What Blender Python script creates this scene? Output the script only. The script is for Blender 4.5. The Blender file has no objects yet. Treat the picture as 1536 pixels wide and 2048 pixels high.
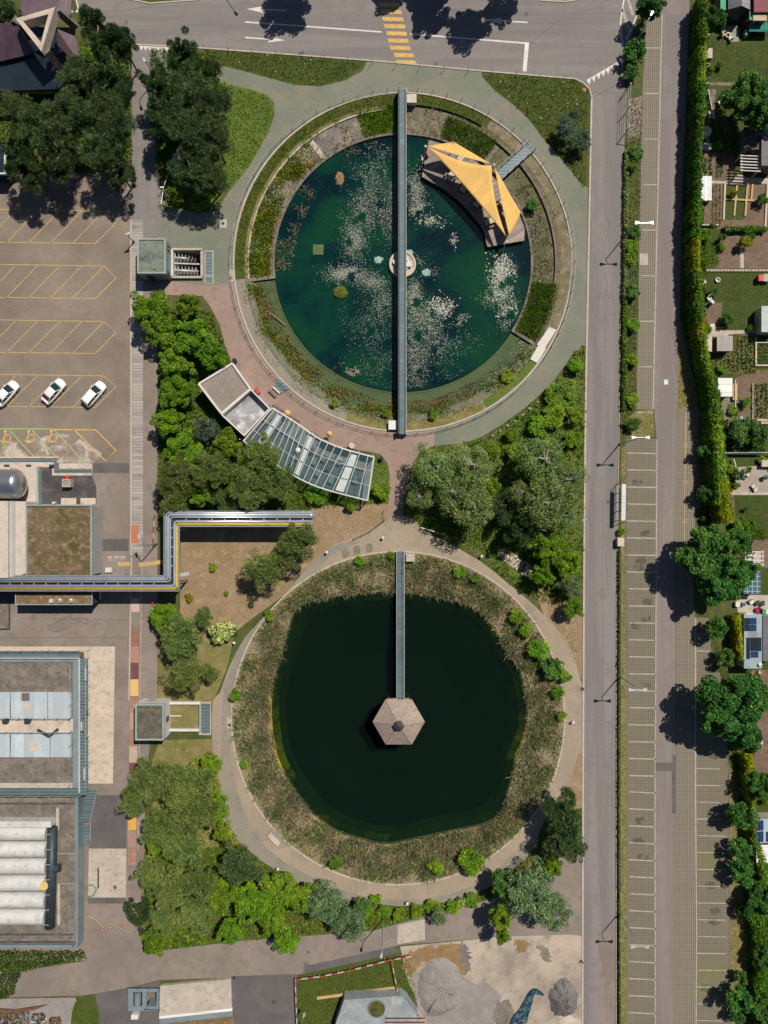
import bpy, bmesh, math, random
import numpy as np
from mathutils import Vector, Matrix
from mathutils.geometry import delaunay_2d_cdt

# ---------------------------------------------------------------- camera, sky, sun, exposure
SC = bpy.context.scene
COL = SC.collection
H = 109.4          # flying height of the camera in metres
PX = 13.0          # plan pixels per metre on the ground
cam = bpy.data.cameras.new('camera'); camo = bpy.data.objects.new('camera', cam); COL.objects.link(camo)
camo.location = (0, 0, H); camo.rotation_euler = (0, 0, 0)
cam.sensor_fit = 'VERTICAL'; cam.sensor_height = 36; cam.lens = 36 * H / (2048 / PX)
cam.clip_start = 1; cam.clip_end = 3000
SC.camera = camo
SUN_EL = math.radians(57); SUN_AZ = math.atan2(0.64, 0.77)      # clockwise from north (+y)
world = bpy.data.worlds.new('World'); SC.world = world; world.use_nodes = True
nt = world.node_tree; bgn = nt.nodes['Background']
sky = nt.nodes.new('ShaderNodeTexSky'); sky.sky_type = 'NISHITA'; sky.sun_disc = False
sky.sun_elevation = SUN_EL; sky.sun_rotation = SUN_AZ; sky.air_density = 1.0; sky.ozone_density = 5.0
nt.links.new(sky.outputs[0], bgn.inputs[0]); bgn.inputs[1].default_value = 0.05
sl = bpy.data.lights.new('sun', 'SUN'); sl.energy = 5.0; sl.angle = math.radians(0.5); sl.color = (1, 0.92, 0.81)
so = bpy.data.objects.new('sun', sl); COL.objects.link(so)
sd = Vector((math.sin(SUN_AZ) * math.cos(SUN_EL), math.cos(SUN_AZ) * math.cos(SUN_EL), math.sin(SUN_EL)))
so.rotation_euler = sd.to_track_quat('Z', 'Y').to_euler(); so.location = sd * 300
SC.view_settings.view_transform = 'Standard'; SC.view_settings.look = 'None'
SC.view_settings.exposure = 0.03; SC.view_settings.gamma = 1
SC.render.engine = 'CYCLES'
SC.cycles.max_bounces = 5; SC.cycles.diffuse_bounces = 2; SC.cycles.transparent_max_bounces = 12
SC.cycles.caustics_reflective = False; SC.cycles.caustics_refractive = False
SC.cycles.use_denoising = True

# ---------------------------------------------------------------- helpers
def W(px, py, z=0.0):
    k = (H - z) / H / PX
    return ((px - 768) * k, (1024 - py) * k)
def W3(px, py, z=0.0):
    x, y = W(px, py, z); return (x, y, z)
def poly(pts, z=0.0): return [W(a, b, z) for a, b in pts]
def smooth(pts, n=4, closed=True):
    out = []; N = len(pts); rng = range(N) if closed else range(N - 1)
    for i in rng:
        g = (lambda j: pts[j % N]) if closed else (lambda j: pts[min(max(j, 0), N - 1)])
        p0, p1, p2, p3 = g(i - 1), g(i), g(i + 1), g(i + 2)
        for k in range(n):
            t = k / n; t2 = t * t; t3 = t2 * t
            out.append(tuple(0.5 * (2 * p1[d] + (p2[d] - p0[d]) * t + (2 * p0[d] - 5 * p1[d] + 4 * p2[d] - p3[d]) * t2 + (3 * p1[d] - p0[d] - 3 * p2[d] + p3[d]) * t3) for d in range(len(p1))))
    if not closed: out.append(tuple(pts[-1]))
    return out
def circ(cx, cy, r, n=96, a0=0, a1=360):
    full = abs(a1 - a0) >= 360; m = n if full else n + 1
    return [(cx + r * math.cos(math.radians(a0 + (a1 - a0) * i / n)), cy - r * math.sin(math.radians(a0 + (a1 - a0) * i / n))) for i in range(m)]
def area2(p): return sum(p[i - 1][0] * p[i][1] - p[i][0] * p[i - 1][1] for i in range(len(p)))
def inside(P, poly_):
    P = np.asarray(P); x, y = P[:, 0], P[:, 1]; c = np.zeros(len(P), bool); n = len(poly_); j = n - 1
    for i in range(n):
        xi, yi = poly_[i]; xj, yj = poly_[j]
        m = ((yi > y) != (yj > y)) & (x < (xj - xi) * (y - yi) / (yj - yi + 1e-12) + xi)
        c ^= m; j = i
    return c

class MB:
    def __init__(s): s.v = []; s.f = []; s.m = []; s.mi = 0
    def _add(s, vs, fs):
        b = len(s.v); s.v += [tuple(p) for p in vs]
        for f in fs: s.f.append([b + i for i in f]); s.m.append(s.mi)
        return s
    def face(s, pts): return s._add(pts, [range(len(pts))])
    def prism(s, xy, z0, z1, bottom=True, xy_top=None):
        if area2(xy) < 0:
            xy = xy[::-1]; xy_top = xy_top[::-1] if xy_top else None
        t = xy_top or xy; n = len(xy)
        vs = [(x, y, z0) for x, y in xy] + [(x, y, z1) for x, y in t]
        fs = [[i, (i + 1) % n, n + (i + 1) % n, n + i] for i in range(n)] + [[n + i for i in range(n)]]
        if bottom: fs.append([n - 1 - i for i in range(n)])
        return s._add(vs, fs)
    def box(s, x0, y0, x1, y1, z0, z1):
        return s.prism([(min(x0, x1), min(y0, y1)), (max(x0, x1), min(y0, y1)), (max(x0, x1), max(y0, y1)), (min(x0, x1), max(y0, y1))], z0, z1)
    def pbox(s, a, b, c, d, z0, z1, zr=None):          # plan-pixel rectangle as seen at its top
        z = z1 if zr is None else zr
        x0, y0 = W(a, b, z); x1, y1 = W(c, d, z); return s.box(x0, y0, x1, y1, z0, z1)
    def bar(s, p, q, w, h=None):
        p = Vector(p); q = Vector(q); d = q - p
        if d.length < 1e-6: return s
        h = h or w; d.normalize(); u = d.cross(Vector((0, 0, 1)))
        u = Vector((1, 0, 0)) if u.length < 1e-3 else u.normalized(); n = u.cross(d)
        c = [(-1, -1), (1, -1), (1, 1), (-1, 1)]
        vs = [p + u * a * w / 2 + n * b * h / 2 for a, b in c] + [q + u * a * w / 2 + n * b * h / 2 for a, b in c]
        return s._add(vs, [[0, 1, 5, 4], [1, 2, 6, 5], [2, 3, 7, 6], [3, 0, 4, 7], [3, 2, 1, 0], [4, 5, 6, 7]])
    def tube(s, pts, r, n=8, cap=True):
        pts = [Vector(p) for p in pts]; rs = r if isinstance(r, (list, tuple)) else [r] * len(pts)
        vs = []; fs = []; u = None
        for i, p in enumerate(pts):
            d = (pts[min(i + 1, len(pts) - 1)] - pts[max(i - 1, 0)]).normalized()
            if u is None:
                u = d.cross(Vector((0, 0, 1)))
                if u.length < 0.05: u = d.cross(Vector((1, 0, 0)))
            u = (u - d * u.dot(d)).normalized(); w = d.cross(u)
            vs += [p + (u * math.cos(2 * math.pi * k / n) + w * math.sin(2 * math.pi * k / n)) * rs[i] for k in range(n)]
        for i in range(len(pts) - 1):
            for k in range(n):
                fs.append([i * n + k, i * n + (k + 1) % n, (i + 1) * n + (k + 1) % n, (i + 1) * n + k])
        if cap: fs += [[n - 1 - k for k in range(n)], [(len(pts) - 1) * n + k for k in range(n)]]
        return s._add(vs, fs)
    def cyl(s, x, y, r, z0, z1, n=20, r1=None):
        a = [(x + r * math.cos(2 * math.pi * k / n), y + r * math.sin(2 * math.pi * k / n)) for k in range(n)]
        b = None if r1 is None else [(x + r1 * math.cos(2 * math.pi * k / n), y + r1 * math.sin(2 * math.pi * k / n)) for k in range(n)]
        return s.prism(a, z0, z1, True, b)
    def lathe(s, x, y, prof, n=20):
        vs = []; fs = []
        for r, z in prof: vs += [(x + r * math.cos(2 * math.pi * k / n), y + r * math.sin(2 * math.pi * k / n), z) for k in range(n)]
        for i in range(len(prof) - 1):
            for k in range(n): fs.append([i * n + k, i * n + (k + 1) % n, (i + 1) * n + (k + 1) % n, (i + 1) * n + k])
        fs.append([(len(prof) - 1) * n + k for k in range(n)])
        return s._add(vs, fs)
    def ring(s, c, r0, r1, a0, a1, z0, z1=None, n=96, wall=None):   # flat ring in plan pixels; wall = depth makes it solid
        z1 = z0 if z1 is None else z1; vs = []; fs = []; full = abs(a1 - a0) >= 360; m = n if full else n + 1
        for i in range(m):
            a = math.radians(a0 + (a1 - a0) * i / n)
            for r, z in ((r0, z0), (r1, z1)):
                x, y = W(c[0] + r * math.cos(a), c[1] - r * math.sin(a)); vs.append((x, y, z))
                if wall: vs.append((x, y, z - wall))
        k = 4 if wall else 2
        for i in range(n):
            j = (i + 1) % m
            if not wall: fs.append([2 * i, 2 * i + 1, 2 * j + 1, 2 * j])
            else:
                a, b = 4 * i, 4 * j
                fs += [[a, a + 2, b + 2, b], [a + 2, a + 3, b + 3, b + 2], [a + 1, a, b, b + 1], [a + 3, a + 1, b + 1, b + 3]]
        if wall and not full: fs += [[0, 1, 3, 2], [4 * n, 4 * n + 2, 4 * n + 3, 4 * n + 1]]
        return s._add(vs, fs)
    def build(s, name, mat, parent=None, sm=False, **props):
        me = bpy.data.meshes.new(name); o = off = None
        off = parent.matrix_basis.translation if parent is not None and not parent.get('_proto') else Vector((0, 0, 0))
        off = chain(parent)
        me.from_pydata([(a - off[0], b - off[1], c - off[2]) for a, b, c in s.v], [], s.f)
        for mm in (mat if isinstance(mat, (list, tuple)) else [mat]): me.materials.append(mm)
        if isinstance(mat, (list, tuple)): me.polygons.foreach_set('material_index', s.m)
        if sm: me.polygons.foreach_set('use_smooth', [True] * len(s.f))
        bm = bmesh.new(); bm.from_mesh(me); bmesh.ops.recalc_face_normals(bm, faces=bm.faces) if props.pop('recalc', True) else None
        bm.to_mesh(me); bm.free(); me.update()
        return link(name, me, parent, **props)
def chain(o):
    v = Vector((0, 0, 0))
    while o is not None: v += o.location; o = o.parent
    return v
def link(name, me, parent=None, label=None, cat=None, group=None, kind=None):
    o = bpy.data.objects.new(name, me); COL.objects.link(o)
    if parent is not None: o.parent = parent
    return tag(o, label, cat, group, kind)
def tag(o, label=None, cat=None, group=None, kind=None):
    if label: o['label'] = label
    if cat: o['category'] = cat
    if group: o['group'] = group
    if kind: o['kind'] = kind
    return o
def thing(name, label, cat, loc=(0, 0, 0), group=None):
    o = bpy.data.objects.new(name, None); COL.objects.link(o); o.location = loc; o.empty_display_size = 0.5
    return tag(o, label, cat, group)
def copy_tree(o, parent=None):
    c = o.copy(); COL.objects.link(c)
    if parent is not None: c.parent = parent
    for ch in [x for x in o.children]: copy_tree(ch, c)
    return c
def place(proto, used, loc, rz=0.0, sc=None, label=None, group=None, cat=None):
    if used.get(proto.name): o = copy_tree(proto)
    else: o = proto; used[proto.name] = True
    o.location = loc; o.rotation_euler = (0, 0, rz)
    if sc is not None: o.scale = sc if isinstance(sc, (tuple, list)) else (sc, sc, sc)
    return tag(o, label, cat, group)
USED = {}
def fill(outer, holes, z):                              # triangulated sheet with holes; plan metres
    vs = []; es = []
    for lp in [outer] + holes:
        b = len(vs); vs += [Vector(p) for p in lp]; es += [(b + i, b + (i + 1) % len(lp)) for i in range(len(lp))]
    v, e, f, *_ = delaunay_2d_cdt(vs, es, [], 0, 1e-5)
    cen = np.array([[sum(v[i][0] for i in t) / len(t), sum(v[i][1] for i in t) / len(t)] for t in f])
    ok = inside(cen, outer)
    for h in holes: ok &= ~inside(cen, h)
    m = MB(); m._add([(a[0], a[1], z) for a in v], [list(t) for t, k in zip(f, ok) if k])
    m.f = [t if area2([m.v[i][:2] for i in t]) > 0 else t[::-1] for t in m.f]
    return m
LV = 0.004; SHN = [0]
def sheet(name, pts, lv, mat, holes=(), sm=0, parent=None, kind='structure'):
    p = smooth(pts, sm) if sm else pts; SHN[0] += 1
    return fill(poly(p), [poly(h) for h in holes], lv * LV + SHN[0] * 1.2e-5).build(name, mat, parent, kind=None if parent else kind, recalc=False)
def stripe(name, pts, wpx, lv, mat, parent):            # a painted line or kerb laid flat, width in plan pixels
    m = MB(); strip(m, [W(*p) for p in pts], wpx / PX, lv * LV); return m.build(name, mat, parent, recalc=False)
def strip(m, p, w, z):
    L = []; R = []
    for i in range(len(p)):
        a = Vector(p[max(i - 1, 0)]); b = Vector(p[min(i + 1, len(p) - 1)]); d = (b - a).normalized(); n = Vector((-d.y, d.x)) * w / 2; q = Vector(p[i])
        L.append((q + n)[:]); R.append((q - n)[:])
    for i in range(len(p) - 1):
        m.face([(*R[i], z), (*R[i + 1], z), (*L[i + 1], z), (*L[i], z)])
def kerb(name, pts, wpx, h, mat, parent):
    m = MB(); p = [W(*q) for q in pts]; w = wpx / PX
    for i in range(len(p) - 1):
        a, b = Vector(p[i]), Vector(p[i + 1]); d = (b - a).normalized(); n = Vector((-d.y, d.x)) * w / 2
        m.prism([(a + n)[:], (a - n)[:], (b - n)[:], (b + n)[:]], -0.1, h)
    return m.build(name, mat, parent)

# ---------------------------------------------------------------- materials (all node based)
def nodes(name):
    m = bpy.data.materials.new(name); m.use_nodes = True; t = m.node_tree; return m, t, t.nodes['Principled BSDF']
def N(t, ty, **kw):
    n = t.nodes.new(ty)
    for k, v in kw.items():
        if k in n.inputs.keys(): n.inputs[k].default_value = v
        else: setattr(n, k, v)
    return n
def noise(t, scale, detail=5, rough=0.6, dist=0.0, coord=None):
    n = N(t, 'ShaderNodeTexNoise', Scale=scale, Detail=detail, Roughness=rough, Distortion=dist)
    if coord is None:
        g = t.nodes.get('Geometry') or N(t, 'ShaderNodeNewGeometry'); coord = g.outputs['Position']
    t.links.new(coord, n.inputs['Vector']); return n.outputs['Fac']
def ramp(t, fac, stops):
    r = N(t, 'ShaderNodeValToRGB'); e = r.color_ramp.elements
    while len(e) < len(stops): e.new(0.5)
    for q, (p, c) in zip(e, stops): q.position = p; q.color = (*c, 1)
    t.links.new(fac, r.inputs[0]); return r.outputs[0]
def mixc(t, fac, a, b, mode='MIX'):
    m = N(t, 'ShaderNodeMix', data_type='RGBA', blend_type=mode)
    for s, v in ((m.inputs['Factor'], fac), (m.inputs[6], a), (m.inputs[7], b)):
        if isinstance(v, (int, float)): s.default_value = v
        elif isinstance(v, tuple): s.default_value = (*v, 1)
        else: t.links.new(v, s)
    return m.outputs[2]
def bump(t, bs, fac, st=0.3, d=0.05):
    b = N(t, 'ShaderNodeBump', Strength=st, Distance=d); t.links.new(fac, b.inputs['Height']); t.links.new(b.outputs[0], bs.inputs['Normal'])
def M(name, a, b=None, scale=0.6, c=None, scale2=6.0, lo=0.35, hi=0.65, rough=0.85, metal=0.0, bmp=0.0, grain=0.25, spec=0.3, stretch=None, worn=None):
    """a<->b by a broad noise, c by a finer noise, plus a fine grain."""
    m, t, bs = nodes(name); bs.inputs['Roughness'].default_value = rough; bs.inputs['Metallic'].default_value = metal
    bs.inputs['Specular IOR Level'].default_value = spec
    col = a
    co = None
    if stretch: mp = N(t, 'ShaderNodeMapping'); mp.inputs['Scale'].default_value = stretch; t.links.new(N(t, 'ShaderNodeNewGeometry').outputs['Position'], mp.inputs[0]); co = mp.outputs[0]
    if b: col = ramp(t, noise(t, scale, 6, 0.62, 0.3, co), [(lo, a), (hi, b)])
    if worn: t.links.new(ramp(t, noise(t, worn, 7, 0.68, 0.6), [(0.42, (0, 0, 0)), (0.6, (1, 1, 1))]), bs.inputs['Alpha'])
    if c: col = mixc(t, ramp(t, noise(t, scale2, 4, 0.7), [(0.5, (0, 0, 0)), (0.68, (1, 1, 1))]), col, c)
    if grain:
        g = noise(t, 5.5, 3, 0.8); col = mixc(t, grain, col, ramp(t, g, [(0.25, (0.25, 0.25, 0.25)), (0.75, (0.78, 0.78, 0.78))]), 'OVERLAY')
    if isinstance(col, tuple): bs.inputs['Base Color'].default_value = (*col, 1)
    else: t.links.new(col, bs.inputs['Base Color'])
    if bmp: bump(t, bs, noise(t, 7, 5, 0.7), bmp, 0.08)
    return m
def leafmat(name, stops, tr=0.25, rough=0.55, vary=0.25, gain=1.42):
    m, t, bs = nodes(name); g = N(t, 'ShaderNodeNewGeometry'); oi = N(t, 'ShaderNodeObjectInfo')
    col = ramp(t, g.outputs['Random Per Island'], stops)
    if gain > 1: col = mixc(t, 1.0, col, ramp(t, noise(t, .55, 3, .6), [(.32, (.62, .68, .6)), (.5, (.95, 1, .95)), (.68, (1.35, 1.22, 1.1))]), 'MULTIPLY')
    hs = N(t, 'ShaderNodeHueSaturation'); hs.inputs['Saturation'].default_value = 1.12 if gain > 1 else 1; mr = N(t, 'ShaderNodeMapRange'); mr.inputs[3].default_value = gain - vary; mr.inputs[4].default_value = gain + vary
    t.links.new(oi.outputs['Random'], mr.inputs[0]); t.links.new(mr.outputs[0], hs.inputs['Value']); t.links.new(col, hs.inputs['Color'])
    mr2 = N(t, 'ShaderNodeMapRange'); mr2.inputs[3].default_value = 0.485; mr2.inputs[4].default_value = 0.515
    ma = N(t, 'ShaderNodeMath', operation='FRACT'); mb = N(t, 'ShaderNodeMath', operation='MULTIPLY'); mb.inputs[1].default_value = 7.3
    t.links.new(oi.outputs['Random'], mb.inputs[0]); t.links.new(mb.outputs[0], ma.inputs[0]); t.links.new(ma.outputs[0], mr2.inputs[0]); t.links.new(mr2.outputs[0], hs.inputs['Hue'])
    t.links.new(hs.outputs[0], bs.inputs['Base Color']); bs.inputs['Roughness'].default_value = rough; bs.inputs['Specular IOR Level'].default_value = 0.25
    tl = N(t, 'ShaderNodeBsdfTranslucent'); t.links.new(hs.outputs[0], tl.inputs[0]); mx = N(t, 'ShaderNodeMixShader'); mx.inputs[0].default_value = tr
    t.links.new(bs.outputs[0], mx.inputs[1]); t.links.new(tl.outputs[0], mx.inputs[2]); t.links.new(mx.outputs[0], t.nodes['Material Output'].inputs[0])
    return m
def lines(name, a, b, axis, period, duty=0.1, rough=0.7, metal=0.0, rot=0.0, vary=0.3, grid=False, coord='pos', noise_c=None):
    """boards, seams, slats or a square lattice: colour b where the line falls."""
    m, t, bs = nodes(name); bs.inputs['Roughness'].default_value = rough; bs.inputs['Metallic'].default_value = metal
    g = N(t, 'ShaderNodeNewGeometry'); mp = N(t, 'ShaderNodeMapping'); mp.inputs['Rotation'].default_value = (0, 0, rot); t.links.new(g.outputs['Position'], mp.inputs[0])
    sx = N(t, 'ShaderNodeSeparateXYZ'); t.links.new(mp.outputs[0], sx.inputs[0]); fac = None
    for ax in ((0, 1) if grid else (axis,)):
        d = N(t, 'ShaderNodeMath', operation='DIVIDE'); d.inputs[1].default_value = period; t.links.new(sx.outputs[ax], d.inputs[0])
        f = N(t, 'ShaderNodeMath', operation='FRACT'); t.links.new(d.outputs[0], f.inputs[0])
        l = N(t, 'ShaderNodeMath', operation='LESS_THAN'); l.inputs[1].default_value = duty; t.links.new(f.outputs[0], l.inputs[0])
        if fac is None: fac = l.outputs[0]; fl = d.outputs[0]
        else:
            mx = N(t, 'ShaderNodeMath', operation='MAXIMUM'); t.links.new(fac, mx.inputs[0]); t.links.new(l.outputs[0], mx.inputs[1]); fac = mx.outputs[0]
    base = a
    if vary:
        if not grid:
            fl2 = N(t, 'ShaderNodeMath', operation='FLOOR'); t.links.new(fl, fl2.inputs[0]); wn = N(t, 'ShaderNodeTexWhiteNoise', noise_dimensions='1D'); t.links.new(fl2.outputs[0], wn.inputs['W'])
            base = mixc(t, vary, a, ramp(t, wn.outputs[0], [(0, tuple(x * 0.5 for x in a)), (1, tuple(min(1, x * 1.5) for x in a))]))
        base = mixc(t, ramp(t, noise(t, 0.35, 6, 0.65), [(0.38, (0, 0, 0)), (0.66, (1, 1, 1))]), base, noise_c or tuple(x * 0.72 for x in a))
        base = mixc(t, 0.3, base, ramp(t, noise(t, 4, 4, 0.8), [(0.25, (0.25,) * 3), (0.75, (0.75,) * 3)]), 'OVERLAY')
    t.links.new(mixc(t, fac, base, b), bs.inputs['Base Color']); return m
def glassy(name, tint, gl=0.06, rough=0.05, opac=0.0, col=(0.1, 0.2, 0.2), tur=None):
    m, t, bs = nodes(name); tr = N(t, 'ShaderNodeBsdfTransparent'); tr.inputs[0].default_value = (*tint, 1)
    bs.inputs['Base Color'].default_value = (*col, 1); bs.inputs['Roughness'].default_value = rough
    if tur: t.links.new(ramp(t, noise(t, .09, 4, .55, .4), tur), bs.inputs['Base Color'])
    fr = N(t, 'ShaderNodeFresnel'); fr.inputs[0].default_value = 1.33
    ad = N(t, 'ShaderNodeMath', operation='ADD'); ad.inputs[1].default_value = opac; t.links.new(fr.outputs[0], ad.inputs[0])
    mx = N(t, 'ShaderNodeMixShader'); t.links.new(ad.outputs[0], mx.inputs[0]); t.links.new(tr.outputs[0], mx.inputs[1]); t.links.new(bs.outputs[0], mx.inputs[2])
    t.links.new(mx.outputs[0], t.nodes['Material Output'].inputs[0]); return m
asph = M('asphalt road', (0.16, 0.145, 0.14), (0.205, 0.186, 0.178), 0.6, (0.165, 0.15, 0.145), 0.35, stretch=(1, .05, 1), bmp=0.15, lo=.4, hi=.6, grain=.4)
asph_top = M('asphalt top road', (0.16, 0.145, 0.14), (0.2, 0.182, 0.174), 0.6, (0.165, 0.15, 0.145), 0.35, stretch=(.05, .8, 1), bmp=0.15, lo=.4, hi=.6, grain=.4)
asph2 = M('asphalt lane', (0.17, 0.145, 0.135), (0.205, 0.176, 0.163), 0.5, (0.175, 0.15, 0.14), 0.4, stretch=(1, .06, 1), bmp=0.15, lo=.4, hi=.6, grain=.4)
asph_lot = M('asphalt lot', (0.162, 0.132, 0.106), (0.23, 0.187, 0.15), 0.13, (0.185, 0.15, 0.116), 0.8, bmp=0.15, lo=.38, hi=.62, grain=.45)
asph_yard = M('asphalt yard', (0.175, 0.145, 0.124), (0.23, 0.19, 0.163), 0.14, (0.165, 0.138, 0.118), 0.6, bmp=0.15, lo=.38, hi=.62, grain=.4)
asph_dark = M('asphalt patch', (0.085, 0.078, 0.08), (0.12, 0.108, 0.105), 0.3, (0.1, 0.09, 0.09), 1.5, bmp=0.1)
gravel = M('gravel', (0.135, 0.155, 0.118), (0.175, 0.18, 0.138), 0.14, (0.2, 0.178, 0.135), 0.3, grain=0.6, bmp=0.3)
gravel_mix = M('mixed gravel', (0.2, 0.185, 0.15), (0.25, 0.22, 0.175), 0.2, (0.17, 0.17, 0.135), 0.35, grain=0.55, bmp=0.3)
gravel_warm = M('warm gravel', (0.26, 0.21, 0.155), (0.31, 0.25, 0.185), 0.12, (0.22, 0.19, 0.145), 0.25, grain=0.5, bmp=0.3)
pink = M('pink paving', (0.24, 0.17, 0.142), (0.29, 0.208, 0.172), 0.2, (0.2, 0.148, 0.125), 0.6, grain=0.35)
conc = M('concrete', (0.36, 0.31, 0.26), (0.44, 0.38, 0.32), 0.4, (0.28, 0.245, 0.21), 1.3, grain=0.3)
conc_lt = M('pale concrete', (0.44, 0.365, 0.295), (0.53, 0.445, 0.365), 0.35, (0.34, 0.285, 0.23), 1.1, grain=0.3)
conc_dk = M('weathered concrete', (0.13, 0.112, 0.095), (0.2, 0.17, 0.14), 0.5, (0.085, 0.075, 0.065), 1.2, lo=0.4, hi=0.6)
kerbm = M('kerb stone', (0.36, 0.31, 0.255), (0.44, 0.38, 0.31), 0.8)
sand = M('sand', (0.25, 0.21, 0.172), (0.4, 0.335, 0.268), 0.13, (0.2, 0.175, 0.15), 0.35, grain=0.5, bmp=0.4, lo=.36, hi=.62)
sand_wet = M('wet sand', (0.2, 0.12, 0.05), (0.26, 0.17, 0.08), 0.4, (0.13, 0.1, 0.07), 0.9, grain=0.4)
ash = M('grey chippings', (0.2, 0.18, 0.17), (0.26, 0.235, 0.22), 0.5, grain=0.55, bmp=0.5)
ash_dk = M('dark chippings', (0.12, 0.108, 0.105), (0.17, 0.155, 0.148), 0.5, grain=0.55, bmp=0.5)
meadow = M('meadow ground', (0.038, 0.06, 0.012), (0.075, 0.085, 0.02), 0.25, (0.11, 0.095, 0.035), 0.6, grain=0.6, bmp=0.4)
lawn = M('lawn', (0.035, 0.062, 0.008), (0.055, 0.075, 0.01), 0.3, (0.075, 0.078, 0.014), 0.9, grain=0.5)
lawn_bright = M('bright lawn', (0.06, 0.11, 0.012), (0.09, 0.13, 0.02), 0.3, (0.13, 0.13, 0.03), 0.8, grain=0.5)
dry = M('dry grass', (0.26, 0.175, 0.11), (0.2, 0.15, 0.075), 0.2, (0.31, 0.225, 0.15), 0.7, grain=0.45, bmp=0.3)
dry_green = M('half dry grass', (0.19, 0.16, 0.06), (0.12, 0.125, 0.03), 0.35, (0.25, 0.19, 0.1), 0.8, grain=0.5, bmp=0.3)
soil = M('garden soil', (0.13, 0.088, 0.058), (0.17, 0.12, 0.08), 0.5, (0.09, 0.062, 0.042), 1.4, grain=0.5, bmp=0.5)
mud = M('mud', (0.15, 0.138, 0.1), (0.2, 0.178, 0.13), 0.4, (0.12, 0.118, 0.085), 0.9, grain=0.45)
white = M('white paint', (0.6, 0.57, 0.53), (0.48, 0.455, 0.42), 0.8, grain=0.35, rough=0.6)
galv = M('galvanised rail', (0.3, 0.3, 0.285), (0.36, 0.355, 0.34), 0.8, rough=0.7, grain=0.1)
white_worn = M('worn white paint', (0.4, 0.355, 0.3), (0.31, 0.275, 0.23), 1.2, (0.22, 0.195, 0.16), 2.5, grain=0.35)
yellow = M('yellow paint', (0.62, 0.38, 0.09), (0.5, 0.31, 0.1), 0.9, (0.36, 0.25, 0.12), 2.2, grain=0.3)
yellow_lot = M('faded yellow paint', (0.5, 0.33, 0.11), (0.4, 0.28, 0.12), 0.9, (0.28, 0.21, 0.13), 2.2, grain=0.3)
green_paint = M('green paint', (0.25, 0.42, 0.12), (0.3, 0.4, 0.18), 0.9, (0.3, 0.3, 0.2), 2.0)
grid = lines('grass pavers', (0.075, 0.066, 0.044), (0.215, 0.185, 0.148), 0, 0.3, 0.4, grid=True, noise_c=(0.105, 0.09, 0.06), rough=0.9)
grid2 = lines('mossy grass pavers', (0.07, 0.064, 0.038), (0.185, 0.16, 0.122), 0, 0.3, 0.38, grid=True, noise_c=(0.1, 0.092, 0.055), rough=0.9)
grid_green = lines('overgrown grass pavers', (0.11, 0.11, 0.05), (0.17, 0.155, 0.085), 0, 0.3, 0.3, grid=True, noise_c=(0.13, 0.12, 0.05), rough=0.9)
pavers = lines('drain pavers', (0.27, 0.25, 0.235), (0.16, 0.145, 0.135), 1, 0.45, 0.14, vary=0.8, noise_c=(0.34, 0.3, 0.26))
wood = lines('deck boards', (0.3, 0.245, 0.2), (0.05, 0.04, 0.036), 1, 0.32, 0.2, rot=math.radians(-32), vary=0.8, noise_c=(0.19, 0.15, 0.125))
plank = M('plank wood', (0.5, 0.33, 0.16), (0.42, 0.27, 0.13), 1.0)
teak = M('table wood', (0.52, 0.43, 0.34), (0.43, 0.36, 0.28), 2.0)
steel = M('blue steel', (0.2, 0.26, 0.29), (0.27, 0.33, 0.35), 0.6, rough=0.45, metal=0.35, grain=0.1)
steel_lt = M('pale steel', (0.5, 0.53, 0.53), (0.6, 0.61, 0.6), 0.5, rough=0.4, metal=0.5, grain=0.1)
steel_dk = M('dark steel', (0.03, 0.045, 0.055), (0.05, 0.065, 0.075), 0.6, rough=0.5, metal=0.3, grain=0.1)
grate = lines('steel grating', (0.1, 0.145, 0.16), (0.22, 0.27, 0.28), 1, 0.5, 0.12, rough=0.6, metal=0.2, vary=0.2)
deckgrate = lines('bridge grating', (0.095, 0.145, 0.165), (0.05, 0.08, 0.095), 1, 0.9, 0.06, rough=0.6, metal=0.2, vary=0.3)
teal_metal = M('teal cladding', (0.2, 0.27, 0.235), (0.27, 0.335, 0.3), 0.8, rough=0.6, grain=0.15)
greenroof = M('patina roof', (0.125, 0.155, 0.125), (0.18, 0.205, 0.165), 0.9, (0.07, 0.085, 0.08), 0.7, grain=0.45)
white_wall = M('white wall', (0.58, 0.56, 0.53), (0.5, 0.48, 0.45), 0.5, grain=0.2)
grey_wall = M('grey wall', (0.3, 0.29, 0.28), (0.36, 0.34, 0.32), 0.5)
cream = M('cream roof sheet', (0.46, 0.395, 0.335), (0.5, 0.435, 0.375), 0.3, (0.4, 0.345, 0.295), 0.8, grain=0.2, rough=0.65)
sedum = M('sedum roof', (0.075, 0.062, 0.018), (0.15, 0.105, 0.06), 0.32, (0.24, 0.17, 0.12), 1.1, lo=0.4, hi=0.62, grain=0.7, bmp=0.6)
sedum_red = M('dry sedum roof', (0.17, 0.1, 0.05), (0.12, 0.085, 0.04), 0.8, (0.26, 0.19, 0.12), 1.6, grain=0.7, bmp=0.6)
gravelroof = M('gravel roof', (0.2, 0.165, 0.145), (0.25, 0.21, 0.18), 0.5, grain=0.45, bmp=0.3)
pipe_sil = M('pipe cladding', (0.42, 0.47, 0.52), (0.52, 0.55, 0.58), 0.5, rough=0.35, metal=0.6, grain=0.08)
pipe_yel = M('yellow pipe', (0.62, 0.42, 0.05), (0.55, 0.36, 0.05), 0.8, rough=0.4, grain=0.08)
tank_m = M('polished steel', (0.5, 0.49, 0.47), (0.56, 0.55, 0.53), 0.4, rough=0.28, metal=0.9, grain=0.05)
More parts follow.
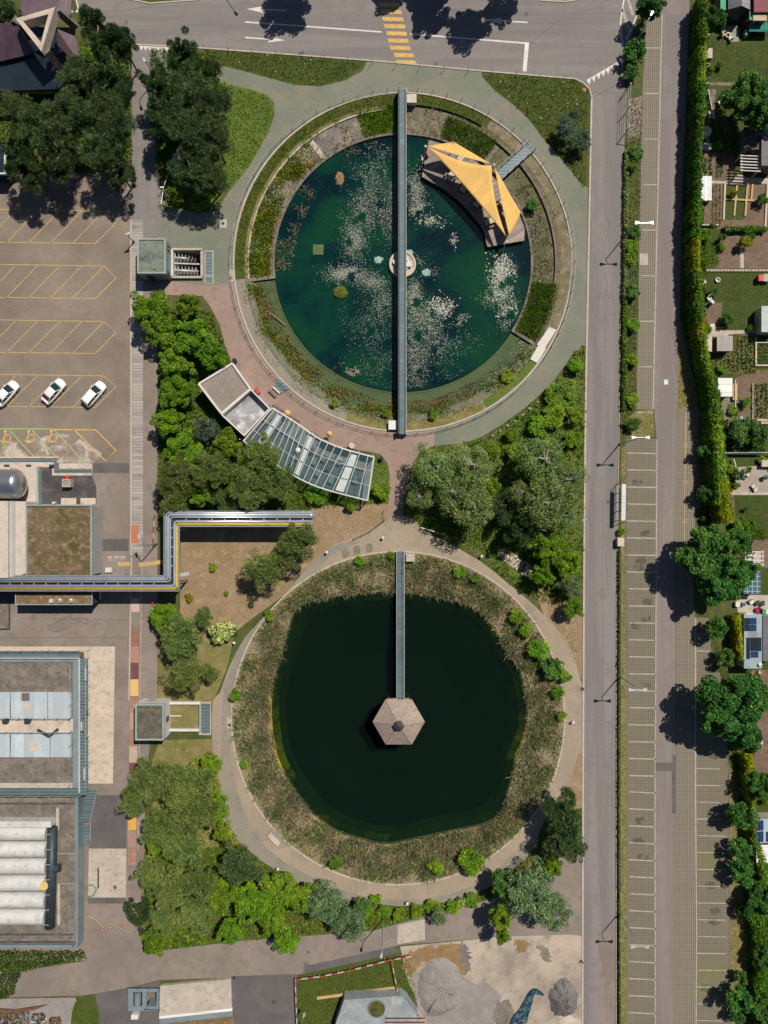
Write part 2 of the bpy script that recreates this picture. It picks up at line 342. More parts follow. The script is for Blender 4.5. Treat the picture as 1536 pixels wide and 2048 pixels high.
tube_m = M('white pipe', (0.54, 0.54, 0.51), (0.46, 0.465, 0.45), 0.35, (0.38, 0.38, 0.355), 0.9, grain=0.25, rough=0.6)
sail = lines('sail cloth', (0.68, 0.42, 0.115), (0.56, 0.34, 0.1), 0, 1.25, 0.05, rot=0.72, vary=0.12, noise_c=(0.58, 0.36, 0.11), rough=0.85)
purple = lines('purple roof sheet', (0.1, 0.06, 0.08), (0.06, 0.036, 0.05), 0, 0.6, 0.06, rough=0.5, rot=0.3, vary=0.35)
darkroof = M('dark membrane', (0.045, 0.042, 0.048), (0.08, 0.075, 0.08), 0.35, (0.11, 0.1, 0.09), 0.7, grain=0.3)
navy = M('dark glazing', (0.012, 0.02, 0.028), (0.02, 0.03, 0.04), 0.3, rough=0.15, grain=0.05, spec=0.5)
red = M('red lacquer', (0.5, 0.05, 0.045), (0.42, 0.05, 0.04), 2.0, rough=0.5)
maroon = lines('red roof tiles', (0.2, 0.03, 0.045), (0.09, 0.02, 0.03), 1, 0.35, 0.15, vary=0.3)
green_sheet = M('green sheet', (0.02, 0.3, 0.14), (0.03, 0.26, 0.13), 0.9, rough=0.6)
teal_net = M('teal net', (0.01, 0.18, 0.14), (0.02, 0.14, 0.12), 1.2)
slate = lines('slate roof', (0.13, 0.125, 0.14), (0.09, 0.085, 0.1), 1, 0.4, 0.12, vary=0.3)
blueroof = M('blue grey roof', (0.22, 0.28, 0.32), (0.28, 0.34, 0.37), 0.5, grain=0.2)
solar = lines('solar cells', (0.012, 0.035, 0.1), (0.06, 0.09, 0.15), 0, 0.5, 0.06, rough=0.2, grid=True, vary=0)
wroof = lines('white roof sheet', (0.68, 0.66, 0.64), (0.4, 0.39, 0.39), 1, 1.2, 0.06, vary=0.15, noise_c=(0.6, 0.58, 0.55))
brown_bed = M('channel slab', (0.28, 0.15, 0.1), (0.34, 0.2, 0.14), 0.8, (0.22, 0.13, 0.1), 2)
stone_wet = M('wet stone', (.17, .14, .11), (.24, .2, .16), 1.5, grain=.5)
stone = M('stone', (0.4, 0.34, 0.28), (0.3, 0.26, 0.22), 1.2, grain=0.4)
terrac = M('terracotta', (0.42, 0.16, 0.09), (0.36, 0.14, 0.08), 2)
bark = M('bark', (0.15, 0.115, 0.085), (0.22, 0.18, 0.14), 2.0)
bark_white = M('birch bark', (0.42, 0.39, 0.34), (0.3, 0.28, 0.25), 2.5)
black = M('black rubber', (0.012, 0.012, 0.013), rough=0.7, grain=0.1)
car_white = M('white car paint', (0.78, 0.77, 0.75), rough=0.25, grain=0.0, spec=0.6)
car_pearl = M('pale car paint', (0.7, 0.7, 0.69), rough=0.25, grain=0.0, spec=0.6)
car_glass = M('car glass', (0.01, 0.03, 0.035), rough=0.06, grain=0.0, spec=0.6)
lampm = M('lamp housing', (0.46, 0.48, 0.48), (0.54, 0.55, 0.54), 1.5, rough=0.4, metal=0.3, grain=0.05)
bed_deep = M('pond bed', (0.0015, 0.018, 0.026), (0.003, 0.045, 0.02), 0.1, (0.0015, 0.022, 0.024), 0.16, lo=0.46, hi=0.66, grain=0.2)
bed_shelf = M('algae shelf', (0.12, 0.128, 0.075), (0.16, 0.155, 0.095), 0.25, (0.075, 0.1, 0.07), 0.5, grain=0.5)
bed_low = M('dark pond bed', (0.0015, 0.012, 0.008), (0.002, 0.014, 0.009), 0.1, grain=0.1)
bank_algae = M('algae bank', (0.02, 0.03, 0.01), (0.34, 0.2, 0.012), 0.07, (0.05, 0.05, 0.012), 0.7, lo=0.54, hi=0.64, grain=0.4)
pad_m = leafmat('lily pad', [(0.0, (0.16, 0.2, 0.12)), (0.35, (0.34, 0.33, 0.27)), (0.75, (0.5, 0.45, 0.42)), (1.0, (0.6, 0.55, 0.53))], tr=0.0, rough=0.5, vary=0.2, gain=1.0)  # pale stops carry the sheen of the pads in their colour
pad_green = leafmat('green lily pad', [(0.0, (0.02, 0.1, 0.035)), (0.6, (0.08, 0.17, 0.08)), (1.0, (0.3, 0.33, 0.26))], tr=0.0, rough=0.5, gain=.9)
# ---------------------------------------------------------------- the ground and its surfaces
def rag(pts, amp=3.0, n=4, seed=1):
    r = random.Random(seed + len(pts) + int(pts[0][0])); return [(x + r.gauss(0, amp), y + r.gauss(0, amp)) for x, y in smooth(pts, n * 2)]

UC = (805.5, 524.5); LC = (796, 1436)
upit = [(346, 500), (401, 500), (401, 552), (346, 552)]
spit = [(266, 1984), (284, 1984), (284, 2020), (266, 2020)]
tpit = [(293, 1984), (313, 1984), (313, 2013), (293, 2013)]
G0 = [(-300, 300), (-300, -300), (300, -300), (300, 300)]
fill(G0, [poly(circ(*UC, 333, 128)), poly(circ(*LC, 331, 128)), poly(upit), poly(spit), poly(tpit)], 0).build('ground', meadow, kind='structure', recalc=False)

sheet('lawn', [(410, 98), (560, 108), (732, 125), (690, 160), (640, 172), (590, 170), (545, 158), (480, 140), (430, 128)], 1, lawn)
sheet('lawn', [(960, 145), (1150, 158), (1178, 180), (1172, 380), (1160, 365), (1110, 305), (1060, 240), (990, 180)], 1, lawn)
sheet('lawn', [(440, 166), (500, 178), (535, 190), (548, 215), (535, 265), (500, 330), (455, 385), (400, 425), (340, 415), (310, 300)], 1, lawn_bright)
sheet('lawn', [(752, 905), (775, 925), (780, 950), (778, 1010), (740, 1010), (735, 1000)], 1, lawn_bright)
sheet('lawn', [(595, 1950), (820, 1905), (838, 2100), (592, 2100)], 1, lawn)
sheet('dry_lawn', [(362, 1050), (560, 1050), (600, 1040), (630, 1012), (790, 1008), (782, 1040), (700, 1078), (640, 1122), (590, 1175), (500, 1240), (470, 1265), (400, 1285), (360, 1225)], 1, dry)
sheet('dry_lawn', [(316, 1290), (470, 1258), (456, 1330), (426, 1405), (316, 1405)], .7, dry_green); sheet('dry_lawn', [(320, 1480), (428, 1478), (445, 1580), (480, 1690), (330, 1700), (290, 1560)], 1, dry_green)
sheet('dry_lawn', [(1066, 1165), (1166, 1225), (1164, 1360), (1130, 1300), (1085, 1225)], 2, dry)
sheet('dry_lawn', [(1345, 640), (1362, 640), (1372, 700), (1392, 770), (1396, 820), (1352, 818)], 1, dry_green)
sheet('dry_lawn', [(1392, 800), (1410, 850), (1425, 1000), (1392, 1020)], 1, dry_green)
sheet('dry_lawn', [(1425, 1500), (1490, 1560), (1500, 2100), (1455, 2100), (1455, 1500)], 1, dry_green)
sheet('dry_lawn', [(1243, 900), (1258, 880), (1256, 2100), (1240, 2100)], 1, dry_green)
sheet('dry_lawn', [(1272, 822), (1306, 818), (1308, 872), (1252, 876), (1258, 830)], 2, dry_green)

lot = sheet('parking_lot', [(-300, 345), (264, 345), (264, 930), (-300, 930)], 2, asph_lot)
yard = sheet('yard', [(-300, 925), (264, 925), (315, 925), (315, 1395), (300, 1480), (290, 1600), (285, 1920), (-300, 1925)], 1, asph_yard)
sheet('yard', [(186, 926), (257, 926), (257, 1102), (200, 1102), (190, 1010)], 3, asph_yard)
sheet('yard', [(186, 926), (258, 926), (258, 946), (186, 946)], 4, asph_dark)
sheet('yard', [(200, 1078), (257, 1078), (257, 1102), (200, 1102)], 5, asph_dark)
sheet('yard', [(180, 1590), (254, 1590), (253, 1700), (178, 1700)], 3, asph_dark)
cp = sheet('concrete_yard', [(178, 1697), (253, 1697), (252, 1795), (176, 1795)], 4, conc)
sheet('yard', [(176, 1795), (252, 1795), (252, 1807), (176, 1807)], 5, asph_dark)
pad = sheet('concrete_yard', [(-300, 1293), (230, 1293), (226, 1567), (-300, 1567)], 3, conc_lt)
for k in range(9): stripe('joint', [(180, 1330 + 28 * k), (229, 1330 + 28 * k)], .6, 5, conc, pad)
alley = sheet('alley', [(264, 80), (340, 88), (330, 200), (312, 320), (330, 440), (314, 475), (264, 475)], 2, asph)
walk = sheet('pavement', [(264, 440), (286, 440), (286, 1110), (264, 1110)], 4, pavers)
sheet('pavement', [(286, 470), (334, 470), (334, 600), (316, 620), (315, 1115), (286, 1115)], 3, asph_yard)
for k, (y0, y1) in enumerate(((1115, 1400), (1400, 1690))): stripe('channel_edge', [(263, y0), (258, y1)], 2.5, 5, kerbm, yard)
stripe('channel_edge', [(262, 440), (262, 1110)], 3, 5, kerbm, lot)
stripe('channel_edge', [(284, 1110), (276, 1700)], 2, 5, pavers, yard)
m = MB()
rr = random.Random(4)
for k in range(9):
    x = rr.uniform(30, 250); y = rr.uniform(1228, 1275); p = [(x, y)]
    for q in range(4): p.append((p[-1][0] + rr.uniform(4, 14), p[-1][1] + rr.uniform(-9, 9)))
    strip(m, [W(*a) for a in p], 0.05, 5 * LV)
strip(m, [W(40, 1237), W(150, 1239), W(256, 1241)], .06, 5 * LV); strip(m, [W(0, 1275), W(256, 1275)], .06, 5 * LV)
m.build('tar_seam', asph_dark, yard, recalc=False)

top = sheet('road', [(-300, -300), (1300, -300), (1283, -40), (1266, 60), (1247, 140), (1252, 192), (1183, 192), (1179, 178), (1166, 165), (1150, 157), (960, 141), (760, 122), (560, 107), (410, 96), (270, 88), (158, 30), (140, -60), (-300, -60)], 3, asph_top)
kerb('kerb', [(270, 89), (410, 97), (560, 108), (760, 123), (960, 142), (1150, 158), (1166, 166), (1179, 179), (1182, 192)], 2.6, .1, kerbm, top)
kerb('kerb', [(256, -2), (300, 7), (400, 0)], 2.6, .1, kerbm, top)
sheet('traffic_island', [(252, -60), (256, -2), (300, 6), (400, -1), (402, -60)], 5, lawn)
def arrow(x0, y0, x1, y1):                              # lane arrow lying on the road
    a, b = Vector(W(x0, y0)), Vector(W(x1, y1)); d = (b - a).normalized(); n = Vector((-d.y, d.x)); z = 5 * LV; m = MB()
    strip(m, [a[:], (b - d * 1.2)[:]], .2, z); c = b - d * 2.6
    m.face([(*(b)[:], z + .001), (*(c + n * .5)[:], z + .001), (*(c + d * .25)[:], z + .001)]); m.face([(*(b)[:], z + .001), (*(c + d * .25)[:], z + .001), (*(c - n * .5)[:], z + .001)])
    m.build('lane_arrow', white, top, recalc=False)
arrow(573, 21, 493, 18); arrow(490, 75, 570, 81); arrow(1055, 45, 970, 40)
stripe('centre_line', [(490, 44), (763, 64)], 3, 5, white, top); stripe('centre_line', [(820, 68), (1058, 87)], 3, 5, white, top)
stripe('stop_line', [(1054, 85), (1049, 143)], 8, 6, white, top)
for k in range(9):
    y = 5 + 14.4 * k; x = 757 + 3.7 * k + (4 if k > 6 else 0)
    sheet('crossing_bar', [(x, y), (x + 42 - k * .3, y + 1), (x + 44 - k * .3, y + 9), (x + 2, y + 8)], 5, yellow, parent=top)
def teeth(p, q, n, sgn, h=9):
    for k in range(n):
        t = k / (n - 1); x = p[0] + (q[0] - p[0]) * t; y = p[1] + (q[1] - p[1]) * t
        sheet('give_way_tooth', [(x - 5, y), (x + 5, y - (q[1] - p[1]) * -10 / max(1, abs(q[0] - p[0]))), (x + 1, y + h * sgn)], 5, white, parent=top)
teeth((282, 91), (333, 94), 7, 1, 10); teeth((1178, 160), (1244, 122), 8, 1, 10); teeth((142, 26), (155, 25), 2, -1)
stripe('edge_line', [(148, -20), (158, 24)], 2.5, 5, white, top)
stripe('edge_line', [(1256, -40), (1246, 10), (1241, 45), (1243, 75), (1247, 90)], 2.5, 5, white, top); stripe('edge_line', [(1285, -20), (1272, 35), (1262, 60), (1252, 80)], 2.5, 5, white, top)
for a in ((1245, 18, 1258, 62), (1254, -6, 1266, 30)): stripe('hatching', [(a[0], a[1]), (a[2], a[3])], 6, 5, white_worn, top)
kerb('kerb', [(1080, 1), (1130, 4), (1150, 1), (1165, -12)], 2.6, .1, kerbm, top)

main = sheet('road', [(1184, 188), (1252, 188), (1246, 400), (1241, 600), (1236, 900), (1232, 1200), (1231, 1600), (1231, 2400), (1164, 2400), (1166, 1500), (1168, 1100), (1171, 800), (1177, 500)], 4, asph)
stripe('road_seam', [(1186, 196), (1248, 160)], 1, 5, asph_dark, main)
kerb('kerb', [(1183, 192), (1177, 500), (1171, 800), (1168, 1100), (1166, 1500), (1164, 2300)], 3.5, .1, kerbm, main)
kerb('kerb', [(1250, 300), (1246, 400), (1241, 600), (1237, 900), (1233, 1200), (1232, 1600), (1232, 2300)], 1.2, .12, conc, main)
sheet('road_patch', [(1196, 1860), (1231, 1858), (1231, 2300), (1198, 2300), (1198, 1960), (1207, 1935), (1197, 1905)], 6, asph_yard, parent=main)
sheet('road_patch', [(1230, 1704), (1243, 1704), (1243, 1784), (1230, 1784)], 6, asph_dark, parent=main)
r5 = random.Random(21); m = MB()
for k in range(26):
    p = [(r5.uniform(1172, 1228), r5.uniform(330, 2040))]; v = r5.random() < .6
    for q in range(r5.randint(2, 5)): p.append((p[-1][0] + (r5.gauss(0, 2.5) if v else r5.uniform(2, 9)), p[-1][1] + (r5.uniform(6, 16) if v else r5.gauss(0, 3))))
    strip(m, [W(min(max(a, 1170), 1230), b) for a, b in p], .035, 7 * LV)
for x, y0, y1 in ((1213, 300, 760), (1207, 1000, 1500), (1216, 1960, 2040), (1222, 1960, 2040)): strip(m, [W(x - (y0 - 300) * .004, y0), W(x - 2, (y0 + y1) / 2), W(x - 3, y1)], .03, 7 * LV)
m.build('crack', asph_dark, main, recalc=False)
m = MB()
for k in range(22):
    p = [(r5.uniform(380, 1150), r5.uniform(4, 84))]
    for q in range(3): p.append((p[-1][0] + r5.uniform(5, 20), p[-1][1] + r5.gauss(1, 3)))
    strip(m, [W(*a) for a in p], .035, 4.6 * LV)
strip(m, [W(160, 30), W(280, 16), W(420, 6)], .05, 4.6 * LV); strip(m, [W(1060, 86), W(1130, 30), W(1240, 6)], .04, 4.6 * LV); m.build('crack', asph_dark, top, recalc=False)
stain = M('oil stain', (.088, .078, .062), (.11, .098, .08), 1, worn=.7)
for k in range(17):
    x, y = (r5.uniform(1270, 1300), r5.uniform(900, 2040)) if k < 11 else (r5.uniform(1405, 1440), r5.uniform(1500, 2040)) if k < 17 else (r5.uniform(20, 200), r5.choice((450, 560, 670, 785)) + r5.uniform(-12, 12))
    sheet('oil_stain', rag([(x - 9, y - 5), (x + 8, y - 6), (x + 10, y + 5), (x - 8, y + 6)], 1.5), 4.2, stain)
lane = sheet('lane', [(1326, -200), (1322, 120), (1313, 500), (1306, 800), (1313, 876), (1313, 1200), (1310, 1600), (1311, 2300), (1346, 2300), (1346, 1700), (1352, 1500), (1351, 1250), (1347, 1100), (1350, 900), (1355, 800), (1360, 600), (1364, 400), (1375, 150), (1384, -200)], 3, asph2)
sheet('lane_patch', [(1311, 1525), (1345, 1525), (1345, 1510), (1352, 1510), (1352, 1627), (1344, 1627), (1344, 1542), (1311, 1542)], 5, asph_dark, parent=lane)
sheet('lane_patch', [(1322, 30), (1376, 30), (1368, 235), (1318, 237)], 4, asph, parent=lane)
sheet('lane_patch', [(1354, 238), (1363, 238), (1362, 262), (1353, 262)], 5, asph_dark, parent=lane)
sheet('lane_patch', [(1328, 759), (1336, 759), (1336, 769), (1328, 769)], 5, steel, parent=lane)
g1 = sheet('parking_bays', [(1294, 20), (1324, 20), (1313, 500), (1306, 818), (1273, 818), (1277, 600), (1280, 400), (1284, 200)], 2, grid)
stripe('bay_edge', [(1324, 28), (1313, 500), (1306, 818)], 2.6, 5, white_worn, g1)
for k in range(9):
    y = 96 + 92 * k - k * .9; xr = 1322 - (y - 96) * .0225; stripe('bay_line', [(1292 - (y - 96) * .022, y), (xr, y)], 2.2, 5, white_worn, g1)
sheet('manhole_slab', [(1279, 507), (1296, 507), (1296, 530), (1279, 530)], 6, conc, parent=g1)
g2 = sheet('parking_bays', [(1252, 878), (1314, 878), (1314, 1200), (1311, 1600), (1312, 2300), (1256, 2300), (1252, 1500), (1250, 1200), (1248, 1000)], 2, grid2)
stripe('bay_edge', [(1314, 879), (1312, 1200), (1310, 1600), (1311, 2300)], 2.2, 5, white_worn, g2)
for k in range(35):
    y = 906 + 33.95 * k; stripe('bay_line', [(1254 if k < 8 else 1258, y + (0 if k < 20 else -1.5)), (1311.5, y + 1)], 2.4, 5, white_worn, g2)
g3 = sheet('parking_bays', [(1355, 818), (1394, 820), (1392, 1020), (1384, 1110), (1390, 1250), (1391, 2300), (1346, 2300), (1346, 1700), (1353, 1500), (1352, 1250), (1347, 1100), (1350, 900)], 2, grid)
stripe('bay_edge', [(1372, 824), (1369, 1000), (1369, 1090)], 1.5, 5, yellow_lot, g3)
for y in (890, 966, 1042):
    for a, b in (((1366, y - 4), (1376, y + 4)), ((1366, y + 4), (1376, y - 4))): stripe('cross_mark', [a, b], 1.2, 6, yellow_lot, g3)
g4 = sheet('parking_bays', [(1391, 1235), (1418, 1235), (1424, 1345), (1440, 1345), (1456, 1500), (1460, 1700), (1460, 2300), (1391, 2300), (1391, 1600)], 3, grid2)
stripe('bay_edge', [(1391, 1235), (1391, 1600), (1393, 1850), (1391, 2300)], 2.4, 5, white_worn, g4)
for k in range(31):
    y = 1268 + 33.6 * k
    if k in (0, 1) or k > 7: stripe('bay_line', [(1393, y), (1425 if k < 3 else 1440 if k < 12 else 1452, y + 1)], 1.8, 5, white_worn, g4)
for y in (1710, 1965, 1928): sheet('moss_patch', [(1394, y), (1456, y), (1456, y + 30), (1394, y + 30)], 4, grid_green, parent=g4)
kerb('kerb', [(1456, 1500), (1461, 1700), (1461, 2200)], 1.2, .05, conc_dk, g4); kerb('kerb', [(1394, 822), (1392, 1020)], 1.2, .05, conc_dk, g3)

sheet('path', [(425, 128), (480, 140), (545, 158), (590, 170), (640, 173), (690, 161), (725, 142), (733, 124), (770, 122), (962, 142), (966, 156), (990, 182), (1030, 212), (1060, 242), (1085, 276), (1112, 306), (1142, 342), (1160, 366), (1176, 376), (1173, 690), (1148, 704), (1132, 728), (1102, 768), (1052, 814), (1002, 850), (962, 874), (930, 886), (868, 892), (805, 880), (600, 830), (440, 600), (420, 572), (330, 562), (318, 550), (318, 427), (345, 416), (400, 426), (435, 420), (456, 386), (500, 331), (536, 266), (549, 230), (548, 206), (535, 190), (500, 178), (470, 172), (440, 165)], 2, gravel, [circ(*UC, 337, 128), upit])
rim = [p for p in circ(*UC, 340, 60, 187, 281)]
pk = sheet('paved_terrace', rim + [(868, 892), (842, 900), (826, 925), (816, 960), (808, 1000), (806, 1034), (774, 1034), (778, 990), (780, 950), (775, 925), (760, 908), (745, 905), (640, 885), (545, 825), (490, 770), (465, 728), (450, 690), (440, 650), (420, 612), (404, 592), (330, 590), (330, 562), (420, 572)], 4, pink)
lowp = [(782, 1030), (770, 1045), (700, 1076), (655, 1100), (635, 1125), (600, 1172), (560, 1212), (520, 1245), (490, 1275), (458, 1335), (440, 1385), (425, 1405), (424, 1480), (430, 1520), (440, 1570), (452, 1630), (480, 1680), (520, 1715), (560, 1742), (610, 1768), (650, 1787), (720, 1803), (800, 1812), (880, 1803), (950, 1784), (1010, 1748), (1060, 1703), (1080, 1660), (1105, 1610), (1132, 1580), (1167, 1555), (1168, 1400), (1160, 1355), (1146, 1310), (1126, 1272), (1090, 1232), (1060, 1203), (1015, 1166), (960, 1122), (880, 1077), (850, 1062), (830, 1042), (806, 1030)]
sheet('path', lowp, 3, gravel_warm, [circ(*LC, 334, 128)], sm=2)
sheet('path', [(640, 1110), (700, 1083), (720, 1085), (660, 1112), (600, 1180), (500, 1290), (470, 1400), (462, 1520), (500, 1650), (570, 1725), (700, 1785), (800, 1800), (900, 1788), (990, 1745), (1060, 1670), (1075, 1690), (1010, 1752), (940, 1792), (860, 1808), (740, 1808), (640, 1785), (560, 1745), (480, 1685), (440, 1600), (444, 1480), (446, 1390), (480, 1290), (560, 1200)], 4, gravel_mix, [circ(*LC, 334.5, 128)], sm=2)
sheet('dry_lawn', [(1163, 1505), (1150, 1530), (1136, 1580), (1120, 1610), (1164, 1615)], 5, dry, sm=2)
sheet('concrete_yard', [(994, 1110), (1008, 1094), (1066, 1133), (1062, 1162), (1030, 1138)], 4, conc_lt)
for x, y in ((690, 1107), (713, 1101), (738, 1097)): sheet('path_stain', smooth([(x - 6, y - 7), (x + 5, y - 9), (x + 7, y + 5), (x - 4, y + 8)], 4), 5, mud)
acc = sheet('road', [(-300, 1950), (45, 1941), (172, 1922), (182, 1905), (290, 1905), (480, 1882), (745, 1862), (850, 1832), (1010, 1792), (1120, 1716), (1167, 1690), (1167, 1872), (1140, 1869), (1010, 1873), (800, 1890), (620, 1930), (610, 1946), (593, 1950), (592, 2300), (465, 2300), (460, 1955), (320, 1960), (255, 1976), (190, 1987), (165, 1991), (-300, 2002)], 2, asph_yard)
sheet('road_patch', [(461, 1952), (593, 1948), (592, 2300), (465, 2300)], 4, asph_dark, parent=acc)
sheet('road_patch', [(190, 1987), (255, 1976), (320, 1962), (320, 2300), (150, 2300), (200, 2030)], 4, asph_dark, [spit, tpit], parent=acc)
sheet('road_patch', [(610, 1925), (620, 1930), (790, 1892), (795, 1905), (620, 1945), (605, 1945)], 5, asph_dark, parent=acc)
sheet('concrete_yard', [(795, 1850), (850, 1838), (850, 1880), (795, 1888)], 4, conc)
sy = sheet('sand_yard', [(800, 1893), (1010, 1873), (1140, 1869), (1165, 1872), (1164, 2300), (838, 2300), (834, 2000), (815, 1960)], 3, sand)
sheet('wet_patch', rag([(812, 1908), (860, 1896), (920, 1890), (938, 1920), (936, 1945), (910, 1948), (880, 1925), (840, 1925), (826, 1950), (812, 1940)], 3), 5, sand_wet, parent=sy)
sheet('wet_patch', rag([(922, 1888), (934, 1893), (940, 1925), (930, 1950), (924, 1920)], 3), 6, ash_dk, parent=sy)
sheet('wet_patch', rag([(1028, 1880), (1050, 1878), (1056, 1895), (1042, 1905), (1030, 1895)], 3), 5, sand_wet, parent=sy)
sheet('wet_patch', rag([(1076, 1890), (1090, 1895), (1102, 1915), (1094, 1925), (1080, 1905)], 3), 5, mud, parent=sy)
sheet('track_mark', rag([(830, 1955), (940, 1960), (1000, 1990), (985, 2048), (900, 2060), (850, 2040)], 3), 4, ash, parent=sy)
sheet('track_mark', rag([(990, 2012), (1018, 2005), (1026, 2050), (990, 2060)], 3), 5, conc_dk, parent=sy)
sheet('gravel_lot', [(-300, 2003), (150, 1995), (175, 2040), (170, 2300), (-300, 2300)], 3, ash)
sheet('planting_bed', smooth([(150, 2005), (178, 1996), (192, 2015), (196, 2060), (145, 2060)], 3), 5, lawn)
# parking lot markings
for y0, y1, yr in ((420, 486, 446), (530, 596, 556), (641, 706, 665), (750, 814, 773)):
    stripe('bay_edge', [(-60, y0 - 2), (208, y0 + 2)], 1.6, 5, yellow_lot, lot); stripe('bay_edge', [(-60, y1 - 2), (191, y1 + 1)], 1.6, 5, yellow_lot, lot)
    stripe('bay_edge', [(208, y0 + 2), (232, yr), (191, y1 + 1)], 1.8, 6, yellow_lot, lot)
    for k in range(6):
        x = 208 - 44.5 * k; stripe('bay_line', [(x, y0 + 2), (x - 62, y1)], 1.5, 5, yellow_lot, lot)
sheet('worn_patch', rag([(-120, 885), (60, 880), (110, 868), (150, 875), (196, 900), (190, 924), (120, 926), (-120, 914)], 2), 4, M('worn pale asphalt', (.5, .42, .36), (.4, .33, .27), .8, worn=.45), parent=lot)
stripe('bay_edge', [(-60, 857), (105, 858)], 2, 6, green_paint, lot); stripe('bay_edge', [(105, 859), (192, 860), (232, 901), (211, 922), (149, 860)], 2.2, 7, yellow, lot)
for x in (-20, 18, 63, 108): stripe('bay_line', [(x, 859), (x + 60, 924)], 2, 6, green_paint, lot)
for x in (12, 59, 104):                                # wheelchair signs painted on the bays
    m = MB(); z = 8 * LV
    strip(m, [W(x - 3, 862), W(x - 1, 868), W(x - 3, 874), W(x - 6, 882)], .2, z); strip(m, [W(x - 1, 870), W(x + 7, 868), W(x + 10, 876), W(x + 7, 883), W(x - 2, 885)], .17, z + .001)
    strip(m, [W(x - 7, 884), W(x + 2, 882)], .2, z + .002); c = W(x - 1, 862); m.face([(c[0] + .22 * math.cos(a), c[1] + .22 * math.sin(a), z + .003) for a in [i * math.pi / 5 for i in range(10)]])
    m.build('wheelchair_sign', yellow, lot, recalc=False)
sheet('hatch_paint', [(236, 1124), (260, 1124), (260, 1132), (236, 1132)], 5, yellow_lot, parent=yard); sheet('hatch_paint', [(277, 1126), (330, 1119), (330, 1127), (278, 1134)], 5, yellow_lot, parent=yard)
for x in (206, 220, 233, 246): sheet('drain_slab', [(x - 5, 1112), (x + 5, 1112), (x + 5, 1122), (x - 5, 1122)], 5, brown_bed if x == 206 else pavers, parent=yard)
# coloured slabs over the channel
slabs = [(1050, 1086, terrac, 'terracotta'), (1196, 1224, M('pink slab', (.5, .34, .3), (.45, .3, .27), 1), 'pale pink'), (1258, 1292, M('rust slab', (.27, .13, .085), (.2, .1, .07), 1.5), 'rust brown'), (1293, 1325, M('rose slab', (.36, .19, .15), (.32, .17, .13), 1), 'dusty rose'), (1326, 1358, M('maroon slab', (.15, .06, .06), (.12, .05, .05), 1), 'dark maroon'), (1359, 1392, M('orange slab', (.62, .38, .14), (.57, .36, .14), 1), 'amber yellow'), (1393, 1425, brown_bed, 'mid brown'), (1426, 1458, M('salmon slab', (.4, .25, .2), (.36, .22, .18), 1), 'salmon'), (1459, 1492, M('brick slab', (.3, .16, .12), (.26, .14, .1), 1), 'brick red'), (1493, 1525, M('sandy slab', (.4, .32, .26), (.36, .28, .22), 1), 'sand coloured'), (1526, 1548, M('wine slab', (.17, .06, .07), (.13, .05, .055), 1), 'wine red'), (1628, 1660, M('mustard slab', (.6, .33, .06), (.52, .28, .05), 1), 'mustard yellow'), (1662, 1695, M('dull rose slab', (.32, .2, .17), (.28, .17, .14), 1), 'dull rose'), (1697, 1730, brown_bed, 'stained brown')]
for y0, y1, mt, nm in slabs:
    sx = 271 - (y0 - 1200) * .015 if y0 > 1100 else 270
    MB().pbox(sx - 8, y0, sx + 8, y1, -.02, .035).build('channel_slab', mt, label=f'{nm} slab over the drain channel in the yard', cat='slab', group='coloured slabs over the drain channel')

# ---------------------------------------------------------------- upper pond
ub = MB(); ub.ring(UC, 40, 257, 0, 360, -3.4, -2.2, 96); ub.ring(UC, 0, 40, 0, 360, -3.4, -3.4, 32); ub.ring(UC, 257, 259, 0, 360, -2.2, -.9, 96)
ub.build('pond_bed', bed_deep, kind='structure', sm=True, recalc=False)
m = MB(); m.ring(UC, 258.5, 262, 186, 329, -.56, -.56, 80); m.ring(UC, 262, 300, 186, 329, -.62, -.56, 80, ); m.ring(UC, 300, 318, 186, 329, -.56, .02, 80); m.ring(UC, 318, 337, 186, 329, .02, .05, 80)
m.build('pond_shelf', bed_shelf, kind='structure', recalc=False)
def uring(name, r0, r1, a0, a1, z0, z1, mt, n=60): return MB().ring(UC, r0, r1, a0, a1, z0, z1, n).build(name, mt, kind='structure', recalc=False)
uring('pond_rim', 316, 337, -31, 186, .02, .05, lawn); uring('pond_rim', 317, 337, 186, 329, .03, .06, gravel_mix); MB().ring(UC, 308, 311, 96, 186, -.12, -.12, 60, wall=.3).build('inner_kerb', conc, label='narrow stone line between rim grass and the western marsh', cat='kerb'); uring('pond_rim', 309, 316.5, 96, 186, -.2, .02, dry_green); MB().ring(UC, 314.5, 317.5, 187, 300, .09, .09, 60, wall=.5).build('inner_kerb', conc_dk, label='low stone line between algae shelf and the south western rim', cat='kerb'); uring('pond_rim', 318, 336, 300, 329, .035, .065, lawn_bright)
uring('pond_rim', 318, 336, 250, 299, .035, .062, dry_green)
uring('marsh', 261, 309, 127, 186, -.42, -.36, mud); uring('marsh', 261, 309, 107, 127, -.42, -.36, M('muddy pool', (.17, .14, .125), (.1, .09, .08), .5, (.26, .2, .13), .6, grain=.5, rough=.5)); MB().ring(UC, 262, 306, 126, 128, -.3, -.28, 4).build('marsh_path', conc, kind='structure', recalc=False); uring('marsh', 261, 309, 91, 107, -.4, -.36, lawn_bright)
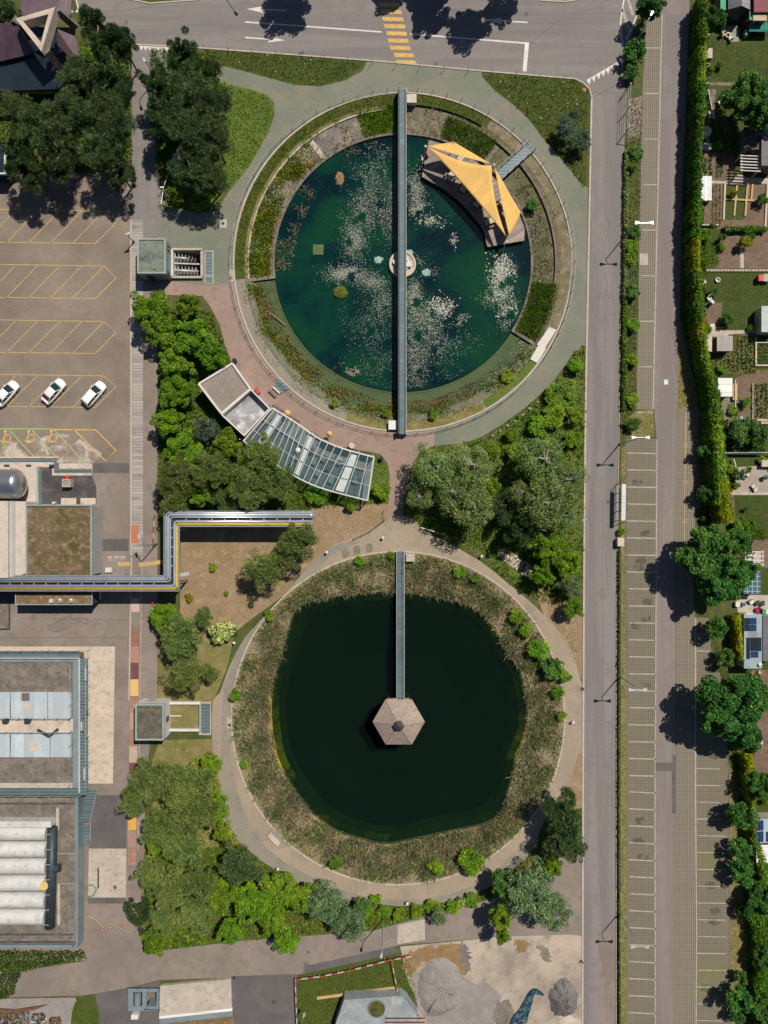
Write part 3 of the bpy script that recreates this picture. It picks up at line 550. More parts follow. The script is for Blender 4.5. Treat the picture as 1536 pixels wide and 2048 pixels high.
uring('marsh', 261, 316, 52, 90, -.42, -.34, M('sandy marsh', (.16, .135, .095), (.1, .1, .06), .5, (.24, .19, .14), .8, grain=.5)); uring('marsh', 261, 306, -8, 52, -.42, -.36, mud); uring('marsh', 308, 316.5, -31, 60, -.1, .02, M('dry bank', (.16, .125, .08), (.1, .095, .04), .5, (.22, .18, .12), 1.2, grain=.5)); uring('pond_rim', 316.2, 337, -31, 58, .03, .06, M('dry rim', (.2, .165, .115), (.12, .11, .05), .35, (.26, .215, .16), .9, grain=.5)); uring('marsh', 261, 316, -31, -8, -.4, -.3, lawn)
MB().ring(UC, 305, 308.2, -8, 60, .02, .02, 50, wall=.6).build('marsh_wall', conc_dk, label='dark curved stone edge behind the muddy eastern marsh', cat='wall')
w1 = MB(); w1.ring(UC, 257, 261, -31, 186, -.24, -.24, 120, wall=1.8); w1.build('pond_wall', conc_dk, label='low concrete wall curving round the deep basin of the upper pond', cat='wall')
m = MB(); m.ring(UC, 257, 316, -32.2, -31, -.2, -.2, 2, wall=1); m.ring(UC, 257, 318, 186, 187, -.2, -.2, 2, wall=1); m.build('cross_wall', conc_dk, label='two short cross walls that end the raised marsh of the upper pond', cat='wall')
MB().ring(UC, 336.4, 339.6, 0, 360, .14, .14, 128, wall=.6).build('pond_kerb', kerbm, label='pale stone kerb round the rim of the upper pond', cat='kerb')
water_u = glassy('pond water', (0.4, 0.62, 0.58), rough=0.04, opac=.55, tur=[(.4, (.001, .016, .024)), (.5, (.003, .042, .031)), (.61, (.006, .066, .026))])
MB().ring(UC, 0, 257, 0, 360, -.5, -.5, 96).build('water', water_u, kind='structure', recalc=False)
MB().ring(UC, 257, 306, 187, 328, -.5, -.5, 80).build('water', glassy('shallow water', (0.72, 0.83, 0.72), rough=0.05), kind='structure', recalc=False)
MB().ring(UC, 261, 316, -7, 50, -.355, -.355, 40).build('water', glassy('marsh water', (0.86, 0.88, 0.8), rough=0.06), kind='structure', recalc=False)
# railing
ra = thing('railing', 'thin metal railing ringing the upper pond', 'railing', W3(*UC))
m = MB()
for z in (.55, 1.05):
    p = [(*W(*q), z) for q in circ(*UC, 343, 160)]; m.tube(p + [p[0]], .03, 5, cap=False)
m.build('rail', galv, ra)
for q in circ(*UC, 343, 72):
    x, y = W(*q); MB().box(x - .03, y - .03, x + .03, y + .03, 0, 1.05).build('post', galv, ra)
# footbridge across the upper pond
br = thing('footbridge', 'long narrow steel bridge spanning the whole upper pond', 'bridge', W3(805, 524, 0))
x0, y0 = W(797.5, 177, 1.3); x1, y1 = W(812.5, 868, 1.3)
MB().box(x0 + .12, y0, x1 - .1, y1, 1.0, 1.25).build('deck', deckgrate, br)
MB().box(x0 - .1, y0, x0 + .08, y1, .8, 1.75).build('parapet', steel_dk, br); MB().box(x1 - .1, y0, x1 + .02, y1, .8, 1.6).build('parapet', galv, br)  # west parapet dark, east pale: shade and sun are in the steel colours
for yy in (180, 866): MB().pbox(796, yy - 3, 814, yy + 3, -.4, 1.0).build('abutment', conc, br)
MB().pbox(799, 515, 811, 541, -3, .98).build('pier', conc, br)
cpl = thing('platform', 'round concrete island in the middle of the upper pond', 'platform', W3(805, 528))
x, y = W(805, 528); m = MB(); m.cyl(x, y, 2.1, -3.3, -.1, 40); m.build('base', conc, cpl)
m = MB(); m.lathe(x, y, [(2.05, -.1), (2.05, .12), (1.75, .12), (1.75, -.05)], 40); m.build('rim', conc_lt, cpl)
MB().pbox(812, 523, 822, 533, -.1, .5).build('pump_box', white_wall, cpl); MB().pbox(786, 520, 795, 527, -.1, .4).build('pump_box', white_wall, cpl)
MB().tube([W3(814, 538, .1), W3(820, 528, .1), W3(814, 518, .1)], .12, 6).build('pipe', steel_lt, cpl)
nt_ = MB()
for k in range(44):
    a = 360 * k / 44 + 3; p = (UC[0] + 30 * math.cos(math.radians(a)), UC[1] + 30 * math.sin(math.radians(a))); q = (UC[0] + 257 * math.cos(math.radians(a)), UC[1] + 257 * math.sin(math.radians(a)))
    nt_.tube([(*W(*p), .1), (*W(*q), -.15)], .002, 3)
nt_.build('wire_net', steel, label='fine radial wires strung over the upper pond from its central island', cat='wires')
for a, b, lb in ((814, 188, 'white box at the north end of the long bridge'), (813, 826, 'x')):
    if lb != 'x':
        m = thing('control_box', 'small white control box beside the north end of the long pond bridge', 'box', W3(824, 196)); MB().pbox(815, 189, 832, 204, .0, 1.0).build('body', white_wall, m); MB().pbox(814, 188, 833, 205, 1.0, 1.06).build('lid', cream, m)
t = thing('control_box', 'grey box with lid beside the south end of the long pond bridge', 'box', W3(786, 850)); MB().pbox(778, 842, 795, 858, 0, .8).build('body', steel, t); MB().pbox(777, 841, 796, 859, .8, .86).build('lid', steel_lt, t)
t = thing('control_box', 'pale box beside the north end of the pavilion footbridge', 'box', W3(820, 1114)); MB().pbox(813, 1108, 828, 1122, 0, .8).build('body', white_wall, t); MB().pbox(812, 1107, 829, 1123, .8, .86).build('lid', conc, t)
# small islands, plant raft, slabs at the rim
def mound(name, px, py, rx, ry, h, mt, label, cat, seed, z=-.55):
    r = random.Random(seed); n = 18; m = MB(); x, y = W(px, py); vs = []; fs = []
    for lv, (s, hh) in enumerate(((1.1, 0), (.85, .6), (.45, .95), (.1, 1))):
        for k in range(n):
            a = 2 * math.pi * k / n; q = s * r.uniform(.82, 1.15); vs.append((x + rx / PX * q * math.cos(a), y + ry / PX * q * math.sin(a), z + h * hh * r.uniform(.8, 1.1)))
    for i in range(3):
        for k in range(n): fs.append([i * n + k, i * n + (k + 1) % n, (i + 1) * n + (k + 1) % n, (i + 1) * n + k])
    fs.append([3 * n + k for k in range(n)]); m._add(vs, fs); return m.build(name, mt, label=label, cat=cat)
mound('nesting_island', 679, 355, 9, 14, .35, sand_wet, 'brown oval nesting island in the upper pond', 'island', 1)
mound('grass_island', 680, 584, 14, 13, .6, M('tussock', (.06, .085, .01), (.11, .12, .016), 1.2, (.05, .08, .01), 3, grain=.6, bmp=1), 'yellow green grassy tussock floating in the upper pond', 'island', 2)
rp = thing('rock_pile', 'heap of brown stones breaking the water in the lower part of the upper pond', 'rocks', W3(703, 740)); r3 = random.Random(12)
for k in range(16):
    o = mound('stone', 703 + r3.gauss(0, 7), 740 + r3.gauss(0, 8), r3.uniform(2, 5), r3.uniform(2, 5), r3.uniform(.12, .3), stone_wet, None, None, 60 + k, -.58); o.data.transform(Matrix.Translation(-rp.location)); o.parent = rp
MB().pbox(626, 489, 647, 509, -.52, -.44).build('plant_raft', M('raft moss', (.06, .1, .03), (.1, .14, .05), 2), label='square green plant raft in the west of the upper pond', cat='raft')
fl_m = M('pale weed', (.12, .24, .19), (.3, .4, .34), 2.2, (.45, .52, .46), 5)
for x, y, r, lb in ((757, 517, 11, 'pale weed patch left of the round pond island'), (853, 543, 12, 'pale weed patch right of the round pond island'), (819, 503, 10, 'pale weed patch above the round pond island')): mound('weed_patch', x, y, r, r * .8, .08, fl_m, lb, 'water weed', x)
for pts, lb in (([(1098, 655), (1112, 660), (1089, 697), (1073, 690)], 'upper of two white slabs on the east rim of the upper pond'), ([(1076, 691), (1091, 698), (1074, 727), (1060, 719)], 'lower of two white slabs on the east rim of the upper pond')):
    MB().prism(poly(pts), 0, .22).build('rim_slab', white_wall, label=lb, cat='slab')
lg = MB().tube([W3(536, 623, -.45), W3(555, 638, -.42), W3(571, 651, -.48)], .16, 7).build('log', bark, label='sunken log lying across the algae shelf of the upper pond', cat='log')

# ---------------------------------------------------------------- lower pond
lw = [(598, 1212), (650, 1197), (720, 1187), (800, 1184), (880, 1194), (948, 1214), (975, 1240), (1000, 1270), (1018, 1310), (1043, 1345), (1053, 1395), (1058, 1440), (1052, 1475), (1036, 1512), (1026, 1556), (1016, 1594), (1000, 1635), (960, 1655), (900, 1667), (830, 1682), (770, 1692), (720, 1682), (670, 1665), (630, 1637), (600, 1602), (572, 1560), (552, 1520), (542, 1470), (538, 1420), (543, 1370), (558, 1320), (572, 1270), (582, 1235)]
lw = smooth(lw, 3); n = len(lw)
rr = random.Random(9)
out = []; 
for x, y in lw:
    a = math.atan2(y - LC[1], x - LC[0]); out.append((LC[0] + 333 * math.cos(a), LC[1] + 333 * math.sin(a)))
def band(name, A, za, B, zb, mt, kind='structure'):
    m = MB(); vs = [(*W(*p), za) for p in A] + [(*W(*p), zb) for p in B]; m._add(vs, [[i, (i + 1) % n, n + (i + 1) % n, n + i] for i in range(n)]); 
    m.f = [t if area2([m.v[i][:2] for i in t]) > 0 else t[::-1] for t in m.f]; return m.build(name, mt, kind=kind, recalc=False, sm=True)
def shrink(P, f): return [(LC[0] + (x - LC[0]) * f, LC[1] + (y - LC[1]) * f) for x, y in P]
band('bank', out, .02, shrink(lw, 1.0), -.5, M('reed soil', (.17, .145, .075), (.26, .205, .14), .3, (.12, .125, .045), .8, grain=.5, bmp=.5))
band('bank', shrink(lw, 1.0), -.5, shrink(lw, .93), -.95, bank_algae)
band('pond_bed', shrink(lw, .93), -.95, shrink(lw, .88), -1.6, M('deep algae bank', (.03, .035, .008), (.008, .02, .01), .3)); band('pond_bed', shrink(lw, .88), -1.6, shrink(lw, .5), -3, bed_low)
fill(poly(shrink(lw, .5)), [], -3).build('pond_bed', bed_low, kind='structure', recalc=False)
fill(poly(shrink(lw, 1.012)), [], -.6).build('water', glassy('dark pond water', (0.3, 0.5, 0.36), rough=0.04), kind='structure', recalc=False)
MB().ring(LC, 331.5, 334.5, 0, 360, .08, .08, 128, wall=.4).build('pond_kerb', kerbm, label='narrow stone kerb round the lower pond beside the gravel path', cat='kerb')
fb = thing('footbridge', 'straight footbridge leading to the hexagonal pavilion in the lower pond', 'bridge', W3(801, 1250))
x0, y0 = W(793.5, 1103, .6); x1, y1 = W(808.5, 1402, .6)
MB().box(x0 + .1, y0, x1 - .1, y1, .25, .5).build('deck', deckgrate, fb)
for xx, mt in ((x0, steel_lt), (x1, steel_lt)):
    MB().box(xx - .05, y0, xx + .05, y1, .2, .62).build('side_beam', mt, fb)
    m = MB(); m.tube([(xx, y0, 1.35), (xx, y1, 1.35)], .035, 6); [m.box(xx - .025, y0 + (y1 - y0) * k / 14 - .03, xx + .025, y0 + (y1 - y0) * k / 14 + .03, .5, 1.35) for k in range(15)]; m.build('handrail', steel_lt, fb)
for yy in (1180, 1250, 1320): MB().pbox(798, yy - 3, 804, yy + 3, -3, .25).build('pier', conc, fb)
pv = thing('pavilion', 'hexagonal shingle roofed pavilion standing in the lower pond', 'pavilion', W3(797, 1443))
cx, cy = W(797.5, 1444, 3); R = 3.92
hexa = lambda r, ox=0, oy=0: [(cx + ox + r * math.cos(math.pi * k / 3), cy + oy + r * math.sin(math.pi * k / 3)) for k in range(6)]
m = MB()
m._add([(*p, 2.9) for p in hexa(R)] + [(*p, 4.5) for p in hexa(.7)], [[k, (k + 1) % 6, 6 + (k + 1) % 6, 6 + k] for k in range(6)] + [[5 - k for k in range(6)]])
m.build('roof', M('shingles', (.26, .2, .165), (.33, .265, .22), .7, (.2, .16, .14), 2.5, grain=.5, bmp=.4), pv)
m = MB()
for k in range(6): m.bar((*hexa(R - .02)[k], 2.95), (*hexa(.7)[k], 4.54), .09, .06)
m.build('ridge_cap', M('ridge', (.3, .25, .21), (.24, .2, .17), 2), pv)
m = MB(); m.prism(hexa(.62), 4.45, 5.0); m.build('cupola', steel_dk, pv); m = MB(); m.prism(hexa(.8), 5.0, 5.5, True, hexa(.05)); m.build('cupola_roof', M('cupola metal', (.06, .055, .06), (.1, .09, .09), 2, rough=.4, metal=.4), pv)
MB().prism(hexa(3.3), .1, .5).build('floor', wood, pv)
for k in range(6): x, y = hexa(3.1)[k]; MB().box(x - .1, y - .1, x + .1, y + .1, -2.9, 2.95).build('post', bark, pv)
# ---------------------------------------------------------------- deck and shade sails on the upper pond
dk = thing('timber_deck', 'curved timber deck floating at the edge of the upper pond', 'deck', W3(940, 390))
inner = smooth([(844, 353), (860, 362), (885, 376), (915, 398), (945, 430), (967, 460), (974, 490), (978, 493)], 3, False); outer = smooth([(1048, 481), (1049, 458), (1042, 438), (1025, 405), (1008, 380), (985, 352), (955, 325), (920, 303), (890, 290), (858, 280)], 3, False)
MB().prism(poly(inner + outer, .25), .05, .25).build('decking', wood, dk)
m = MB(); q = [W(*p, .25) for p in inner + outer]
for i in range(len(q)): a, b = q[i - 1], q[i]; m.bar((*a, .13), (*b, .13), .08, .3)
m.build('edge_beam', bark, dk)
for px, py in ((850, 350), (900, 390), (945, 432), (976, 488), (1046, 480), (1010, 385), (925, 306), (862, 284)): x, y = W(px, py); MB().cyl(x, y, .1, -3.2, .05, 8).build('pile', bark, dk)
gw = thing('gangway', 'short steel gangway with rails from the gravel path to the timber deck', 'bridge', W3(1030, 325))
a, b = Vector(W(1062, 294)), Vector(W(996, 354)); d = (b - a).normalized(); nn = Vector((-d.y, d.x)) * .75
MB().prism([(a + nn)[:], (a - nn)[:], (b - nn)[:], (b + nn)[:]], .28, .38).build('deck', grate, gw)
for s in (1, -1):
    m = MB(); m.bar((*(a + nn * s), .4), (*(b + nn * s), .4), .06, .2); m.tube([(*(a + nn * s), 1.3), (*(b + nn * s), 1.3)], .04, 6)
    for k in range(6): p = a + nn * s + (b - a) * k / 5; m.box(p.x - .03, p.y - .03, p.x + .03, p.y + .03, .4, 1.3)
    m.build('handrail', galv, gw)
masts = {'west': (851, 293, 3.7), 'east': (988, 330, 3.9), 'south': (1013, 484, 3.3), 'north': (907, 285, 3.1), 'rim': (1042, 426, 2.8)}
lab = {'west': 'white sail mast off the west tip of the timber deck', 'east': 'white sail mast beside the gangway onto the deck', 'south': 'white sail mast at the south end of the timber deck', 'north': 'short sail post on the north edge of the deck', 'rim': 'short sail post on the east edge of the deck'}
for k, (px, py, h) in masts.items():
    t = thing('sail_mast', lab[k], 'mast', W3(px, py, h), 'masts of the yellow shade sails'); t.location.z = 0
    x, y = W(px, py, h); m = MB(); m.tube([(x, y, -3), (x, y, h - .05)], [.1, .06], 8); m.build('pole', lampm, t); m = MB(); m.lathe(x, y, [(.06, h - .05), ((.2 if h > 3.2 else .08), h), ((.17) if h > 3.2 else .07, h + .12), (.05, h + .2)], 12); m.build('cap', white_wall, t)
def sailm(name, corners, label, sag=.05, inset=.16, nseg=14):
    C = [Vector(W3(*c)) for c in corners]; cen = (C[0] + C[1] + C[2]) / 3; m = MB(); vs = []; fs = []; idx = {}
    E = [((C[a] + C[b]) / 2).lerp(cen, inset) - Vector((0, 0, sag * 4)) for a, b in ((0, 1), (1, 2), (2, 0))]
    for i in range(nseg + 1):
        for j in range(nseg + 1 - i):
            u, v = i / nseg, j / nseg; w = 1 - u - v
            idx[i, j] = len(vs); vs.append((C[0] * u * u + C[1] * v * v + C[2] * w * w + (E[0] * u * v + E[1] * v * w + E[2] * w * u) * 2)[:])
    for i in range(nseg):
        for j in range(nseg - i):
            fs.append([idx[i, j], idx[i + 1, j], idx[i, j + 1]])
            if j < nseg - i - 1: fs.append([idx[i + 1, j], idx[i + 1, j + 1], idx[i, j + 1]])
    m._add(vs, fs); o = m.build(name, sail, sm=True, recalc=False, label=label, cat='shade sail'); md = o.modifiers.new('thickness', 'SOLIDIFY'); md.thickness = .012; return o
sailm('shade_sail', [(855, 293, 3.4), (984, 331, 3.6), (1013, 474, 2.9)], 'largest yellow triangular shade sail stretched over the middle of the deck', inset=.36)
sailm('shade_sail', [(855, 292, 3.45), (908, 284, 2.9), (982, 328, 3.65)], 'narrow yellow shade sail on the north side of the deck', inset=-.12)
sailm('shade_sail', [(989, 335, 3.6), (1042, 426, 2.6), (1018, 471, 2.95)], 'slim yellow shade sail on the east side of the deck', inset=-.1)
def table(px, py, rot, label, l=1.5, w=.85, mt=teak, benches=True, z=.26):
    t = thing('picnic_table', label, 'table', W3(px, py, z), 'tables on the timber deck'); c = math.cos(rot); s = math.sin(rot); X, Y = W(px, py, z)
    f = lambda u, v: (X + u * c - v * s, Y + u * s + v * c)
    MB().prism([f(-l / 2, -w / 2), f(l / 2, -w / 2), f(l / 2, w / 2), f(-l / 2, w / 2)], z + .7, z + .76).build('table_top', mt, t)
    for u in (-l / 2 + .2, l / 2 - .2): MB().prism([f(u - .05, -w / 2 + .1), f(u + .05, -w / 2 + .1), f(u + .05, w / 2 - .1), f(u - .05, w / 2 - .1)], z, z + .7).build('leg', steel_dk, t)
    if benches:
        for v in (-w / 2 - .35, w / 2 + .35): 
            b = MB(); b.prism([f(-l / 2, v - .14), f(l / 2, v - .14), f(l / 2, v + .14), f(-l / 2, v + .14)], z + .4, z + .45); b.prism([f(-.5, v - .1), f(-.4, v - .1), f(-.4, v + .1), f(-.5, v + .1)], z, z + .4); b.prism([f(.4, v - .1), f(.5, v - .1), f(.5, v + .1), f(.4, v + .1)], z, z + .4); b.build('bench_seat', bark, t)
for px, py, r, lb in ((900, 356, .9, 'wooden table on the deck nearest the west tip'), (928, 379, .9, 'wooden table on the deck left of the large sail'), (955, 409, .85, 'wooden table on the deck below the long edge of the large sail'), (978, 446, .35, 'wooden table on the deck near its south end'), (923, 317, 1.0, 'wooden table between the large and the north sail'), (1006, 409, .35, 'wooden table between the large and the east sail')): table(px, py, r, lb)
t = thing('lifebuoy_stand', 'red lifebuoy stand on the west edge of the deck', 'lifebuoy', W3(855, 311, .3)); x, y = W(855, 311, .3); MB().box(x - .12, y - .35, x + .12, y + .35, .25, 1.0).build('case', red, t); MB().box(x - .03, y - .03, x + .03, y + .03, 1.0, 1.2).build('post', steel_lt, t)
def duck(px, py, rz, label):
    m = MB(); x, y = W(px, py); z = -.5; c, s = math.cos(rz), math.sin(rz); vs = []; fs = []; prof = [(-.42, .02, .12), (-.3, .14, .1), (-.1, .2, .1), (.12, .18, .12), (.24, .09, .2), (.28, .08, .32), (.36, .09, .38), (.44, .06, .36), (.52, .03, .33)]
    for u, r, zz in prof: vs += [(x + u * c - r * math.cos(a) * s, y + u * s + r * math.cos(a) * c, z + zz + r * .75 * math.sin(a)) for a in [k * math.pi / 4 for k in range(8)]]
    for i in range(len(prof) - 1):
        for k in range(8): fs.append([i * 8 + k, i * 8 + (k + 1) % 8, (i + 1) * 8 + (k + 1) % 8, (i + 1) * 8 + k])
    fs += [[7 - k for k in range(8)], [(len(prof) - 1) * 8 + k for k in range(8)]]; m._add(vs, fs); m.build('duck', white_wall, sm=True, label=label, cat='duck')
duck(845, 316, 1.9, 'upper of two white ducks swimming beside the deck'); duck(849, 322, .4, 'lower of two white ducks swimming beside the deck')

# ---------------------------------------------------------------- pump houses
def pump_house(x0, y0, x1, y1, h, label, roofm, trim, wallm):
    t = thing('pump_house', label, 'building', W3((x0 + x1) / 2, (y0 + y1) / 2)); a = W(x0, y0, h); b = W(x1, y1, h)
    MB().box(a[0] + .05, b[1] + .05, b[0] - .05, a[1] - .05, 0, h - .35).build('wall', wallm, t)
    MB().box(a[0] + .25, b[1] + .25, b[0] - .25, a[1] - .25, h - .35, h - .15).build('roof', roofm, t)
    w = .26; m = MB(); m.box(a[0], a[1] - w, b[0], a[1], h - .34, h); m.box(a[0], b[1], b[0], b[1] + w, h - .34, h); m.box(a[0], b[1] + w, a[0] + w, a[1] - w, h - .34, h); m.box(b[0] - w, b[1] + w, b[0], a[1] - w, h - .34, h); m.build('roof_trim', trim, t)
    return t, a, b
t, a, b = pump_house(274, 476, 331.5, 547, 3.3, 'pump house with a patinated green flat roof beside the screw pumps', greenroof, teal_metal, steel)
m = MB(); m.box(b[0] - .05, b[1] + .1, b[0] + .02, b[1] + .9, .2, 2.6); m.box(b[0] - .05, a[1] - 1.5, b[0] + .02, a[1] - .6, .2, 2.6); m.build('window', navy, t)
d_ = MB().box(a[0] + 1, b[1] - .02, a[0] + 2, b[1] + .05, 0, 2.1).build('door', steel_dk, t); MB().box(a[0] + 1.8, b[1] - .08, a[0] + 1.9, b[1] - .02, 1, 1.1).build('handle', lampm, d_)
MB().cyl(a[0] + 1.2, a[1] - .9, .08, 3.15, 3.3, 8).build('roof_vent', terrac, t); MB().cyl(a[0] + 2.6, b[1] + .8, .12, 3.15, 3.4, 8).build('roof_vent', terrac, t); MB().cyl(b[0] - .7, b[1] + 1.8, .1, 3.15, 3.3, 8).build('roof_vent', conc, t)
pt = thing('screw_pump_pit', 'concrete pit with low side walls holding two screw pumps', 'pit', W3(374, 526)); z0 = -2.6
m = MB(); m.pbox(342, 496, 404, 500, z0, .55); m.pbox(342, 552, 404, 556, z0, .55); m.pbox(401, 500, 406, 552, z0, .4); m.build('wall', conc, pt); m = MB(); m.pbox(342, 500, 345.5, 552, z0, .7); m.build('head_wall', white_wall, pt)
MB().pbox(345.5, 500, 401, 552, z0 - .1, z0).build('floor', steel_dk, pt); MB().bar(W3(346, 527, -.2), W3(401, 529, -.9), .2, .35).build('divider', conc_lt, pt)
for yy, lb in ((515, 'upper silver screw pump in the pit by the green roofed pump house'), (540, 'lower silver screw pump in the pit by the green roofed pump house')):
    sc = thing('screw_pump', lb, 'screw pump', W3(372, yy), 'screw pumps'); p = Vector(W3(343, yy, .0)); q = Vector(W3(402, yy + 3, -2.0)); dd = (q - p).normalized(); u = dd.cross(Vector((0, 0, 1))).normalized(); w = u.cross(dd); L = (q - p).length
    m = MB(); m.tube([p, q], .17, 10); m.build('shaft', lampm, sc, sm=True); m = MB(); vs = []; fs = []; ns = 140
    for k in range(ns + 1):
        ang = k / ns * 2 * math.pi * 7; c = p + dd * (.3 + (L - .9) * k / ns); e = u * math.cos(ang) + w * math.sin(ang); vs += [c + e * .15, c + e * .72]
    fs = [[2 * k, 2 * k + 1, 2 * k + 3, 2 * k + 2] for k in range(ns)]; m._add([v[:] for v in vs], fs); o = m.build('blade', lampm, sc, recalc=False); md = o.modifiers.new('t', 'SOLIDIFY'); md.thickness = .05
t = thing('grate_cover', 'blue steel grating set in the gravel beside the screw pump pit', 'grating', W3(418, 534)); MB().pbox(409, 501, 427, 567, 0, .06).build('frame', conc, t); MB().pbox(411, 503, 425, 565, .06, .09).build('grating', grate, t); MB().pbox(410, 551, 426, 552.5, .09, .12).build('bar', steel_lt, t)
t, a, b = pump_house(270, 1408, 328, 1481, 3.4, 'pump house with a mossy dark roof beside the grassed channel', M('mossy roof', (.06, .06, .055), (.12, .11, .09), .6, (.15, .12, .06), 1.2, grain=.4), teal_metal, white_wall)
MB().box(b[0] - .05, b[1] + 2.3, b[0] + .03, b[1] + 3.1, 1.0, 2.2).build('window', navy, t); MB().box(a[0] + 1.2, a[1] - .02, a[0] + 2.4, a[1] + .04, 0, 2.2).build('door', grey_wall, t)
t = thing('grassed_channel', 'disused channel with white side walls filled with dry grass', 'channel', W3(370, 1435))
m = MB(); m.pbox(338, 1404, 400, 1409, 0, .6); m.pbox(336, 1458, 398, 1463, 0, .6); m.pbox(338, 1431, 362, 1433, .06, .3); m.build('wall', white_wall, t); MB().pbox(338, 1409, 397, 1458, .02, .12).build('fill', dry_green, t)
t = thing('grate_cover', 'blue steel grating set in the path beside the grassed channel', 'grating', W3(410, 1437)); MB().pbox(398, 1404, 422, 1470, 0, .1).build('frame', conc, t); MB().pbox(403, 1407, 420, 1467, .1, .14).build('grating', grate, t); MB().pbox(398.5, 1406, 402, 1462, .1, .5).build('beam', teal_metal, t)

# ---------------------------------------------------------------- pavilion cafe
cf = thing('cafe_building', 'low curved building with gravel roof, flooded roof and long glass canopy', 'building', W3(560, 870))
def ph(pts, z0, z1): return MB().prism(poly(pts, z1), z0, z1)
A = [(398, 768), (465, 727), (501, 778), (443, 827)]; B = [(445, 830), (503, 780), (540, 818), (490, 872)]
ins = lambda P, f: [(sum(p[0] for p in P) / 4 + (x - sum(p[0] for p in P) / 4) * f, sum(p[1] for p in P) / 4 + (y - sum(p[1] for p in P) / 4) * f) for x, y in P]
ph(ins(A, .97), 0, 3.2).build('wall', white_wall, cf); ph(ins(A, .95), 3.2, 3.35).build('gravel_roof', gravelroof, cf)
def coping(P, z, w, h, mt):
    m = MB(); q = [W(*p, z) for p in P]
    for i in range(len(q)): m.bar((*q[i - 1], z + .0007 * i), (*q[i], z + .0007 * i), w, h)
    return m.build('coping', mt, cf)
coping(A, 3.45, .3, .3, white_wall); ph(ins(B, .97), 0, 2.5).build('wall', white_wall, cf); coping(B, 3.2, .2, 1.2, white_wall)
ph(ins(B, .94), 2.5, 2.56).build('flooded_roof', M('wet roof', (.34, .35, .36), (.2, .17, .15), .35, (.6, .62, .63), .4, rough=.25, grain=.1), cf)
upE = smooth([(544, 816), (571, 832), (600, 851), (640, 878), (692, 899), (748, 914)], 4, False); loE = smooth([(487, 882), (527, 912), (570, 940), (604, 960), (651, 979), (735, 1001)], 4, False)
def at(E, t):
    k = t * (len(E) - 1); i = min(int(k), len(E) - 2); f = k - i; return (E[i][0] + (E[i + 1][0] - E[i][0]) * f, E[i][1] + (E[i + 1][1] - E[i][1]) * f)
zu, zl = 3.9, 3.0
m = MB()
NR = 18
for k in range(NR):
    a0, a1, b0, b1 = at(upE, k / NR), at(upE, (k + 1) / NR), at(loE, k / NR), at(loE, (k + 1) / NR); m.face([W3(*b0, zl), W3(*b1, zl), W3(*a1, zu), W3(*a0, zu)])
cgl = glassy('canopy glass', (.5, .66, .7), opac=.18, col=(.16, .27, .3), rough=.12); m.build('glass_roof', cgl, cf, recalc=False)
opal = M('opal glass', (.45, .52, .49), (.52, .58, .54), 1.0, rough=.4, grain=.1)
for k in range(NR):
    if k in (2, 9, 15):
        m = MB()
        for f0, f1 in ((.06, .34), (.37, .64), (.67, .95)):
            q = [];
            for tt, f in ((k + .18, f0), (k + .82, f0), (k + .82, f1), (k + .18, f1)): a_, b_ = at(upE, tt / NR), at(loE, tt / NR); z = zu + (zl - zu) * f + .06; q.append(W3(a_[0] + (b_[0] - a_[0]) * f, a_[1] + (b_[1] - a_[1]) * f, z))
            m.face(q)
        o = m.build('skylight_strip', opal, cf); o.modifiers.new('t', 'SOLIDIFY').thickness = .05
for k in range(NR + 1):
    a_, b_ = at(upE, k / NR), at(loE, k / NR); MB().bar(W3(*a_, zu + .05), W3(*b_, zl + .05), .09 if 0 < k < NR else .2, .12).build('rafter', white_wall, cf)
for f, w in ((0, .22), (.33, .05), (.66, .05), (1, .18)):
    m = MB()
    for k in range(NR): 
        p = [];
        for q in (k, k + 1): a_, b_ = at(upE, q / NR), at(loE, q / NR); z = zu + (zl - zu) * f + .03; p.append(W3(a_[0] + (b_[0] - a_[0]) * f, a_[1] + (b_[1] - a_[1]) * f, z))
        m.bar(p[0], p[1], w, .08)
    m.build('purlin', white_wall, cf)
m = MB(); m.prism(poly(upE + loE[::-1]), .02, .12); m.build('floor', M('cafe floor', (.2, .19, .19), (.28, .26, .25), .4, (.3, .16, .12), .5), cf)
m = MB()
for E, dz in ((upE, zu), (loE, zl)):
    for k in range(0, NR + 1, 2): x, y = W(*at(E, k / NR)); m.box(x - .06, y - .06, x + .06, y + .06, .1, dz - .03)
m.build('column', white_wall, cf)
m = MB(); q0 = [W(*at(upE, k / NR)) for k in range(11, NR + 1)]
for i in range(len(q0) - 1): m.bar((*q0[i], 1.1), (*q0[i + 1], 1.1), .06, 1.9)
m.build('front_glazing', glassy('shop glass', (.3, .4, .45), opac=.2, col=(.05, .08, .09)), cf)
rr = random.Random(5)
for k, (f, g) in enumerate(((12.4, .35), (12.6, .7), (13.5, .5), (14.4, .3), (14.5, .75), (15.6, .4), (16.4, .6), (11.4, .5), (10.4, .3), (8.4, .6))):
    a_, b_ = at(upE, f / NR), at(loE, f / NR); px, py = a_[0] + (b_[0] - a_[0]) * g, a_[1] + (b_[1] - a_[1]) * g; table(px, py, 1.2, f'small table under the glass canopy, number {k + 1} from its east end' if 0 else ['table under the canopy beneath the east end panes', 'table under the canopy by the middle skylight', 'table in the centre of the glass canopy room', 'table under the canopy near the terrace front', 'table under the canopy near its back wall', 'table under the canopy beside the eastern skylight strip', 'table under the canopy close to the end wall', 'table under the canopy west of the middle skylight', 'table under the canopy by the open front', 'table under the canopy in its western half'][k], 1.1, .7, [conc_lt, teak, bark][k % 3], k % 2 == 0, .12)
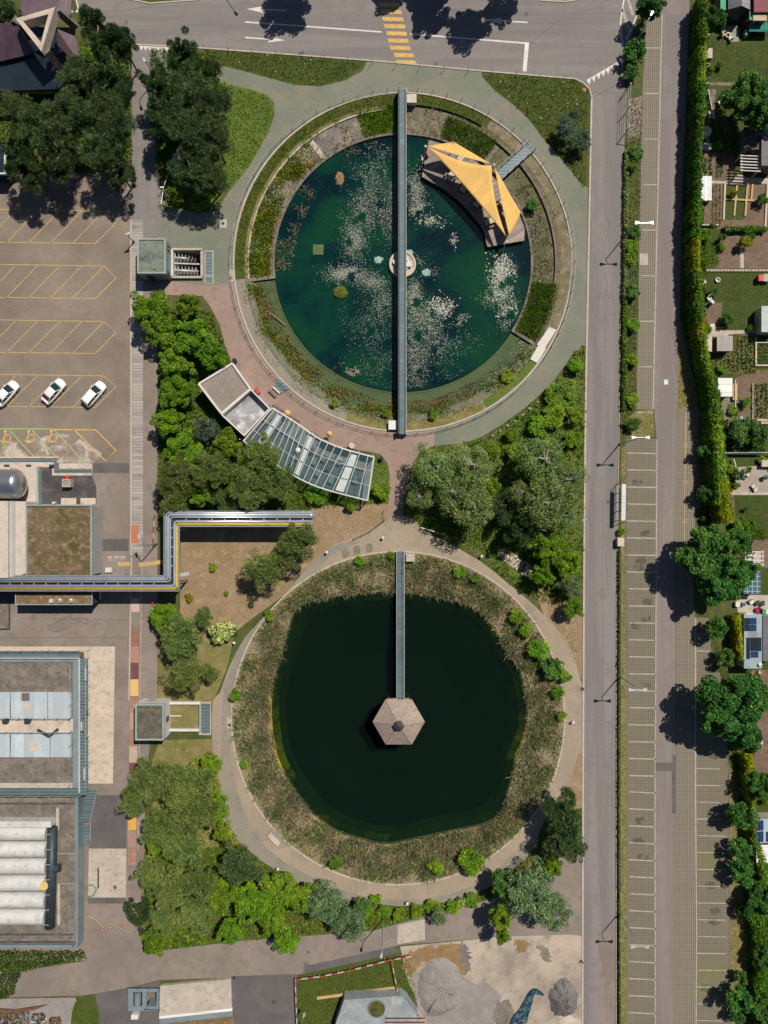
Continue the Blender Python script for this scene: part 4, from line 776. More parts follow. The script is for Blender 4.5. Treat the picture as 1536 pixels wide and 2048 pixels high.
t = thing('roof_fan', 'white mushroom vent standing on the glass canopy', 'vent', W3(596, 900)); x, y = W(596, 900, 4.2); m = MB(); m.cyl(x, y, .12, 3.4, 4.1, 8); m.build('pipe', steel_lt, t); MB().lathe(x, y, [(.15, 4.0), (.38, 4.1), (.36, 4.25), (.1, 4.35)], 14).build('cap', white_wall, t)
def parasol(px, py, label, r=.42, h=2.1, mt=plank):
    t = thing('closed_parasol' if r < .6 else 'parasol', label, 'parasol', W3(px, py)); x, y = W(px, py); m = MB(); m.lathe(x, y, [(.3, 0), (.28, .1), (.035, .12), (.03, h + .1)], 10); m.build('stand', steel, t); MB().lathe(x, y, [(r, h - .5), (r * .75, h - .25), (.06, h)], 14).build('canopy', mt, t)
ys = M('yellow canvas', (.62, .42, .14), (.55, .38, .13), 2)
parasol(577, 829, 'yellow parasol beside the planter at the west of the terrace', .5, 2.1, ys); parasol(660, 870, 'yellow parasol in the middle of the terrace before the canopy', .45, 2.1, ys)
t = thing('cafe_table', 'round pale table standing alone on the terrace east of the parasols', 'table', W3(704, 892)); x, y = W(704, 892); MB().cyl(x, y, .45, .7, .75, 18).build('table_top', cream, t); MB().lathe(x, y, [(.25, 0), (.05, .06), (.05, .7)], 10).build('leg', steel, t)
for (p, q, lb) in (((545, 811), (572, 828), 'long dark planter trough at the west end of the canopy'), ((578, 832), (598, 845), 'short dark planter trough beside the yellow parasol'), ((616, 862), (648, 882), 'dark planter trough against the canopy front')):
    t = thing('planter', lb, 'planter', W3(*p)); MB().bar(W3(*p, .3), W3(*q, .3), .5, .6).build('trough', conc_dk, t); MB().bar(W3(*p, .62), W3(*q, .62), .4, .06).build('soil', soil, t)
bn = thing('bench', 'dark bench standing on the terrace opposite the small pond balcony', 'bench', W3(545, 787)); a, b = W3(539, 780), W3(553, 794); m = MB(); m.bar((a[0], a[1], .43), (b[0], b[1], .43), .4, .06); m.build('seat', bark, bn)
for f in (.1, .9): MB().bar((a[0] + (b[0] - a[0]) * f, a[1] + (b[1] - a[1]) * f, 0), (a[0] + (b[0] - a[0]) * f, a[1] + (b[1] - a[1]) * f, .4), .3, .1).build('leg', steel_dk, bn)
bl = thing('balcony', 'small blue grated balcony pointing over the rim of the upper pond', 'balcony', W3(562, 772)); ph([(553, 752), (581, 778), (572, 780), (562, 788), (546, 776), (552, 766)], .12, .2).build('deck', grate, bl); MB().bar(W3(546, 774, .2), W3(560, 787, .2), .25, .3).build('sill', white_wall, bl)
MB().bar(W3(511, 777, .35), W3(518, 787, .35), .45, .7).build('red_box', red, label='red box against the terrace wall of the low building', cat='box')
for px, py, lb in ((471, 723, 'dark round litter bin at the north corner of the low building'), (763, 917, 'dark round litter bin at the east end of the glass canopy')):
    t = thing('litter_bin', lb, 'bin', W3(px, py)); x, y = W(px, py); MB().lathe(x, y, [(.3, 0), (.34, .8), (.34, .9), (.26, .95)], 14).build('drum', steel_dk, t); MB().cyl(x, y, .2, .95, 1.0, 12).build('lid', black, t)

# ---------------------------------------------------------------- pipe bridge
pb = thing('pipe_bridge', 'long raised pipe bridge with silver pipes and one yellow pipe', 'pipe bridge', W3(340, 1100)); Z = 5.0
def route(off, z): # three runs: west, north, east
    return [W3(-120, 1167 + off, z), W3(344 + off, 1167 + off, z), W3(344 + off, 1038 + off, z), W3(626, 1038 + off, z)]
def bend(P, r=.5):
    out = [Vector(P[0])]
    for i in range(1, len(P) - 1):
        p, a, b = Vector(P[i]), Vector(P[i - 1]), Vector(P[i + 1]); u = (a - p).normalized(); v = (b - p).normalized()
        out += [p + u * r * (1 - k / 4) ** 2 + v * r * (k / 4) ** 2 for k in range(5)]
    return out + [Vector(P[-1])]
for off, r, mt in ((-12, .13, pipe_sil), (-8, .2, pipe_sil), (-3.5, .13, pipe_sil), (5, .2, pipe_sil), (9, .11, pipe_yel), (11.5, .06, pipe_yel)):
    MB().tube(bend(route(off, Z + r)), r, 10).build('pipe', mt, pb, sm=True)
m = MB()
for off in (-15.5, 14.5):
    P = route(off, Z - .1); [m.bar(P[i], P[i + 1], .16, .22) for i in range(3)]
m.build('side_girder', steel, pb)
m = MB()
for px in range(-100, 330, 24): m.bar(W3(px, 1152, Z - .1), W3(px, 1181, Z - .1), .12, .16)
for py in range(1056, 1150, 19): m.bar(W3(329, py, Z - .1), W3(358, py, Z - .1), .12, .16)
for px in range(372, 626, 26): m.bar(W3(px, 1023, Z - .1), W3(px, 1052, Z - .1), .12, .16)
m.build('cross_beam', steel_lt, pb)
MB().prism([W(330, 1026, Z), W(357, 1026, Z), W(357, 1150, Z), W(330, 1150, Z)], Z - .34, Z - .22).build('tray', steel_dk, pb)
m = MB(); m.prism([W(-120, 1153, Z), W(357, 1153, Z), W(357, 1181, Z), W(-120, 1181, Z)], Z - .34, Z - .22); m.prism([W(357, 1024, Z), W(620, 1024, Z), W(620, 1051, Z), W(357, 1051, Z)], Z - .34, Z - .22); m.build('tray', steel_dk, pb)
for px, py in ((20, 1167), (150, 1167), (232, 1167), (344, 1167), (344, 1060), (430, 1038), (530, 1038), (615, 1038)):
    x, y = W(px, py, Z); m = MB(); dx, dy = (0, 1) if 330 > px or px > 360 else (1, 0); [m.box(x + s * dx - .12, y + s * dy - .12, x + s * dx + .12, y + s * dy + .12, 0, Z - .34) for s in (-.9, .9)]; m.build('trestle', steel, pb)
MB().tube([W3(620, 1030, 5.3), W3(628, 1032, 4.6), W3(622, 1037, 2.5), W3(622, 1037, 0)], .28, 10).build('drop_pipe', pipe_sil, pb, sm=True)
MB().bar(W3(360, 1150, 3), W3(378, 1147, 3), .5, .3).build('bracket', steel_lt, pb)

# ---------------------------------------------------------------- left works: block with sedum roof, tank, low walls
wb = thing('works_building', 'flat works building with brown sedum roof and beige metal parapets', 'building', W3(110, 1080))
ph([(53, 1011), (183, 1011), (183, 1150), (53, 1150)], 0, 4.2).build('wall', grey_wall, wb); ph([(55, 1013), (180, 1013), (180, 1149), (55, 1149)], 4.2, 4.3).build('sedum_roof', sedum, wb)
m = MB(); m.pbox(51, 1009, 184, 1012, 4.1, 4.5); m.pbox(51, 1012.2, 54, 1150, 4.1, 4.498); m.pbox(180.5, 1012.2, 184, 1150, 4.1, 4.497); m.build('parapet', teal_metal, wb)
ph([(29, 1003), (51, 1003), (51, 1147), (29, 1155)], 0, 4.7).build('side_roof', cream, wb); ph([(-120, 1002), (16, 1002), (16, 1156), (-120, 1156)], 0, 5.6).build('high_roof', cream, wb); ph([(17, 1002), (28, 1002), (28, 1154), (17, 1156)], 0, 5.1).build('gutter_roof', steel_lt, wb)
ph([(184.5, 1011), (200, 1011), (200, 1200), (184.5, 1200)], 0, .6).build('ledge', cream, wb); m = MB(); m.pbox(186, 1070, 194, 1148, .62, .75); m.pbox(185.5, 1184, 193, 1200, .62, .75); m.build('skylight', M('skylight', (.2, .25, .28), (.3, .36, .38), .8, rough=.2), wb)
m = MB(); [m.pbox(185.6, y, 195, y + 1.5, .76, .8) for y in (1086, 1126)]; m.build('skylight_bar', white_wall, wb)
lb_ = thing('low_annex', 'narrow annex with rusty sedum roof south of the pipe bridge', 'building', W3(105, 1200))
ph([(31, 1186), (183, 1186), (183, 1209), (31, 1209)], 0, 3.4).build('wall', steel_dk, lb_); ph([(33, 1188), (181, 1188), (181, 1207.5), (33, 1207.5)], 3.4, 3.47).build('sedum_roof', sedum_red, lb_); m = MB(); m.pbox(30, 1208, 184, 1210, 3.3, 3.6); m.pbox(30, 1187, 32, 1207.8, 3.3, 3.598); m.pbox(182, 1187, 184, 1207.8, 3.3, 3.598); m.build('parapet', teal_metal, lb_)
for x, lb in ((102, 'square white vent on the rusty sedum annex roof'), (119, 'left of two cowled vents on the rusty sedum annex roof'), (141, 'right of two cowled vents on the rusty sedum annex roof')):
    t = thing('roof_vent', lb, 'vent', W3(x, 1202, 3.47)); MB().pbox(x - 3.5, 1198, x + 3.5, 1205, 3.47, 3.9).build('body', white_wall, t)
    q = W(x, 1200, 4.1); MB().lathe(q[0], q[1], [(.2, 3.9), (.26, 4.1), (.05, 4.25)] if x > 110 else [(.2, 3.9), (.2, 3.95), (.1, 3.96)], 10).build('cowl', lampm, t)
t = thing('manhole_cover', 'dark framed pit cover at the left edge below the annex', 'cover', W3(5, 1245)); MB().pbox(-60, 1206, 20, 1260, 0, .05).build('frame', steel_dk, t); MB().pbox(-58, 1208, 17, 1257, .05, .08).build('plate', conc_dk, t)
MB().prism([W(-120, 1184), W(30, 1184), W(30, 1206), W(-120, 1206)], 0, .05).build('dark_pad', darkroof, label='dark tarred strip beside the annex below the pipe bridge', cat='pad')
tk = thing('storage_tank', 'big polished steel tank lying beside the works building', 'tank', W3(-20, 969)); zc = 4.0; x1, y_ = W(40, 968, zc); x0, _ = W(-120, 968, zc); r = 2.2
m = MB(); pr = [(x0, r)] + [(x1 - .6 + r * .62 * math.sin(a), r * math.cos(a)) for a in [k * math.pi / 2 / 8 for k in range(9)]]; vs = []; fs = []; nn_ = 28
for u, q in pr: vs += [(u, y_ + max(q, .02) * math.cos(2 * math.pi * k / nn_), zc + max(q, .02) * math.sin(2 * math.pi * k / nn_)) for k in range(nn_)]
for i in range(len(pr) - 1):
    for k in range(nn_): fs.append([i * nn_ + k, i * nn_ + (k + 1) % nn_, (i + 1) * nn_ + (k + 1) % nn_, (i + 1) * nn_ + k])
m._add(vs, fs); m.build('shell', tank_m, tk, sm=True); m = MB(); [m.pbox(x, 950, x + 6, 986, .5, 2.6) for x in (-80, -20, 20)]; m.build('saddle', conc, tk); q = W(15, 938, 3.5); MB().lathe(q[0], q[1], [(.3, 1), (.3, 3.3), (.24, 3.5), (.05, 3.55)], 14).build('vent_dome', lampm, tk)
t = thing('plinth', 'pale flat roofed plinth block under the steel tank', 'building', W3(20, 965)); ph([(-120, 934), (73, 934), (73, 1008), (-120, 1003)], 0, 1.2).build('slab', cream, t); ph([(73.2, 938), (77, 938), (77, 1008), (73.2, 1008)], 0, 1.1).build('edge_trim', teal_metal, t)
m = MB(); [m.pbox(x, 929, x + 8, 934, 0, .5) for x in (8, 52, 98)]; m.build('bracket', steel_dk, t)
MB().prism(poly([(77.5, 936), (106, 936), (106, 951), (184, 951), (193, 975), (193, 1008), (77.5, 1008)]), 0, .03).build('tarred_apron', darkroof, label='black tarred apron between the plinth and the yard', cat='apron')
t = thing('light_well', 'long blue grey light well with pale kerbs along the disabled parking bays', 'light well', W3(60, 922)); m = MB(); m.pbox(-120, 917, 113, 924, 0, .1); m.pbox(108, 924.3, 116, 946, 0, .1); m.pbox(116.3, 938, 181, 946, 0, .1); m.build('grating', grate, t)
m = MB(); m.pbox(-120, 913, 118, 916.5, 0, .25); m.pbox(-120, 924.4, 104, 934, 0, .12); m.pbox(104.3, 924.4, 107.5, 951, 0, .12); m.pbox(107.8, 946.4, 183, 951, 0, .12); m.pbox(118.3, 927, 184, 937.6, 0, .08); m.build('kerb', conc_lt, t)
t = thing('valve_unit', 'square grey unit with red valves on the black apron', 'machine', W3(132, 964)); MB().pbox(124, 958, 140, 974, 0, 1.2).build('cabinet', conc, t); m = MB(); [m.pbox(126, y, 138, y + 1, 1.2, 1.26) for y in (961, 965, 969)]; m.build('louvre', steel_dk, t); m = MB(); m.tube([W3(127, 954, .9), W3(133, 953, 1.1), W3(133, 958, 1.1)], .16, 8); m.cyl(*W(141, 956), .2, 0, 1.2, 10); m.build('valve', red, t)
for x0_, lb in ((122, 'left concrete slab north of the sedum roof building'), (161, 'right concrete slab north of the sedum roof building')): MB().pbox(x0_, 996, x0_ + 30, 1009, .03, .2).build('slab', conc_lt, label=lb, cat='slab')
q = W(111, 1006); MB().lathe(*q, [(.2, 0), (.2, .8), (.1, .95)], 12).build('bollard', white_wall, label='short white post on the black apron beside the sedum roof', cat='post')
t = thing('hose_cart', 'white hose cart parked in the yard beside the ledge', 'cart', W3(217, 1139)); m = MB(); m.pbox(210, 1135, 224, 1145, .25, .4); m.build('bed', white_wall, t); m = MB(); m.bar(W3(222, 1145, .4), W3(222, 1132, .9), .06); m.build('handle', lampm, t); m = MB(); [m.cyl(*W(x, y), .14, .0, .22, 10) for x in (212, 222) for y in (1136, 1144)]; m.build('wheel', black, t)

# ---------------------------------------------------------------- left works: filter hall with covers, gantries and white pipes
fh = thing('filter_hall', 'large filter hall with dark basins, translucent covers and steel walkways', 'building', W3(70, 1440)); Z = 3.2
ph([(-120, 1312), (150, 1312), (150, 1590), (-120, 1590)], 0, Z).build('wall', conc_dk, fh)
for y0_, y1_ in ((1330, 1384), (1515, 1572)): ph([(-120, y0_), (140, y0_), (140, y1_), (-120, y1_)], Z, Z + .05).build('basin', conc_dk, fh)
pan = lines('translucent cover', (.42, .47, .49), (.3, .34, .36), 0, 1.45, .03, rough=.35, vary=.35, noise_c=(.36, .41, .44))
ph([(-120, 1384.3), (142, 1384.3), (142, 1437), (-120, 1437)], Z, Z + .3).build('cover', pan, fh); ph([(-120, 1465), (142, 1465), (142, 1514.6), (-120, 1514.6)], Z, Z + .3).build('cover', pan, fh)
for a_ in ((43, 1407, 60, 1420), (59, 1480, 75, 1503)): MB().pbox(*a_, Z + .3, Z + .33).build('patch_panel', cream, fh)
MB().pbox(43, 1386, 59, 1402, Z + .3, Z + .32).build('opening', conc_dk, fh)
ph([(-120, 1437.4), (146, 1437.4), (146, 1464.6), (-120, 1464.6)], Z, Z + .12).build('walkway', conc_lt, fh)
for (x0_, y0_, x1_, y1_) in ((-120, 1303, 160, 1317), (159, 1317.2, 175, 1590), (-120, 1577, 158, 1590)): MB().pbox(x0_, y0_, x1_, y1_, Z + .25, Z + .35).build('gantry', grate, fh)
MB().pbox(146, 1317.3, 157, 1576, Z + .02, Z + .16).build('gutter', steel, fh); MB().pbox(-120, 1317.4, 145.5, 1324, Z + .02, Z + .16).build('gutter', steel, fh); MB().pbox(-120, 1566, 145, 1576, Z + .06, Z + .12).build('gutter', conc, fh)
m = MB(); m.pbox(157.2, 1317, 158.8, 1586, Z + .35, Z + .6); m.pbox(-120, 1316, 157, 1317.2, Z + .35, Z + .6); m.build('edge_rail', white_wall, fh)
def rail(pts, z, parent, mt=steel, step=26):
    m = MB()
    for dz in (.5, 1.0): m.tube([W3(*p, z + dz) for p in pts], .035, 5)
    for i in range(len(pts) - 1):
        a_, b_ = pts[i], pts[i + 1]; L = math.dist(a_, b_); c = max(1, int(L / step))
        for k in range(c + 1): p = (a_[0] + (b_[0] - a_[0]) * k / c, a_[1] + (b_[1] - a_[1]) * k / c); x, y = W(*p, z + .5); m.box(x - .03, y - .03, x + .03, y + .03, z, z + 1.0)
    return m.build('handrail', mt, parent)
rail([(-120, 1302), (176, 1302), (176, 1420), (168, 1436), (168, 1462), (176, 1475), (176, 1580)], Z + .35, fh); rail([(140, 1330), (140, 1437), (-120, 1437)], Z + .3, fh, steel_lt); rail([(-120, 1465), (140, 1465), (138, 1572)], Z + .3, fh, steel_lt); rail([(-120, 1592), (160, 1592)], Z + .3, fh, teal_metal); rail([(171, 1320), (171, 1576)], Z + .35, fh, steel_lt)
m = MB(); [m.bar(W3(x, 1437.5, Z + 1.3), W3(x, 1384, Z + .6), .06) for x in (20, 95)]; [m.bar(W3(x, 1465, Z + 1.3), W3(x, 1515, Z + .6), .06) for x in (20, 100)]; m.build('strut', steel, fh)
m = MB(); [m.pbox(*a_, Z + 1.2, Z + 1.35) for a_ in ((169.5, 1336, 172, 1361), (161, 1444, 164.5, 1462), (167, 1536, 169.5, 1561))]; m.build('lamp_strip', lampm, fh)
for px, lb in ((8, 'a'), (52, 'b')): MB().pbox(px - 4, 1438, px + 6, 1447, Z + .12, Z + .8).build('actuator', steel_dk, fh)
for p, q in (((98, 1472), (75, 1459)), ((98, 1472), (116, 1457))): MB().bar(W3(*p, Z + 1.2), W3(*q, Z + .9), .25, .25).build('crane_arm', steel_dk, fh)
st = thing('steel_stair', 'steel stair climbing along the filter hall beside the dark asphalt', 'stair', W3(180, 1615))
for k in range(16): f = k / 15; MB().prism([W(183 - 14 * f + dx, 1581 + 62 * f + dy, 3.1 - 2.2 * f) for dx, dy in ((-9, -2), (12, -2), (12, 1.6), (-9, 1.6))], 3.1 - 2.2 * f, 3.16 - 2.2 * f).build('tread', grate, st)
MB().prism(poly([(160, 1645), (183, 1645), (181, 1683), (160, 1683)]), .8, .9).build('landing', grate, st)
for s in (-9, 12): m = MB(); m.bar(W3(183 + s, 1580, 3.1), W3(169 + s, 1643, .9), .08, .3); m.tube([W3(183 + s, 1580, 4.1), W3(169 + s, 1643, 1.9), W3(168 + s, 1683, 1.9)], .04, 5); m.build('stringer', steel_lt if s > 0 else steel, st)
m = MB(); [m.box(x - .05, y - .05, x + .05, y + .05, 0, .8) for x, y in (W(162, 1650), W(180, 1650), W(162, 1680), W(179, 1680))]; m.build('post', steel, st)
lh = thing('tank_hall', 'low concrete roof carrying a row of six white half round pipes', 'building', W3(70, 1745)); Z2 = 2.4
ph([(-120, 1593), (154, 1593), (154, 1895), (-120, 1895)], 0, Z2).build('roof', conc_dk, lh)
m = MB(); m.pbox(-120, 1606, 152, 1609, Z2, Z2 + .12); m.pbox(-120, 1868, 148, 1871, Z2, Z2 + .12); m.pbox(-120, 1883, 150, 1886, Z2, Z2 + .1); m.build('upstand', darkroof, lh); MB().pbox(151, 1594, 156, 1896, .5, Z2 + .25).build('gutter', steel, lh); MB().pbox(-120, 1888, 150.5, 1895.5, .5, Z2 + .2).build('gutter', steel, lh)
m = MB(); [m.pbox(*a_, Z2, Z2 + .02) for a_ in ((115, 1707, 150, 1708.2), (116, 1767, 150, 1768.2), (112, 1615, 118, 1660), (115, 1769, 120, 1850))]; m.build('joint', conc, lh)
rail([(150, 1595), (148, 1890), (-120, 1890)], Z2, lh, teal_metal, 40)
sg = thing('pipe_manifold', 'row of six white half round pipes joined to a dark header pipe', 'pipes', W3(50, 1750, Z2))
for k in range(6):
    y = 1670 + 34 * k; x0, yy = W(-120, y, Z2 + 1.1); x1, _ = W(90 - k * .8, y, Z2 + 1.1); m = MB(); rad = 1.14; n_ = 14; vs = []
    for u in (x0, x1): vs += [(u, yy + rad * math.cos(math.pi * q / n_), Z2 + .1 + rad * math.sin(math.pi * q / n_)) for q in range(n_ + 1)]
    m._add(vs, [[q, q + 1, n_ + 2 + q, n_ + 1 + q] for q in range(n_)] + [[n_ + 1 + q for q in range(n_ + 1)]]); m.build('pipe', tube_m, sg, sm=False)
MB().tube([W3(105, 1655, Z2 + .7), W3(100, 1855, Z2 + .7)], .72, 14).build('header_pipe', steel_dk, sg, sm=True)
m = MB(); [m.tube([(W(103 - k * .8, 1664 + k * 30, 3)[0] + .74 * math.cos(a), W(103, 1664 + k * 30, 3)[1], Z2 + .7 + .74 * math.sin(a)) for a in [q * math.pi / 8 for q in range(9)]], .05, 5) for k in range(7)]; m.build('clamp', steel_lt, sg)
MB().tube([W3(105, 1738, Z2 + .75), W3(120, 1735, Z2 + .75)], .6, 12).build('stub_pipe', steel_dk, sg); q = W(88, 1772, Z2 + 1.4); MB().cyl(*q, .62, Z2, Z2 + 1.45, 16).build('stub', ys, sg)
m = MB(); m.pbox(-120, 1643, 102, 1655, Z2, Z2 + 1.5); m.build('duct', tube_m, sg)
MB().tube([W3(174, 1772, 1), W3(186, 1770, 1.1), W3(193, 1780, .9), W3(186, 1792, .5), W3(176, 1794, .3)], .1, 7).build('hose', M('green hose', (.1, .22, .17), (.12, .25, .2), 2), label='green curved pipe beside the concrete yard slab', cat='hose')
MB().pbox(195, 1736, 197.5, 1777, .02, .1).build('drain_grate', steel_dk, label='long dark drain grate in the concrete yard slab', cat='drain')
for px, py, r, lb, mt in ((230, 1774, .3, 'round brown manhole cover in the concrete yard slab', conc_dk), (286, 1700, .34, 'brown round manhole cover in the strip beside the woods', sand_wet), (617, 1905, .32, 'dark manhole cover in the middle of the bottom road', conc_dk), (548, 2004, .32, 'dark manhole cover in the dark asphalt patch', darkroof), (468, 1956, .22, 'small black drain beside the bottom concrete slab', black), (252, 45, .35, 'brown manhole cover in the road north of the pines', conc_dk), (1168, 180, .32, 'red manhole cover at the rounded street corner', terrac), (1175, 544, .2, 'small rusty cover on the road kerb', terrac), (1200, 1929, .25, 'reddish cover in the patched lower road', terrac), (1216, 1004, .3, 'faint manhole cover in the road beside the lower shelter', asph_dark), (1053, 28, .3, 'faint manhole cover in the top road', asph_dark)):
    q = W(px, py); MB().cyl(*q, r, .0, .034, 18).build('manhole_cover', mt, label=lb, cat='manhole')
for px, py in ((1166, 1100), (1170, 823), (1165, 1378), (1067, 145), (872, 127), (604, 106)): MB().pbox(px - 3, py - 3, px + 3, py + 3, 0, .108 if px > 1100 else .03).build('gully', steel_dk, label=f'road gully beside the kerb {dict([(1166, "below the bright shrubs"), (1170, "by the yellow green bush"), (1165, "by the end of the lower ring path"), (1067, "near the stop line"), (872, "right of the yellow crossing"), (604, "below the left lane arrows")])[px]}', cat='drain')

# ---------------------------------------------------------------- top left building with the triangular frame
tb = thing('angular_building', 'angular building with purple metal roofs under a big concrete triangle', 'building', W3(60, 90))
ph([(-60, 150), (-60, 60), (40, 45), (110, 60), (168, 142), (108, 182), (-60, 186)], 0, 4).build('wall', navy, tb)
def slope(name, pts, mt): 
    m = MB(); m.face([W3(*p) for p in pts]); o = m.build(name, mt, tb, recalc=False); o.modifiers.new('t', 'SOLIDIFY').thickness = .25; return o
slope('roof', [(-60, 92, 5), (-60, 40, 7.5), (36, 50, 7.5), (72, 106, 5.2), (0, 123, 5)], purple)
slope('roof', [(112, 58, 7), (150, 74, 5.4), (170, 142, 4.6), (115, 92, 6)], purple)
slope('roof', [(38, -50, 6.4), (150, -50, 6.4), (142, 34, 6.2), (112, 20, 6.6), (46, 34, 7)], purple)
slope('lower_roof', [(-60, 128, 4.1), (0, 125, 4.3), (74, 108, 4.6), (122, 142, 4.2), (112, 180, 4.1), (-60, 186, 4.1)], navy)
fr = [(31, 37, 9), (110, 14, 9.4), (83, 103, 9)]; fi = [(46, 42, 9), (97, 28, 9.3), (82, 84, 9)]
m = MB(); P = [Vector(W3(*p)) for p in fr]; I = [Vector(W3(*p)) for p in fi]; vs = [p[:] for p in P + I] + [(p - Vector((0, 0, 1.6)))[:] for p in P + I]
m._add(vs, [f for k in range(3) for f in ([k, (k + 1) % 3, 3 + (k + 1) % 3, 3 + k], [6 + k, 9 + k, 9 + (k + 1) % 3, 6 + (k + 1) % 3], [k, 6 + k, 6 + (k + 1) % 3, (k + 1) % 3], [3 + k, 3 + (k + 1) % 3, 9 + (k + 1) % 3, 9 + k])]); m.build('triangle_frame', conc_lt, tb)
for p, q in (((112, 18, 8.6), (150, 52, 4.5)), ((92, 100, 8.2), (124, 142, 4)), ((34, 40, 8), (20, 60, 4))): MB().bar(W3(*p), W3(*q), .9, .9).build('strut', conc_dk, tb)
t = thing('skylight_frame', 'white framed roof corner at the left edge among the pines', 'building', W3(0, 320)); ph([(-80, 285), (8, 285), (10, 346), (-80, 346)], 0, 3).build('wall', navy, t); m = MB(); m.pbox(8, 288, 11, 348, 2.8, 3.2); m.pbox(-80, 345, 7.7, 348, 2.8, 3.2); m.build('trim', white_wall, t)

# ---------------------------------------------------------------- yard at the bottom: pits, slab, bunker, scrap, fence
t = thing('steel_pit', 'steel railed double pit beside the bottom concrete slab', 'pit', W3(285, 2002)); m = MB(); m.pbox(256, 1978, 318, 1984, 0, .3); m.pbox(256, 2013, 292, 2022, 0, .28); m.pbox(284.3, 1984.3, 293, 2012.7, 0, .29); m.pbox(256, 1984.3, 266, 2012.7, 0, .29); m.pbox(313.2, 1984.3, 319, 2020, 0, .28); m.pbox(293.3, 2013.2, 313, 2020, -2, .27); m.build('frame', steel, t)
m = MB(); m.pbox(266, 1984, 284, 2020, -2, -1.9); m.pbox(293, 1984, 313, 2013, -2, -1.9); m.build('floor', conc_dk, t); m = MB(); m.tube([W3(275, 1984, -.3), W3(275, 2015, -.4)], .5, 10); m.build('pipe', steel, t); rail([(256, 1978), (319, 1978), (319, 2021), (290, 2021)], .3, t, steel, 16)
MB().pbox(262, 2030, 276, 2039, 0, .8).build('white_box', white_wall, label='small white box standing below the steel railed pit', cat='box')
t = thing('loading_slab', 'pale concrete slab with a ribbed lower edge at the bottom road', 'slab', W3(390, 1990)); MB().prism(poly([(322, 1968), (463, 1954), (465, 2012), (320, 2028)]), 0, .5).build('top', conc, t); MB().prism(poly([(320, 2028.3), (465, 2012.3), (465.5, 2018), (320, 2034)]), 0, .42).build('ribbed_edge', wroof, t); MB().prism(poly([(320, 2034.4), (465, 2018.4), (466, 2030), (320, 2046)]), 0, .25).build('gutter', steel, t); MB().prism(poly([(320, 2046.4), (466, 2030.4), (480, 2080), (320, 2090)]), 0, .1).build('fill', sedum_red, t)
bk = thing('bunker', 'grey concrete bunker with a round green hole in its roof', 'building', W3(755, 2025)); PB = [(688, 2000), (800, 1992), (812, 2000), (836, 2035), (836, 2100), (660, 2100), (672, 2045)]
ph(PB, 0, 2.0).build('roof', M('bunker concrete', (.2, .225, .235), (.28, .3, .31), .4, (.34, .35, .35), .7, grain=.3), bk); q = W(753, 2017, 2); MB().cyl(*q, 1.25, 2.0, 2.02, 28).build('hole', M('hole', (.03, .04, .01), (.12, .1, .02), 1), bk); m = MB(); m.lathe(*q, [(1.25, 2.0), (1.25, 2.1), (1.4, 2.1), (1.4, 2.0)], 28); m.build('rim', steel, bk)
for y in (2036, 2044): MB().pbox(770, y, 850, y + 2, 2.0, 2.1).build('slot', M('rusty slot', (.1, .03, .03), rough=.8), bk)
MB().bar(W3(634, 1996, .12), W3(790, 1975, .12), .38, .24).build('timber_beam', plank, label='long orange timber beam lying in the grass north of the bunker', cat='beam')
def fence(pts, label, h=1.0):
    t = thing('barrier_fence', label, 'fence', W3(*pts[0])); i = 0
    for k in range(len(pts) - 1):
        a_, b_ = Vector(W(*pts[k])), Vector(W(*pts[k + 1])); L = (b_ - a_).length; c = int(L / .8)
        mm = [MB(), MB()]
        for j in range(c): p = a_ + (b_ - a_) * j / c; q = a_ + (b_ - a_) * (j + 1) / c; mm[j % 2].bar((*p, h - .15 + .001 * (j % 2)), (*q, h - .15 + .001 * (j % 2)), .08, .22)
        mm[0].build('red_board', red, t); mm[1].build('white_board', white_wall, t)
        for j in range(0, c + 1, 3): p = a_ + (b_ - a_) * j / c; MB().box(p.x - .04, p.y - .04, p.x + .04, p.y + .04, 0, h).build('post', steel_lt, t)
fence([(592, 1952), (640, 1946), (700, 1934), (780, 1913), (822, 1906)], 'long red and white barrier fence north of the bunker lawn'); fence([(592, 1955), (596, 2060)], 'red and white barrier fence on the west side of the bunker lawn'); fence([(784, 1918), (798, 1990)], 'short red and white barrier fence beside the sand yard')
fence([(312, 1030), (310, 1088)], 'red and white barrier beside the strip left of the pipe bridge'); fence([(309, 1198), (307, 1228)], 'short red and white barrier beside the bright shrub')
def cone(px, py, label):
    t = thing('traffic_cone', label, 'cone', W3(px, py), 'traffic cones'); x, y = W(px, py); MB().box(x - .2, y - .2, x + .2, y + .2, 0, .05).build('base', red, t); MB().cyl(x, y, .17, .05, .42, 12, .1).build('lower_band', red, t); MB().cyl(x, y, .1, .42, .6, 12, .06).build('white_band', white_wall, t); MB().cyl(x, y, .06, .6, .75, 12, .03).build('tip', red, t)
cone(207, 1856, 'red and white cone holding the yellow chain in the yard'); cone(243, 1853, 'red and white cone by the trees at the end of the yellow chain'); cone(284, 1875, 'red and white cone under the edge of the trees')
MB().tube([W3(176, 1832, .7), W3(190, 1838, .3), W3(207, 1856, .6), W3(225, 1854, .35), W3(243, 1853, .6)], .03, 5).build('chain', ys, label='yellow chain hanging between the cones across the yard', cat='chain')
